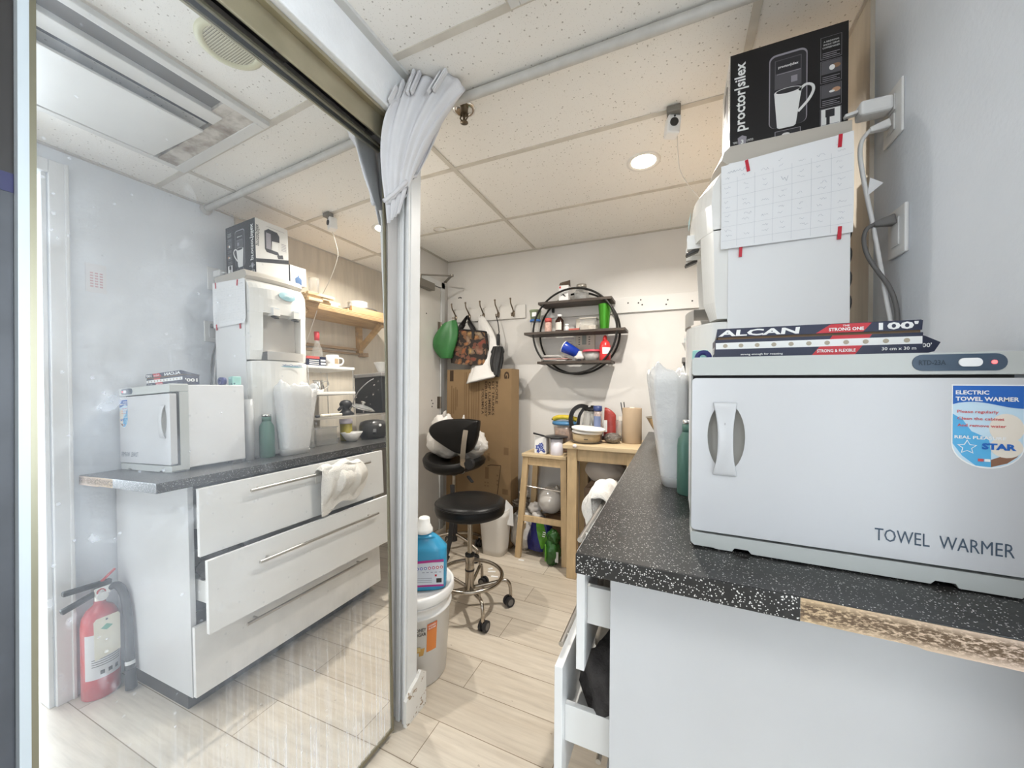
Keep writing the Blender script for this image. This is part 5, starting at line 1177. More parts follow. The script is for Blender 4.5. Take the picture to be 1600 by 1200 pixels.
# ---------------------------------------------------------------- round shelf
SHB = mat('shelf_board', (0.055, 0.040, 0.030), 0.5, noise=0.3, nscale=6, stretch=(1, 8, 8)); IRON = mat('black_iron', (0.012, 0.011, 0.010), 0.4, 0.4)
rs = thing('round_shelf', (-0.655, 2.63, 1.31), 'round black metal wall shelf with three dark wood boards', 'shelf')
RC = (-0.660, 1.617); RR = 0.300
for y, r in ((2.548, RR), (2.700, RR)):
    MB().m(IRON).tube([(RC[0] + r * math.cos(2 * PI * i / 64), y, RC[1] + r * math.sin(2 * PI * i / 64)) for i in range(64)], 0.0075, 8, closed=True).build('ring', rs)
for x0_, x1_, z in ((-0.922, -0.395, 1.828), (-1.030, -0.305, 1.612), (-0.925, -0.395, 1.396)):
    MB().m(SHB).box(x0_, x1_, 2.540, 2.712, z - 0.009, z + 0.009).build('board', rs, bevel=0.001)
for x in (-0.86, -0.46): MB().m(IRON).box(x - 0.008, x + 0.008, 2.700, YB - 0.0165, 1.79, 1.819).build('bracket', rs)
Z1, Z2, Z3 = 1.8372, 1.6212, 1.4052
cc = thing('creamer_carton', (-0.745, 2.61, Z1), 'white drink carton with a gabled brown top on the upper board', 'carton')
MB().m(BXW).box(-0.775, -0.705, 2.575, 2.640, Z1, Z1 + 0.115).build('body', cc)
b = MB().m(mat('gable_brown', (0.10, 0.07, 0.05), 0.5)).add([(-0.775, 2.575, Z1 + 0.115), (-0.705, 2.575, Z1 + 0.115), (-0.705, 2.640, Z1 + 0.115), (-0.775, 2.640, Z1 + 0.115), (-0.775, 2.6075, Z1 + 0.145), (-0.700, 2.6075, Z1 + 0.158)], [(0, 1, 5, 4), (2, 3, 4, 5), (1, 2, 5), (3, 0, 4)]); b.build('gable_top', cc)
b = MB().m(RED).quad((0, 2.5745, 0), UX, UZ, -0.772, -0.760, Z1 + 0.095, Z1 + 0.110); b.m(DARK).prism([(-0.765, Z1 + 0.04), (-0.74, Z1 + 0.055), (-0.72, Z1 + 0.03), (-0.735, Z1 + 0.035), (-0.745, Z1 + 0.045)], (0, 2.5745, 0), UX, UZ, 0.0004)
b.m(mat('faint_blue', (0.35, 0.42, 0.60), 0.5)).quad((0, 2.5745, 0), UX, UZ, -0.758, -0.715, Z1 + 0.075, Z1 + 0.085); b.build('print', cc)
gj = thing('glass_jar', (-0.62, 2.62, Z1), 'clear glass jar with a clamp lid on the upper board of the round shelf', 'jar')
MB().m(GLASS).lathe([(0, 0.002), (0.048, 0.002), (0.052, 0.01), (0.052, 0.06), (0.036, 0.085), (0.036, 0.095), (0.033, 0.095), (0.033, 0.083), (0.048, 0.058), (0.048, 0.012), (0, 0.008)], (-0.62, 2.62, Z1), 28).build('body', gj)
MB().m(mat('jar_lid', (0.38, 0.35, 0.31), 0.3, 0.5)).lathe([(0, 0.094), (0.036, 0.094), (0.038, 0.10), (0.036, 0.118), (0, 0.122)], (-0.62, 2.62, Z1), 24).build('lid', gj)
tb2 = thing('plastic_tub', (-0.985, 2.63, Z2), 'sage green tub stacked on a blue one at the left end of the middle board', 'tub')
MB().m(mat('sage_plastic', (0.25, 0.31, 0.19), 0.4)).lathe([(0, 0.105), (0.036, 0.105), (0.042, 0.165), (0.045, 0.168), (0.045, 0.178), (0, 0.178)], (-0.975, 2.63, Z2), 24).build('green_tub', tb2)
MB().m(CLP).lathe([(0, 0.0), (0.032, 0.0), (0.036, 0.09), (0, 0.09)], (-0.975, 2.63, Z2), 24).build('clear_base', tb2)
MB().m(mat('blue_rim', (0.05, 0.16, 0.45), 0.4)).lathe([(0.0, 0.09), (0.041, 0.09), (0.041, 0.105), (0.0, 0.105)], (-0.975, 2.63, Z2), 24).build('blue_rim', tb2)
MB().m(PAPER).box(-0.985, -0.950, 2.584, 2.586, Z2 + 0.125, Z2 + 0.155).build('label', tb2)
pl = thing('spice_bottle', (-0.865, 2.61, Z2), 'small clear bottle of pink pills with a red cap on the middle board', 'bottle')
MB().m(mat('pink_mix', (0.62, 0.40, 0.33), 0.4, noise=0.3, nscale=90)).lathe([(0, 0), (0.026, 0), (0.027, 0.003), (0.027, 0.065), (0.022, 0.078), (0, 0.078)], (-0.865, 2.61, Z2), 20).build('body', pl)
MB().m(mat('cap_coral', (0.55, 0.09, 0.08), 0.4)).lathe([(0, 0.078), (0.026, 0.078), (0.026, 0.106), (0, 0.107)], (-0.865, 2.61, Z2), 20).build('cap', pl)
db = thing('medicine_bottle', (-0.775, 2.60, Z2), 'dark brown medicine bottle with a white label on the middle board', 'bottle')
MB().m(mat('amber_dark', (0.030, 0.014, 0.010), 0.2)).lathe([(0, 0), (0.030, 0), (0.031, 0.004), (0.031, 0.082), (0.020, 0.098), (0.014, 0.103), (0.014, 0.112), (0, 0.112)], (-0.775, 2.60, Z2), 24).build('body', db)
MB().m(BXW).lathe([(0, 0.110), (0.017, 0.110), (0.017, 0.126), (0, 0.127)], (-0.775, 2.60, Z2), 20).build('cap', db)
MB().m(mat('label_cream', (0.68, 0.63, 0.58), 0.6)).grid(lambda u, v: (-0.775 + 0.0315 * math.sin(-0.95 + 1.7 * u), 2.60 - 0.0315 * math.cos(-0.95 + 1.7 * u), Z2 + 0.012 + 0.055 * v), 10, 1).build('label', db)
wbt = thing('pill_bottle', (-0.722, 2.605, Z2), 'tiny white pill bottle right of the dark brown bottle', 'bottle')
MB().m(BXW).lathe([(0, 0), (0.0165, 0), (0.0165, 0.034), (0.012, 0.040), (0, 0.040)], (-0.722, 2.605, Z2), 18).build('body', wbt)
MB().m(BXW).lathe([(0, 0.040), (0.014, 0.040), (0.014, 0.056), (0, 0.057)], (-0.722, 2.605, Z2), 18).build('cap', wbt)
tag(MB().m(mat('brick_red', (0.42, 0.09, 0.07), 0.5)).box(-0.700, -0.622, 2.575, 2.64, Z2, Z2 + 0.017).build('red_box', None, (-0.66, 2.61, Z2), bevel=0.003), 'flat red box lying on the middle board of the round shelf', 'box')
gbx = thing('food_container', (-0.55, 2.61, Z2), 'clear square food container on the middle board of the round shelf', 'container')
b = MB().m(CLP)
for a in ((-0.618, -0.616, 2.565, 2.655), (-0.506, -0.504, 2.565, 2.655), (-0.616, -0.506, 2.565, 2.567), (-0.616, -0.506, 2.653, 2.655)): b.box(*a, Z2 + 0.001, Z2 + 0.078)
b.build('box', gbx); MB().m(mat('frosted_lid', (0.45, 0.42, 0.37), 0.3)).box(-0.622, -0.500, 2.561, 2.659, Z2 + 0.078, Z2 + 0.086).build('lid', gbx, bevel=0.002)
MB().m(mat('grain_fill', (0.52, 0.46, 0.38), 0.8, noise=0.3, nscale=60)).box(-0.614, -0.508, 2.569, 2.651, Z2 + 0.001, Z2 + 0.032).build('contents', gbx)
gc_ = MB().m(mat('green_metal', (0.055, 0.26, 0.02), 0.25, 0.5)).lathe([(0, 0), (0.030, 0), (0.031, 0.004), (0.043, 0.172), (0.044, 0.175), (0.041, 0.175), (0.029, 0.010), (0, 0.010)], (-0.452, 2.60, Z2), 28)
tag(gc_.build('green_tumbler', None, (-0.452, 2.60, Z2)), 'tall shiny green tumbler on the middle board of the round shelf', 'cup')
# lower board
pr = random.Random(8)
for i in range(7):
    c = [(0.80, 0.78, 0.75), (0.55, 0.50, 0.46), (0.62, 0.30, 0.26), (0.78, 0.76, 0.73), (0.20, 0.17, 0.16), (0.74, 0.72, 0.68), (0.45, 0.42, 0.40)][i]
    b = MB().m(mat('leaf_%d' % i, c, 0.6)); b.T = Matrix.Translation((-0.80 + pr.uniform(-0.02, 0.03), 2.622 + pr.uniform(-0.01, 0.01), Z3 + 0.004 + i * 0.0062)) @ Matrix.Rotation(pr.uniform(-0.25, 0.25), 4, 'Z') @ Matrix.Rotation(pr.uniform(-0.03, 0.04), 4, 'Y')
    b.box(-0.105 + i * 0.006, 0.105 - i * 0.008, -0.058, 0.058, 0, 0.004); tag(b.build('leaflet', None, (-0.80, 2.622, Z3 + 0.004 + i * 0.0062)), 'paper leaflet in the messy pile on the lower board', 'leaflet', 'leaflets on the lower board')
bc = MB(); bc.T = Matrix.Translation((-0.690, 2.600, 1.487)) @ Matrix.Rotation(math.radians(28), 4, 'Y') @ Matrix.Rotation(math.radians(90), 4, 'Y')
bc.m(mat('cup_blue', (0.012, 0.045, 0.36), 0.25)).lathe([(0, 0.058), (0.031, 0.058), (0.043, -0.058)], (0, 0, 0), 28).m(BXW).lathe([(0.041, -0.056), (0.0445, -0.060), (0.0445, -0.054), (0.0425, -0.054)], (0, 0, 0), 28).lathe([(0.041, -0.056), (0.030, 0.05), (0, 0.05)], (0, 0, 0), 28)
tag(bc.build('blue_cup', None, (-0.690, 2.600, 1.45)), 'bright blue plastic cup tipped over on the pile of papers', 'cup')
tis = MB().m(mat('tissue', (0.74, 0.70, 0.66), 0.9)).sphere((-0.625, 2.61, Z3 + 0.036), (0.036, 0.034, 0.036), 22, 14, lump(0.25, 4, 4)); tag(tis.build('crumpled_tissue', None, (-0.625, 2.61, Z3)), 'crumpled white tissue under the tipped blue cup', 'tissue')
rc_ = thing('food_container', (-0.540, 2.61, Z3), 'clear round container of white sugar with a red lid on the lower board', 'container')
MB().m(CLP).lathe([(0, 0.001), (0.046, 0.001), (0.062, 0.062), (0.059, 0.062), (0.043, 0.004), (0, 0.004)], (-0.540, 2.61, Z3), 32).build('bowl', rc_)
MB().m(mat('sugar', (0.82, 0.80, 0.77), 0.9)).lathe([(0, 0.005), (0.042, 0.005), (0.052, 0.046), (0.02, 0.052), (0, 0.053)], (-0.540, 2.61, Z3), 28).build('contents', rc_)
MB().m(mat('rose_red', (0.50, 0.06, 0.09), 0.4)).lathe([(0, 0.062), (0.066, 0.062), (0.067, 0.070), (0.060, 0.078), (0, 0.080)], (-0.540, 2.61, Z3), 32).build('lid', rc_)
rb = thing('sauce_bottle', (-0.447, 2.60, Z3), 'red squeeze bottle with a white label at the right end of the lower board', 'bottle')
KR = mat('ketchup_red', (0.58, 0.035, 0.035), 0.3)
MB().m(KR).lathe([(0, 0), (0.036, 0), (0.038, 0.005), (0.038, 0.10), (0.030, 0.125), (0.018, 0.138), (0, 0.138)], (-0.447, 2.60, Z3), 24).build('body', rb)
MB().m(KR).lathe([(0, 0.136), (0.017, 0.136), (0.015, 0.16), (0.008, 0.175), (0, 0.176)], (-0.447, 2.60, Z3), 20).build('cap', rb)
MB().m(BXW).grid(lambda u, v: (-0.447 + 0.0386 * math.sin(-0.3 + 1.6 * u), 2.60 - 0.0386 * math.cos(-0.3 + 1.6 * u), Z3 + 0.045 + 0.045 * v), 10, 1).build('label', rb)
bk = MB().m(RUB).box(-0.632, -0.605, 2.555, 2.572, Z3, Z3 + 0.014); tag(bk.build('black_clip', None, (-0.62, 2.56, Z3), bevel=0.003), 'little black clip at the front of the lower board', 'clip')
# ---------------------------------------------------------------- cardboard carton against the back wall
CARD = mat('cardboard', (0.235, 0.152, 0.076), 0.75, noise=0.07, nscale=5); CARDL = mat('cardboard_light', (0.29, 0.193, 0.10), 0.75, noise=0.06, nscale=5)
CINK = mat('carton_ink', (0.045, 0.025, 0.012), 0.8); CINK2 = mat('carton_ink_faint', (0.165, 0.10, 0.047), 0.8)
cbx = thing('cardboard_box', (-1.41, 2.63, 0), 'tall brown cardboard box printed with dark lettering leaning on the back wall', 'box')
CA = Vector((-1.728, 2.575, 0.002)); CU = Vector((0.602, -0.045, 0)).normalized(); CN = Vector((CU.y, -CU.x, 0)); CWD = 0.605; CH = 1.352; CDP = 0.125
def cp_(x, z, d=0.0): return CA + CU * x + UZ * z + CN * d
b = MB().m(CARD); vs = [cp_(x, z, d) for z in (0, CH) for d in (0, -CDP) for x in (0, CWD)]
b.add(vs, [(0, 2, 3, 1), (4, 5, 7, 6), (0, 1, 5, 4), (2, 6, 7, 3), (0, 4, 6, 2)]); b.m(CARDL).add([vs[1], vs[3], vs[7], vs[5]], [(0, 1, 2, 3)])
b.build('carton', cbx, bevel=0.002)
oc = cp_(0, 0, 0.0006)
b = MB().m(CINK)
def vtext(t, x, ztop, h, w, bold=0.02): b.text(t, oc, -UZ, CU, -ztop, x, h, w, bold=bold)
vtext('PROFILE', 0.468, 1.315 - 0.06, 0.021, 0.17); vtext('LIT TRUNKS', 0.436, 1.255, 0.021, 0.26); vtext('OF LUMBER', 0.404, 1.255, 0.021, 0.265); vtext('DRUM WEST', 0.372, 1.255, 0.021, 0.275); vtext('COLUMN A', 0.342, 1.20, 0.021, 0.20)
b.m(CINK).text('G', oc, -UZ, CU, -(CH - 0.02), 0.545, 0.040, 0.055, bold=0.05)
b.m(CINK).prism(rrect(-(CH - 0.005), -(CH - 0.10), 0.030, 0.062, 0.012), oc, -UZ, CU, 0.0003) if False else b.quad(oc, CU, UZ, 0.030, 0.066, CH - 0.095, CH - 0.006)
b.m(CINK2)
for i, (x, z0, z1) in enumerate(((0.045, 0.98, 1.22), (0.065, 0.99, 1.20), (0.085, 1.02, 1.21), (0.10, 1.05, 1.19))): b.quad(oc, CU, UZ, x, x + 0.009, z0, z1)
b.quad(oc, CU, UZ, 0.02, 0.13, 0.72, 0.95)
for i, (x, z0, z1) in enumerate(((0.175, 0.70, 1.33), (0.19, 0.93, 1.33), (0.215, 0.80, 1.30), (0.245, 0.74, 1.30), (0.265, 0.92, 1.30), (0.285, 0.85, 1.28), (0.305, 0.88, 1.25), (0.317, 0.70, 1.33))): b.quad(oc, CU, UZ, x, x + (0.004 if i in (0, 7) else 0.008), z0, z1)
b.m(CINK); b.ribbon([(0.40, 0.60), (0.43, 0.61), (0.52, 0.615), (0.455, 0.12), (0.40, 0.10)], oc, CU, UZ, 0.0055)
b.m(CINK2)
b.quad(oc, CU, UZ, 0.38, 0.412, 0.50, 0.59).quad(oc, CU, UZ, 0.40, 0.42, 0.64, 0.70)
for x in (0.375, 0.40): 
    for z in (0.44, 0.465): b.quad(oc, CU, UZ, x, x + 0.012, z, z + 0.01)
for z in (0.46, 0.49, 0.53): b.quad(oc, CU, UZ, 0.485, 0.497, z, z + 0.012)
b.quad(oc, CU, UZ, 0.495, 0.525, 0.20, 0.36).quad(oc, CU, UZ, 0.49, 0.496, 0.12, 0.36).quad(oc, CU, UZ, 0.545, 0.585, 0.70, 0.755).quad(oc, CU, UZ, 0.535, 0.585, 0.40, 0.44)
b.build('printing', cbx)

# ---------------------------------------------------------------- salon chair
LEA = mat('black_leather', (0.008, 0.0075, 0.0075), 0.36, bump=0.06, bscale=160, spec=0.28)
DCH = mat('worn_chrome', (0.42, 0.38, 0.33), 0.22, 1.0)
ch = thing('salon_chair', (-1.45, 2.25, 0), 'black leather salon chair with a winged backrest and chrome strut', 'chair')
px = [(-1.200, 0.992), (-1.196, 0.975), (-1.205, 0.90), (-1.228, 0.83), (-1.262, 0.785), (-1.305, 0.760), (-1.36, 0.757), (-1.42, 0.775), (-1.49, 0.81), (-1.555, 0.850), (-1.588, 0.895), (-1.578, 0.935), (-1.535, 0.965), (-1.47, 0.985), (-1.38, 0.993), (-1.28, 0.997)]
px = [(p.x, p.y) for p in smooth_path([(x, z, 0) for x, z in px + [px[0]]], 4)][:-1]
b = MB().m(LEA)
cxm, czm = -1.39, 0.885
def yback(x): return 2.185 - 0.25 * (x - cxm) ** 2 * 2.2
rings = []
for s, dy in ((0.90, -0.030), (0.985, -0.022), (1.0, 0.0), (0.985, 0.026), (0.88, 0.036)):
    rings.append([(cxm + (x - cxm) * s, yback(x) + dy, czm + (z - czm) * s) for x, z in px])
n = len(px); vs = [p for r in rings for p in r]; fs = [(k * n + i, k * n + (i + 1) % n, (k + 1) * n + (i + 1) % n, (k + 1) * n + i) for k in range(4) for i in range(n)]
b.smooth = True; b.add(vs, fs)
for k, flip in ((0, False), (4, True)):
    c = (cxm, yback(cxm) + (-0.034 if k == 0 else 0.04), czm); o_ = len(b.v); b.add(rings[k] + [c], [((i + 1) % n, i, n) if not flip else (i, (i + 1) % n, n) for i in range(n)])
b.build('backrest', ch, weld=True)
b = MB().m(LEA)
def seatf(u, v):
    a = 2 * PI * u; prof = [(0.0, 0.612), (0.80, 0.605), (0.97, 0.625), (1.0, 0.655), (0.93, 0.682), (0.55, 0.672), (0.0, 0.660)]
    t = v * (len(prof) - 1); i = min(int(t), len(prof) - 2); f_ = t - i; r = prof[i][0] * (1 - f_) + prof[i + 1][0] * f_; z = prof[i][1] * (1 - f_) + prof[i + 1][1] * f_
    x, y = math.cos(a), math.sin(a); k = 0.045 * (x ** 2) * r * r
    return (-1.475 + 0.235 * r * x, 2.30 + 0.215 * r * y, z + k)
b.grid(seatf, 40, 18, wrap=True); b.build('seat', ch, weld=True)
b = MB().m(DCH); P = smooth_path([(-1.283, 2.14, 0.925), (-1.285, 2.125, 0.86), (-1.292, 2.12, 0.77), (-1.305, 2.14, 0.69), (-1.34, 2.20, 0.632), (-1.42, 2.27, 0.605)], 5)
for p, q in zip(P, P[1:]): b.bar(p, q + (q - p) * 0.1, 0.034, 0.008, up=(0.3, -1, 0.3))
b.build('back_strut', ch)
b = MB().m(RUB).cyl((-1.255, 2.13, 0.70), (-1.255, 2.16, 0.70), 0.034, seg=20).bar((-1.30, 2.20, 0.60), (-1.24, 2.16, 0.575), 0.02, 0.012).box(-1.50, -1.42, 2.22, 2.34, 0.585, 0.612); b.build('tilt_knob', ch, bevel=0.003)
MB().m(DCH).cyl((-1.462, 2.28, 0.30), (-1.462, 2.28, 0.60), 0.0135).build('column', ch)
MB().m(RUB).cyl((-1.462, 2.28, 0.10), (-1.462, 2.28, 0.32), 0.026).build('sleeve', ch)
def caster(parent, x, y, ang, top, R=0.027):
    b = MB().m(RUB); d = Vector((math.cos(ang), math.sin(ang), 0)); s_ = Vector((-d.y, d.x, 0)); c = Vector((x, y, R + 0.001)) - d * 0.012
    for k in (-1, 1): b.cyl(c + s_ * k * 0.006, c + s_ * k * 0.020, R, seg=22)
    b.cyl(c - s_ * 0.014, c + s_ * 0.014, R * 0.72, seg=16)
    b.m(mat('caster_rim', (0.16, 0.15, 0.14), 0.4))
    for k in (-1, 1): b.cyl(c + s_ * k * 0.020, c + s_ * k * 0.0208, R * 0.62, seg=18)
    b.m(RUB).cyl((x, y, R + 0.01), (x, y, top), 0.008, seg=10)
    return b.build('caster', parent)
for k in range(5):
    a = math.radians(-10 + 72 * k); e = Vector((-1.462 + 0.22 * math.cos(a), 2.28 + 0.22 * math.sin(a), 0.085))
    lg = MB().m(DCH).tube([(-1.462, 2.28, 0.155), (-1.462 + 0.13 * math.cos(a), 2.28 + 0.13 * math.sin(a), 0.125), e, (e.x, e.y, 0.062)], 0.0115, 10, sm=3).build('leg', ch)
    caster(lg, e.x, e.y, a + 0.6, 0.068)
b = MB().m(RUB); P = [(-1.36, 2.10, 0.56), (-1.345, 2.085, 0.40), (-1.35, 2.06, 0.20), (-1.37, 2.04, 0.09)]
for p, q in zip(P, P[1:]): b.bar(p, q, 0.030, 0.008, up=(0, -1, 0.2))
b.bar((-1.365, 2.05, 0.11), (-1.385, 2.02, 0.045), 0.045, 0.012, up=(0, -1, 0.2))
b.build('hanging_strap', ch)
PLB = mat('white_plastic_bag', (0.78, 0.75, 0.71), 0.35, trans=0.10, bump=0.9, bscale=26)
b = MB().m(PLB).sphere((-1.56, 2.335, 0.815), (0.165, 0.125, 0.135), 40, 26, lump(0.10, 4.2, 31)).sphere((-1.60, 2.34, 0.93), (0.085, 0.07, 0.075), 26, 16, lump(0.18, 4.5, 12)).sphere((-1.36, 2.34, 0.80), (0.12, 0.11, 0.11), 30, 18, lump(0.14, 4, 5))
b.tube([(-1.585, 2.33, 0.98), (-1.575, 2.32, 1.02), (-1.56, 2.31, 1.035)], 0.02, 8, r1=0.004)
b.tube([(-1.43, 2.32, 0.90), (-1.40, 2.30, 0.98), (-1.39, 2.29, 1.012)], 0.02, 8, r1=0.004)
b.tube([(-1.30, 2.27, 0.80), (-1.25, 2.24, 0.79), (-1.215, 2.22, 0.82)], 0.03, 8, r1=0.006)
tag(b.build('plastic_bag', None, (-1.55, 2.33, 0.69)), 'full white plastic bag sitting on the black salon chair', 'bag')

# ---------------------------------------------------------------- round stool
sx_, sy_ = -1.030, 1.772
so = thing('stool', (sx_, sy_, 0), 'round black padded stool on a chrome base with casters', 'stool')
MB().m(LEA).lathe([(0, 0.520), (0.170, 0.520), (0.188, 0.528), (0.1925, 0.545), (0.193, 0.572), (0.186, 0.588), (0.16, 0.598), (0.08, 0.601), (0, 0.602)], (sx_, sy_, 0), 48).tube([(sx_ + 0.1915 * math.cos(a), sy_ + 0.1915 * math.sin(a), 0.578) for a in [2 * PI * i / 48 for i in range(48)]], 0.0035, 6, closed=True).build('seat', so)
MB().m(DCH).cyl((sx_, sy_, 0.28), (sx_, sy_, 0.522), 0.0135).lathe([(0.0, 0.512), (0.07, 0.512), (0.08, 0.52)], (sx_, sy_, 0)).build('column', so)
MB().m(DCH).cyl((sx_, sy_, 0.075), (sx_, sy_, 0.285), 0.0245, seg=24).build('sleeve', so)
b = MB().m(RUB).cyl((sx_, sy_, 0.285), (sx_, sy_, 0.298), 0.0265, seg=24).cyl((sx_, sy_, 0.205), (sx_, sy_, 0.214), 0.0262, seg=24); b.build('collar', so)
FR_ = 0.178
MB().m(DCH).tube([(sx_ + FR_ * math.cos(2 * PI * i / 56), sy_ + FR_ * math.sin(2 * PI * i / 56), 0.178) for i in range(56)], 0.0105, 10, closed=True).build('foot_ring', so)
for k in range(5):
    a = math.radians(-43 + 72 * k); c, s_ = math.cos(a), math.sin(a)
    lg = MB().m(DCH).tube([(sx_ + 0.02 * c, sy_ + 0.02 * s_, 0.110), (sx_ + 0.12 * c, sy_ + 0.12 * s_, 0.128), (sx_ + 0.185 * c, sy_ + 0.185 * s_, 0.142), (sx_ + 0.215 * c, sy_ + 0.215 * s_, 0.130), (sx_ + 0.226 * c, sy_ + 0.226 * s_, 0.095), (sx_ + 0.228 * c, sy_ + 0.228 * s_, 0.05)], 0.0095, 10, sm=4)
    lg.cyl((sx_ + FR_ * c, sy_ + FR_ * s_, 0.135), (sx_ + FR_ * c, sy_ + FR_ * s_, 0.175), 0.006, seg=8)
    lo = lg.build('leg', so); caster(lo, sx_ + 0.228 * c, sy_ + 0.228 * s_, a + (-0.9, 0.5, 1.2, 0.4, 2.0)[k], 0.055)

# ---------------------------------------------------------------- bucket and detergent
BKW = mat('bucket_white', (0.80, 0.79, 0.77), 0.3)
bx_, by_ = -1.028, 1.298
bu = thing('bucket', (bx_, by_, 0), 'white plastic pail with an orange printed label by the post', 'bucket')
MB().m(BKW).lathe([(0, 0.0), (0.132, 0.0), (0.136, 0.004), (0.152, 0.285), (0.158, 0.287), (0.158, 0.294), (0.153, 0.296), (0.154, 0.325), (0.160, 0.327), (0.160, 0.334), (0.155, 0.336), (0.156, 0.352), (0, 0.352)], (bx_, by_, 0), 56).build('pail', bu)
MB().m(BKW).lathe([(0.166, 0.340), (0.168, 0.344), (0.168, 0.372), (0.163, 0.378), (0.156, 0.378), (0.153, 0.366), (0, 0.366)], (bx_, by_, 0), 56).build('lid', bu)
def bk(r0, r1, z): return r0
def bw_(a, z, d=0.0008):
    r = 0.136 + 0.016 * (z - 0.004) / 0.281 + d; return Vector((bx_ + r * math.cos(a), by_ + r * math.sin(a), z))
ORG = mat('label_orange', (0.68, 0.22, 0.05), 0.45); HON = mat('honey_print', (0.62, 0.36, 0.10), 0.5)
AC = math.radians(-50)   # side of the pail facing the room
b = MB().m(ORG).grid(lambda u, v: bw_(AC + 0.30 + 0.30 * u, 0.150 + 0.115 * v), 6, 3)
b.m(mat('label_orange_dark', (0.60, 0.15, 0.05), 0.45)).grid(lambda u, v: bw_(AC + 0.30 + 0.30 * u, 0.237 + 0.028 * v, 0.0011), 6, 1)
b.m(HON).grid(lambda u, v: bw_(AC + 0.09 + 0.16 * u * v + 0.0 + 0.12 * u * (1 - v), 0.142 + 0.030 * v, 0.0010), 4, 3).grid(lambda u, v: bw_(AC - 0.02 + 0.15 * u, 0.148 + 0.020 * v + 0.01 * math.sin(u * 3), 0.0010), 4, 2)
b.m(mat('leaf_yellow', (0.72, 0.55, 0.25), 0.5)).grid(lambda u, v: bw_(AC + 0.03 + 0.10 * u, 0.162 + 0.018 * v, 0.0013), 3, 2)
tn = Vector((math.cos(AC + 0.11), math.sin(AC + 0.11), 0)); tu = Vector((-tn.y, tn.x, 0)); ot_ = Vector((bx_, by_, 0)) + tn * 0.1520
b.m(DARK).text('HONEY', ot_, tu, UZ, -0.026, 0.244, 0.012, 0.050, bold=0.02).text('SUGAR', ot_, tu, UZ, -0.026, 0.226, 0.012, 0.050, bold=0.02)
b.m(mat('faint_grey', (0.55, 0.52, 0.48), 0.5)).text('APPLY', ot_, tu, UZ, -0.050, 0.188, 0.006, 0.03)
tn = Vector((math.cos(AC + 0.45), math.sin(AC + 0.45), 0)); tu = Vector((-tn.y, tn.x, 0)); ot_ = Vector((bx_, by_, 0)) + tn * 0.1513
b.m(BXW).text('HONEY', ot_, tu, UZ, -0.017, 0.252, 0.007, 0.034, bold=0.01).text('SUGAR', ot_, tu, UZ, -0.017, 0.242, 0.007, 0.034, bold=0.01)
b.build('label', bu)
de = thing('detergent_bottle', (-1.005, 1.295, 0.366), 'bright blue detergent jug with a white cap standing on the pail', 'bottle')
DB = mat('detergent_blue', (0.035, 0.30, 0.52), 0.25, coat=0.2)
DU = Vector((0.86, 0.50, 0)).normalized(); DV = Vector((-DU.y, DU.x, 0)); DC = Vector((-0.990, 1.292, 0.367))
def dsh(u, v):
    a = 2 * PI * u
    prof = [(0.94, 0.0), (1.0, 0.006), (1.0, 0.135), (0.97, 0.165), (0.62, 0.205), (0.34, 0.222), (0.30, 0.235)]
    t = v * (len(prof) - 1); i = min(int(t), len(prof) - 2); f_ = t - i; r = prof[i][0] * (1 - f_) + prof[i + 1][0] * f_; z = prof[i][1] * (1 - f_) + prof[i + 1][1] * f_
    c, s_ = math.cos(a), math.sin(a); q = max(0, min(1, (z - 0.14) / 0.08))
    ex_ = math.copysign(abs(c) ** (0.45 + 0.5 * q), c); ey_ = math.copysign(abs(s_) ** (0.55 + 0.4 * q), s_)
    return DC + DU * (0.108 * r * ex_ + 0.010 * q) + DV * (0.050 * (r if r > 0.5 else r * 1.6) * ey_) + UZ * z
b = MB().m(DB).grid(dsh, 44, 24, wrap=True); b.add([dsh(i / 44, 0) for i in range(44)], [tuple(range(44))[::-1]]); b.add([dsh(i / 44, 1) for i in range(44)], [tuple(range(44))])
b.tube([DC - DU * 0.045 + UZ * 0.225, DC - DU * 0.085 + UZ * 0.245, DC - DU * 0.105 + UZ * 0.20, DC - DU * 0.103 + UZ * 0.13], 0.016, 12, sm=4)
b.build('jug', de)
cc_ = DC + DU * 0.010
MB().m(BXW).lathe([(0, 0.228), (0.036, 0.228), (0.037, 0.232), (0.037, 0.243), (0.032, 0.247), (0.030, 0.256), (0.026, 0.258), (0.0245, 0.286), (0.020, 0.291), (0, 0.292)], (cc_.x, cc_.y, DC.z), 28).build('cap', de)
lo_ = DC - DV * 0.0508
b = MB()
ln = lo_ + UZ * 0
b.m(mat('label_silver', (0.62, 0.66, 0.72), 0.35)).quad(ln, DU, UZ, -0.098, 0.098, 0.022, 0.118, 0.0008)
b.m(mat('label_magenta', (0.40, 0.03, 0.22), 0.4)).prism([(-0.098, 0.110), (0.098, 0.121), (0.098, 0.130), (-0.098, 0.121)], ln, DU, UZ, 0.0010).quad(ln, DU, UZ, -0.098, 0.098, 0.018, 0.026, 0.0010)
cols = [(0.04, 0.10, 0.45), (0.04, 0.10, 0.45), (0.05, 0.08, 0.35), (0.45, 0.05, 0.2), (0.45, 0.05, 0.2), (0.5, 0.05, 0.1), (0.5, 0.05, 0.1)]
for i in range(7):
    b.m(mat('pict_%d' % i, cols[i], 0.5)).prism(ell(-0.010 + 0.0165 * i, 0.093 + 0.0008 * i, 0.0062, 0.0062, 14), ln, DU, UZ, 0.0012)
    b.m(BXW).prism(ell(-0.010 + 0.0165 * i, 0.093 + 0.0008 * i, 0.0034, 0.0034, 10), ln, DU, UZ, 0.0015)
b.m(mat('pict_line', (0.30, 0.32, 0.38), 0.5))
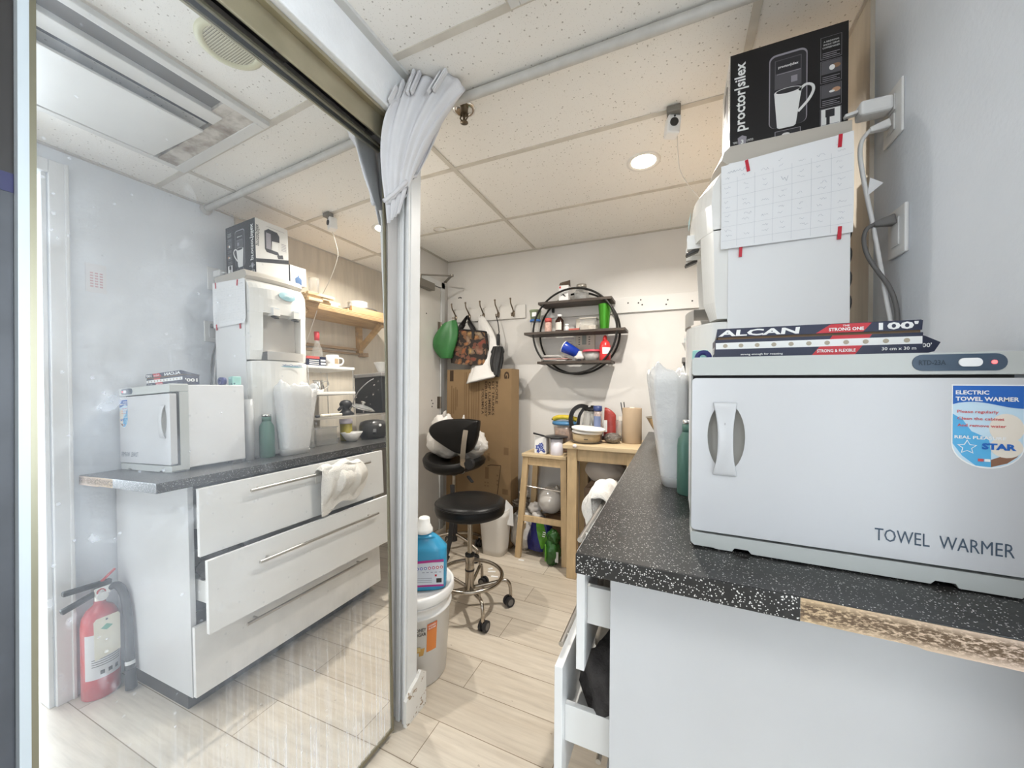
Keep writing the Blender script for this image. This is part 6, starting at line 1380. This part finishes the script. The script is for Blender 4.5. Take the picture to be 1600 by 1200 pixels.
for i in range(5): b.quad(ln, DU, UZ, 0.010 + 0.017 * i, 0.020 + 0.017 * i, 0.076, 0.079, 0.0012)
for j in range(3): b.quad(ln, DU, UZ, -0.08, 0.05, 0.052 - 0.008 * j, 0.0545 - 0.008 * j, 0.0012)
b.m(DARK).quad(ln, DU, UZ, 0.068, 0.090, 0.034, 0.052, 0.0012).m(RED).quad(ln, DU, UZ, 0.062, 0.070, 0.060, 0.068, 0.0012)
b.build('label', de)

# ---------------------------------------------------------------- wooden stool and table
BIR = mat('birch', (0.55, 0.40, 0.225), 0.5, noise=0.16, nscale=7, stretch=(5, 5, 1)); BIRT = mat('birch_top', (0.60, 0.465, 0.285), 0.5, noise=0.14, nscale=6, stretch=(1, 8, 8))
wst = thing('wooden_stool', (-0.83, 2.56, 0), 'tall birch stool with splayed legs beside the wooden table', 'stool')
SZ = 0.748
MB().m(BIRT).box(-0.995, -0.668, 2.425, 2.70, SZ - 0.024, SZ).build('seat', wst, bevel=0.004)
tops = ((-0.968, 2.452), (-0.692, 2.452), (-0.692, 2.672), (-0.968, 2.672)); bots = ((-1.022, 2.440), (-0.676, 2.440), (-0.676, 2.70), (-1.022, 2.70))
def at_(i, z): k = z / (SZ - 0.024); return Vector((bots[i][0] * (1 - k) + tops[i][0] * k, bots[i][1] * (1 - k) + tops[i][1] * k, z))
for i in range(4): MB().m(BIR).bar(at_(i, 0), at_(i, SZ - 0.024), 0.042, 0.034, up=(0, 1, 0)).build('leg', wst, bevel=0.003)
for i, j, z in ((0, 1, SZ - 0.055), (3, 2, SZ - 0.055), (0, 3, SZ - 0.055), (1, 2, SZ - 0.055)): MB().m(BIR).bar(at_(i, z), at_(j, z), 0.018, 0.055).build('apron', wst)
for i, j, z in ((0, 1, 0.285), (3, 2, 0.285)): MB().m(BIR).bar(at_(i, z), at_(j, z), 0.020, 0.040).build('stretcher', wst, bevel=0.002)
for i, j in ((0, 3), (1, 2)): MB().m(BIR).bar(at_(i, 0.20), at_(j, 0.20), 0.020, 0.040).build('stretcher', wst, bevel=0.002)
MB().m(CHROME).cyl(at_(0, 0.515), at_(1, 0.500), 0.0045, seg=10).build('steel_rod', wst)
TZ = 0.856
tbl = thing('wooden_table', (-0.42, 2.5, 0), 'counter height birch table tucked behind the end of the worktop', 'table')
MB().m(BIRT).box(-0.655, -0.180, 2.285, 2.715, TZ - 0.028, TZ).build('tabletop', tbl, bevel=0.003)
for x in (-0.628, -0.262):
    for y in (2.300, 2.635): MB().m(BIR).box(x, x + 0.062, y, y + 0.062, 0, TZ - 0.028).build('leg', tbl, bevel=0.003)
MB().m(BIR).box(-0.566, -0.262, 2.312, 2.334, TZ - 0.105, TZ - 0.028).build('apron', tbl, bevel=0.002)
MB().m(BIR).box(-0.566, -0.262, 2.663, 2.685, TZ - 0.105, TZ - 0.028).build('apron', tbl, bevel=0.002)
for x in (-0.612, -0.232): MB().m(BIR).box(x, x + 0.02, 2.362, 2.635, TZ - 0.105, TZ - 0.028).build('apron', tbl, bevel=0.002)
tag(MB().m(mat('paper_scrap', (0.80, 0.72, 0.70), 0.8)).sphere((-0.575, 2.281, TZ - 0.006), (0.014, 0.006, 0.011), 12, 8, lump(0.3, 4, 2)).build('paper_scrap', None, (-0.575, 2.28, TZ - 0.012)), 'tiny pink paper scrap stuck on the front edge of the table', 'scrap')

# ---------------------------------------------------------------- on the wooden stool
px_ = thing('porcelain_tin', (-0.865, 2.49, SZ), 'white tin with a blue flower print on the wooden stool', 'tin')
MB().m(PORC).box(-0.912, -0.823, 2.462, 2.535, SZ, SZ + 0.120).build('tin', px_, bevel=0.004)
b = MB(); o_ = (-0.912, 2.4615, SZ); rr = random.Random(6)
b.m(mat('flower_blue', (0.06, 0.09, 0.34), 0.4))
for x, z, r in ((0.028, 0.045, 0.017), (0.052, 0.062, 0.015), (0.058, 0.032, 0.014), (0.030, 0.018, 0.012), (0.072, 0.018, 0.009)):
    b.prism([(x + r * (1 + 0.25 * math.cos(5 * t)) * math.cos(t), z + r * (1 + 0.25 * math.cos(5 * t)) * math.sin(t)) for t in [2 * PI * i / 30 for i in range(30)]], o_, UX, UZ, 0.0004)
b.m(mat('flower_pale', (0.40, 0.47, 0.72), 0.4))
for x, z, r in ((0.028, 0.045, 0.007), (0.052, 0.062, 0.006), (0.058, 0.032, 0.006), (0.040, 0.035, 0.006), (0.068, 0.050, 0.005)): b.prism(ell(x, z, r, r, 10), o_, UX, UZ, 0.0007)
b.build('flower_print', px_)
mm = thing('mug', (-0.752, 2.478, SZ), 'plain lilac white mug on the wooden stool under a black pan lid', 'mug')
MB().m(mat('lilac_white', (0.72, 0.69, 0.74), 0.35)).lathe([(0, 0), (0.042, 0), (0.044, 0.004), (0.044, 0.112), (0.041, 0.112), (0.040, 0.008), (0, 0.008)], (-0.752, 2.478, SZ), 32).build('cup', mm)
pl2 = thing('pan_lid', (-0.765, 2.495, SZ + 0.121), 'flat black pan lid resting across the lilac white mug', 'lid')
MB().m(mat('lid_black', (0.03, 0.028, 0.027), 0.3)).lathe([(0, 0.002), (0.078, -0.004), (0.086, 0.0), (0.078, 0.005), (0.03, 0.012), (0, 0.013)], (-0.765, 2.500, SZ + 0.122), 36).build('plate', pl2)
MB().m(RUB).bar((-0.84, 2.475, SZ + 0.124), (-0.915, 2.445, SZ + 0.145), 0.018, 0.012).build('handle', pl2, bevel=0.003)
fc = thing('food_container', (-0.735, 2.635, SZ), 'clear bowl of food with a blue lid at the back of the wooden stool', 'container')
MB().m(CLP).lathe([(0, 0.001), (0.055, 0.001), (0.085, 0.20), (0.081, 0.20), (0.052, 0.006), (0, 0.006)], (-0.735, 2.618, SZ), 32).build('bowl', fc)
MB().m(mat('noodles', (0.48, 0.26, 0.15), 0.7, noise=0.4, nscale=50)).lathe([(0, 0.008), (0.052, 0.008), (0.077, 0.175), (0, 0.185)], (-0.735, 2.618, SZ), 28).build('contents', fc)
MB().m(mat('lid_blue', (0.06, 0.19, 0.36), 0.35)).lathe([(0, 0.20), (0.090, 0.20), (0.092, 0.21), (0.088, 0.222), (0, 0.224)], (-0.735, 2.618, SZ), 32).build('lid', fc)
ba = thing('banana', (-0.73, 2.615, SZ + 0.224), 'ripe yellow banana lying on the blue container lid', 'banana')
MB().m(mat('banana_yellow', (0.58, 0.44, 0.035), 0.45, noise=0.2, nscale=25)).tube(smooth_path([(-0.815, 2.61, SZ + 0.236), (-0.78, 2.60, SZ + 0.250), (-0.73, 2.595, SZ + 0.254), (-0.68, 2.60, SZ + 0.249), (-0.645, 2.612, SZ + 0.238)], 5), 0.0175, 8).build('fruit', ba)
MB().m(mat('banana_tip', (0.16, 0.13, 0.03), 0.6)).tube([(-0.815, 2.61, SZ + 0.236), (-0.832, 2.615, SZ + 0.233)], 0.010, 8, r1=0.006).build('stem', ba)

# ---------------------------------------------------------------- on the table
stm = thing('bamboo_bowl', (-0.535, 2.46, TZ), 'round light wooden bowl with white lids stacked on it at the table edge', 'bowl')
MB().m(BIRT).lathe([(0, 0.006), (0.078, 0.006), (0.088, 0.012), (0.092, 0.058), (0.086, 0.058), (0.082, 0.014), (0, 0.014)], (-0.535, 2.435, TZ), 40).build('bowl', stm)
b = MB().m(DARK)
for a in (-1.75, -1.68, -1.61, -1.54): b.cyl((-0.535 + 0.0885 * math.cos(a + 0.25), 2.435 + 0.0885 * math.sin(a + 0.25), TZ + 0.030), (-0.535 + 0.0925 * math.cos(a + 0.25), 2.435 + 0.0925 * math.sin(a + 0.25), TZ + 0.030), 0.0032, seg=8)
b.build('mark', stm)
MB().m(mat('saucer_dark', (0.20, 0.17, 0.13), 0.4)).lathe([(0, 0), (0.07, 0), (0.103, 0.008), (0.103, 0.010), (0.07, 0.004), (0, 0.004)], (-0.535, 2.435, TZ), 40).build('saucer', stm)
b = MB().m(PORC); b.T = Matrix.Translation((-0.530, 2.43, TZ + 0.062)) @ Matrix.Rotation(math.radians(2.5), 4, 'Y'); b.lathe([(0, 0), (0.093, 0), (0.099, 0.003), (0.099, 0.012), (0.09, 0.016), (0, 0.018)], (0, 0, 0), 40); b.build('white_lid', stm)
b = MB().m(BXW); b.T = Matrix.Translation((-0.520, 2.425, TZ + 0.083)) @ Matrix.Rotation(math.radians(3.5), 4, 'Y'); b.lathe([(0, 0), (0.103, 0), (0.110, 0.004), (0.110, 0.014), (0.10, 0.018), (0, 0.019)], (0, 0, 0), 40); b.build('white_lid', stm)
ke = thing('kettle', (-0.53, 2.60, TZ), 'glass kettle with a large black loop handle at the back of the table', 'kettle')
MB().m(GLASS).lathe([(0, 0.022), (0.066, 0.022), (0.076, 0.045), (0.076, 0.09), (0.060, 0.175), (0.056, 0.20), (0.053, 0.20), (0.057, 0.172), (0.072, 0.09), (0.070, 0.03), (0, 0.028)], (-0.530, 2.600, TZ), 32).build('jug', ke)
MB().m(mat('strainer', (0.45, 0.43, 0.40), 0.3, 0.8)).lathe([(0, 0.09), (0.032, 0.09), (0.034, 0.20), (0, 0.20)], (-0.520, 2.600, TZ), 20).build('infuser', ke)
KB = mat('kettle_black', (0.012, 0.011, 0.011), 0.4, spec=0.3)
MB().m(KB).lathe([(0, 0), (0.080, 0), (0.082, 0.02), (0.070, 0.026), (0, 0.026)], (-0.530, 2.600, TZ), 32).build('base', ke)
MB().m(KB).lathe([(0, 0.20), (0.058, 0.20), (0.060, 0.21), (0.050, 0.222), (0.015, 0.226), (0.012, 0.236), (0, 0.237)], (-0.530, 2.600, TZ), 32).build('lid', ke)
b = MB().m(KB); P = smooth_path([(-0.560, 2.585, TZ + 0.222), (-0.610, 2.57, TZ + 0.232), (-0.655, 2.555, TZ + 0.200), (-0.672, 2.55, TZ + 0.145), (-0.662, 2.55, TZ + 0.09), (-0.630, 2.565, TZ + 0.035)], 5)
for p, q in zip(P, P[1:]): b.bar(p, q + (q - p) * 0.12, 0.028, 0.017, up=(0, 1, 0))
P = smooth_path([(-0.585, 2.58, TZ + 0.215), (-0.612, 2.57, TZ + 0.17), (-0.622, 2.568, TZ + 0.115), (-0.625, 2.565, TZ + 0.045)], 4)
for p, q in zip(P, P[1:]): b.bar(p, q + (q - p) * 0.12, 0.020, 0.012, up=(0, 1, 0))
b.build('handle', ke)
sj = thing('spice_jar', (-0.478, 2.535, TZ), 'tall slim spice jar with a dark blue cap in front of the glass kettle', 'jar')
MB().m(mat('spice_mix', (0.42, 0.34, 0.32), 0.35, noise=0.5, nscale=45)).lathe([(0, 0), (0.026, 0), (0.027, 0.004), (0.027, 0.175), (0.024, 0.205), (0, 0.205)], (-0.478, 2.520, TZ), 24).build('body', sj)
MB().m(mat('cap_navy', (0.03, 0.05, 0.16), 0.4)).lathe([(0, 0.205), (0.028, 0.205), (0.029, 0.208), (0.029, 0.238), (0, 0.240)], (-0.478, 2.520, TZ), 24).build('cap', sj)
MB().m(mat('slate_label', (0.16, 0.20, 0.34), 0.5)).grid(lambda u, v: (-0.478 + 0.0276 * math.sin(-1.0 + 2.0 * u), 2.520 - 0.0276 * math.cos(-1.0 + 2.0 * u), TZ + 0.09 + 0.08 * v), 10, 1).build('label', sj)
rp = thing('snack_bag', (-0.405, 2.60, TZ), 'crumpled red snack bag between the spice jar and the glass jar', 'bag')
MB().m(mat('snack_red', (0.36, 0.05, 0.04), 0.35, noise=0.25, nscale=12, bump=0.6, bscale=30)).grid(lambda u, v: (-0.408 + 0.045 * math.cos(2 * PI * u) * (1 - 0.15 * v), 2.60 + 0.030 * math.sin(2 * PI * u) * (1 - 0.75 * v), TZ + 0.195 * v + 0.03 * v * math.cos(2 * PI * u + 2.5)), 24, 10, wrap=True).build('bag', rp, solid=0.002)
MB().m(BXW).quad((0, 2.568, TZ), UX, UZ, -0.445, -0.422, 0.06, 0.14, 0.001).build('label', rp)
sj2 = thing('glass_jar', (-0.335, 2.61, TZ), 'open glass jar holding a folded white paper beside the kraft paper roll', 'jar')
MB().m(GLASS).lathe([(0, 0.002), (0.040, 0.002), (0.043, 0.008), (0.043, 0.14), (0.040, 0.14), (0.040, 0.01), (0, 0.008)], (-0.335, 2.615, TZ), 28).build('body', sj2)
MB().m(mat('ivory_paper', (0.74, 0.68, 0.60), 0.8)).box(-0.352, -0.318, 2.605, 2.625, TZ + 0.010, TZ + 0.165).build('paper', sj2)
for k in range(2):
    b = MB().m(RUB).cyl((-0.292 + 0.004 * k, 2.585 + 0.01 * k, TZ + 0.002), (-0.338 + 0.020 * k, 2.60, TZ + 0.262 + 0.004 * k), 0.0032, seg=8)
    tag(b.build('chopstick', None, (-0.30, 2.59, TZ)), 'black chopstick leaning upright beside the kraft paper roll', 'chopstick', 'chopsticks on the table')
b = MB().m(mat('steel_wool', (0.26, 0.235, 0.21), 0.4, 0.6, bump=1.0, bscale=120)).sphere((-0.372, 2.475, TZ + 0.032), (0.056, 0.050, 0.034), 34, 20, lump(0.07, 16, 3))
rr = random.Random(17)
for q in range(26):
    a0 = rr.uniform(0, 6.28); e = rr.uniform(0.2, 1.3); P = []
    for i in range(9):
        a = a0 + i * 0.35; P.append((-0.372 + 0.059 * math.cos(a) * math.cos(e * 0.5 + 0.1 * i), 2.475 + 0.052 * math.sin(a) * math.cos(e * 0.5 + 0.1 * i), TZ + 0.032 + 0.035 * math.sin(e * 0.5 + 0.1 * i)))
    b.tube(P, 0.0012, 4)
tag(b.build('steel_scrubber', None, (-0.372, 2.475, TZ)), 'shiny steel wool scrubber beside the light wooden bowl', 'scrubber')
kr = thing('kraft_paper_roll', (-0.262, 2.54, TZ), 'standing roll of brown kraft paper on the table', 'paper roll')
MB().m(mat('kraft', (0.40, 0.30, 0.20), 0.75, noise=0.04, nscale=5)).lathe([(0.016, 0.0), (0.060, 0.0), (0.0615, 0.004), (0.0615, 0.228), (0.060, 0.230), (0.016, 0.230), (0.016, 0.0)], (-0.258, 2.54, TZ), 44).build('roll', kr)
MB().m(mat('core', (0.62, 0.54, 0.45), 0.8)).lathe([(0.016, 0.002), (0.0165, 0.236), (0.013, 0.236), (0.013, 0.002)], (-0.258, 2.54, TZ), 24).build('core_tube', kr)

# ---------------------------------------------------------------- floor clutter
tr_ = thing('waste_bin', (-1.205, 2.43, 0), 'tapered white waste bin on the floor near the stool', 'bin')
def wbf(u, v):
    a = 2 * PI * u; c, s_ = math.cos(a), math.sin(a); e = 0.55
    return (-1.205 + (0.082 + 0.028 * v) * math.copysign(abs(c) ** e, c), 2.445 + (0.075 + 0.022 * v) * math.copysign(abs(s_) ** e, s_), 0.002 + 0.315 * v)
b = MB().m(mat('bin_ivory', (0.74, 0.71, 0.67), 0.35)).grid(wbf, 40, 8, wrap=True); b.add([wbf(i / 40, 0) for i in range(40)], [tuple(range(40))[::-1]]); b.build('shell', tr_, solid=0.003)
MB().m(PLB).grid(lambda u, v: (-1.205 + (0.112 - 0.03 * (v > 0.6)) * math.cos(2 * PI * u) * (1 + 0.04 * math.sin(11 * u * 6.28)), 2.445 + (0.10 - 0.03 * (v > 0.6)) * math.sin(2 * PI * u), 0.26 + 0.075 * math.sin(PI * v) + 0.01 * math.sin(18 * u)), 44, 6, wrap=True).build('liner', tr_)
b = MB().m(PAPER).add([(-1.115, 2.43, 0.40), (-1.075, 2.46, 0.345), (-1.07, 2.47, 0.20), (-1.13, 2.385, 0.24)], [(0, 3, 2, 1)])
tag(b.build('paper_sheet', None, (-1.09, 2.43, 0.2), solid=0.0015), 'folded white paper leaning out over the waste bin', 'paper')
b = MB().m(PLB).sphere((-1.045, 2.60, 0.135), (0.112, 0.095, 0.150), 40, 26, lump(0.07, 4, 7)); b.tube([(-1.07, 2.58, 0.26), (-1.04, 2.57, 0.30), (-1.02, 2.56, 0.33)], 0.03, 8, r1=0.006)
tag(b.build('plastic_bag', None, (-1.045, 2.60, 0.0)), 'round white plastic bag on the floor against the back wall', 'bag')
b = MB().m(PLB).sphere((-0.935, 2.625, 0.115), (0.065, 0.065, 0.128), 30, 20, lump(0.08, 4, 19)); tag(b.build('plastic_bag', None, (-0.935, 2.625, 0)), 'small white plastic bag on the floor beside the navy and green sack', 'bag')
rr = random.Random(23); b = MB().m(mat('tangled_wire', (0.20, 0.17, 0.14), 0.5)); P = [(-1.07 + rr.uniform(-0.07, 0.07), 2.60 + rr.uniform(-0.05, 0.05), 0.325 + rr.uniform(-0.03, 0.05)) for i in range(26)]
b.tube(P, 0.005, 6, sm=5); tag(b.build('wire_tangle', None, (-1.07, 2.60, 0.28)), 'tangle of dark wire on top of the white plastic bags', 'wire')
for k, (x, y, z, r) in enumerate(((-1.035, 2.58, 0.42, 0.035), (-0.955, 2.60, 0.315, 0.05), (-0.925, 2.57, 0.262, 0.042))):
    b = MB().m(MATS['tissue']).sphere((x, y, z), (r, r * 0.85, r * 0.75), 20, 14, lump(0.24, 4, 40 + k))
    tag(b.build('crumpled_tissue', None, (x, y, z - r * 0.7)), ('topmost crumpled tissue on the tangled wire', 'crumpled tissue left of the shiny white balloon', 'lowest crumpled tissue above the wooden stool rail')[k], 'tissue')
bal = MB().m(mat('pearl_plastic', (0.66, 0.63, 0.59), 0.12, coat=0.6, trans=0.1)).sphere((-0.835, 2.60, 0.390), (0.092, 0.088, 0.098), 36, 24, lambda d: 1 + 0.05 * max(0, d.x) - 0.03 * d.z)
bal.cyl((-0.79, 2.60, 0.478), (-0.775, 2.60, 0.488), 0.012, 0.018, seg=12)
tag(bal.build('balloon', None, (-0.835, 2.60, 0.293)), 'shiny pearly white balloon behind the legs of the wooden stool', 'balloon')
cbw = thing('wooden_crate', (-0.80, 2.63, 0), 'low dark wooden crate on the floor under the shiny white balloon', 'crate')
CRT = mat('crate_brown', (0.16, 0.095, 0.05), 0.7, noise=0.25, nscale=9)
MB().m(CRT).box(-0.862, -0.725, 2.575, 2.70, 0.0, 0.285).build('box', cbw, bevel=0.003)
MB().m(CRT).bar((-0.86, 2.55, 0.289), (-0.74, 2.69, 0.289), 0.03, 0.008).build('slat', cbw)
NVB = mat('sack_navy', (0.012, 0.016, 0.13), 0.3, noise=0.3, nscale=12, bump=0.8, bscale=22); GRB = mat('sack_green', (0.085, 0.27, 0.02), 0.3, noise=0.2, nscale=10, bump=0.6, bscale=22); GRD = mat('sack_dark_green', (0.018, 0.085, 0.012), 0.3, noise=0.3, nscale=14, bump=0.8, bscale=24)
sk = thing('snack_sack', (-0.83, 2.47, 0.02), 'navy blue plastic sack with a bright green band under the wooden stool', 'sack')
def sack(u, v):
    a = 2 * PI * u; r = 0.55 + 0.45 * math.sin(PI * (0.15 + 0.7 * v)); r *= 1 + 0.08 * math.sin(4 * a + 6 * v)
    return Vector((-0.892 + 0.030 * (0.5 - v) * -2 + 0.088 * r * math.cos(a) + 0.02 * (1 - v), 2.515 + 0.044 * r * math.sin(a), 0.045 + 0.205 * v + 0.025 * math.cos(a + 2.6) * v))
b = MB().m(NVB).grid(sack, 36, 18, wrap=True); b.add([sack(i / 36, 0) for i in range(36)], [tuple(range(36))[::-1]]); b.add([sack(i / 36, 1) for i in range(36)], [tuple(range(36))]); b.build('bag', sk)
def band(u, v):
    p = sack(0.66 + 0.13 * u + 0.16 * (1 - v), 0.12 + 0.86 * v); c = Vector((-0.892, 2.515, p.z)); return c + (p - c) * 1.03
MB().m(GRB).grid(band, 8, 14).build('green_band', sk)
b = MB().m(BXW)
for q in range(3):
    def pr_(u, v, q=q):
        p = sack(0.80 + 0.04 * u, 0.55 + 0.07 * q + 0.03 * v); c = Vector((-0.892, 2.515, p.z)); return c + (p - c) * 1.035
    b.grid(pr_, 3, 1)
b.build('print', sk)
gs = thing('snack_sack', (-0.725, 2.46, 0.0), 'crumpled dark green plastic sack beside the table leg', 'sack')
MB().m(GRD).sphere((-0.762, 2.425, 0.092), (0.060, 0.050, 0.090), 34, 22, lump(0.10, 4, 15)).sphere((-0.755, 2.43, 0.19), (0.045, 0.040, 0.05), 26, 16, lump(0.2, 4, 25)).build('bag', gs)
MB().m(GRB).tube([(-0.80, 2.388, 0.15), (-0.79, 2.372, 0.10), (-0.795, 2.38, 0.04)], 0.006, 6, sm=4).build('seam', gs)
MB().m(mat('silver_tag', (0.45, 0.45, 0.44), 0.4)).box(-0.730, -0.708, 2.388, 2.393, 0.04, 0.11).build('label', gs)
GRC = mat('grey_pillow', (0.50, 0.45, 0.40), 0.9, bump=0.2, bscale=14)
b = MB().m(GRC).sphere((-0.43, 2.53, 0.665), (0.125, 0.10, 0.095), 34, 22, lump(0.07, 3.2, 5)); tag(b.build('cloth_bundle', None, (-0.43, 2.53, 0.56)), 'beige cloth bundle stored under the wooden table', 'cloth')
b = MB().m(mat('dim_stack', (0.22, 0.15, 0.10), 0.8, noise=0.3, nscale=9)).box(-0.545, -0.30, 2.42, 2.64, 0.0, 0.56); tag(b.build('storage_box', None, (-0.42, 2.53, 0), bevel=0.008), 'dark brown box on the floor under the wooden table', 'box')
rr = random.Random(2); 
for k, (x, y, L, a) in enumerate(((-1.095, 2.17, 0.05, 0.4), (-1.05, 2.12, 0.045, 0.2), (-0.98, 2.40, 0.04, 0.1), (-1.12, 2.20, 0.03, 0.9))):
    b = MB().m(PAPER); b.T = Matrix.Translation((x, y, 0.0005)) @ Matrix.Rotation(a, 4, 'Z'); b.box(-L / 2, L / 2, -0.008, 0.008, 0, 0.002)
    tag(b.build('paper_scrap', None, (x, y, 0)), 'thin white paper scrap lying on the plank floor by the waste bin', 'scrap', 'paper scraps on the floor')
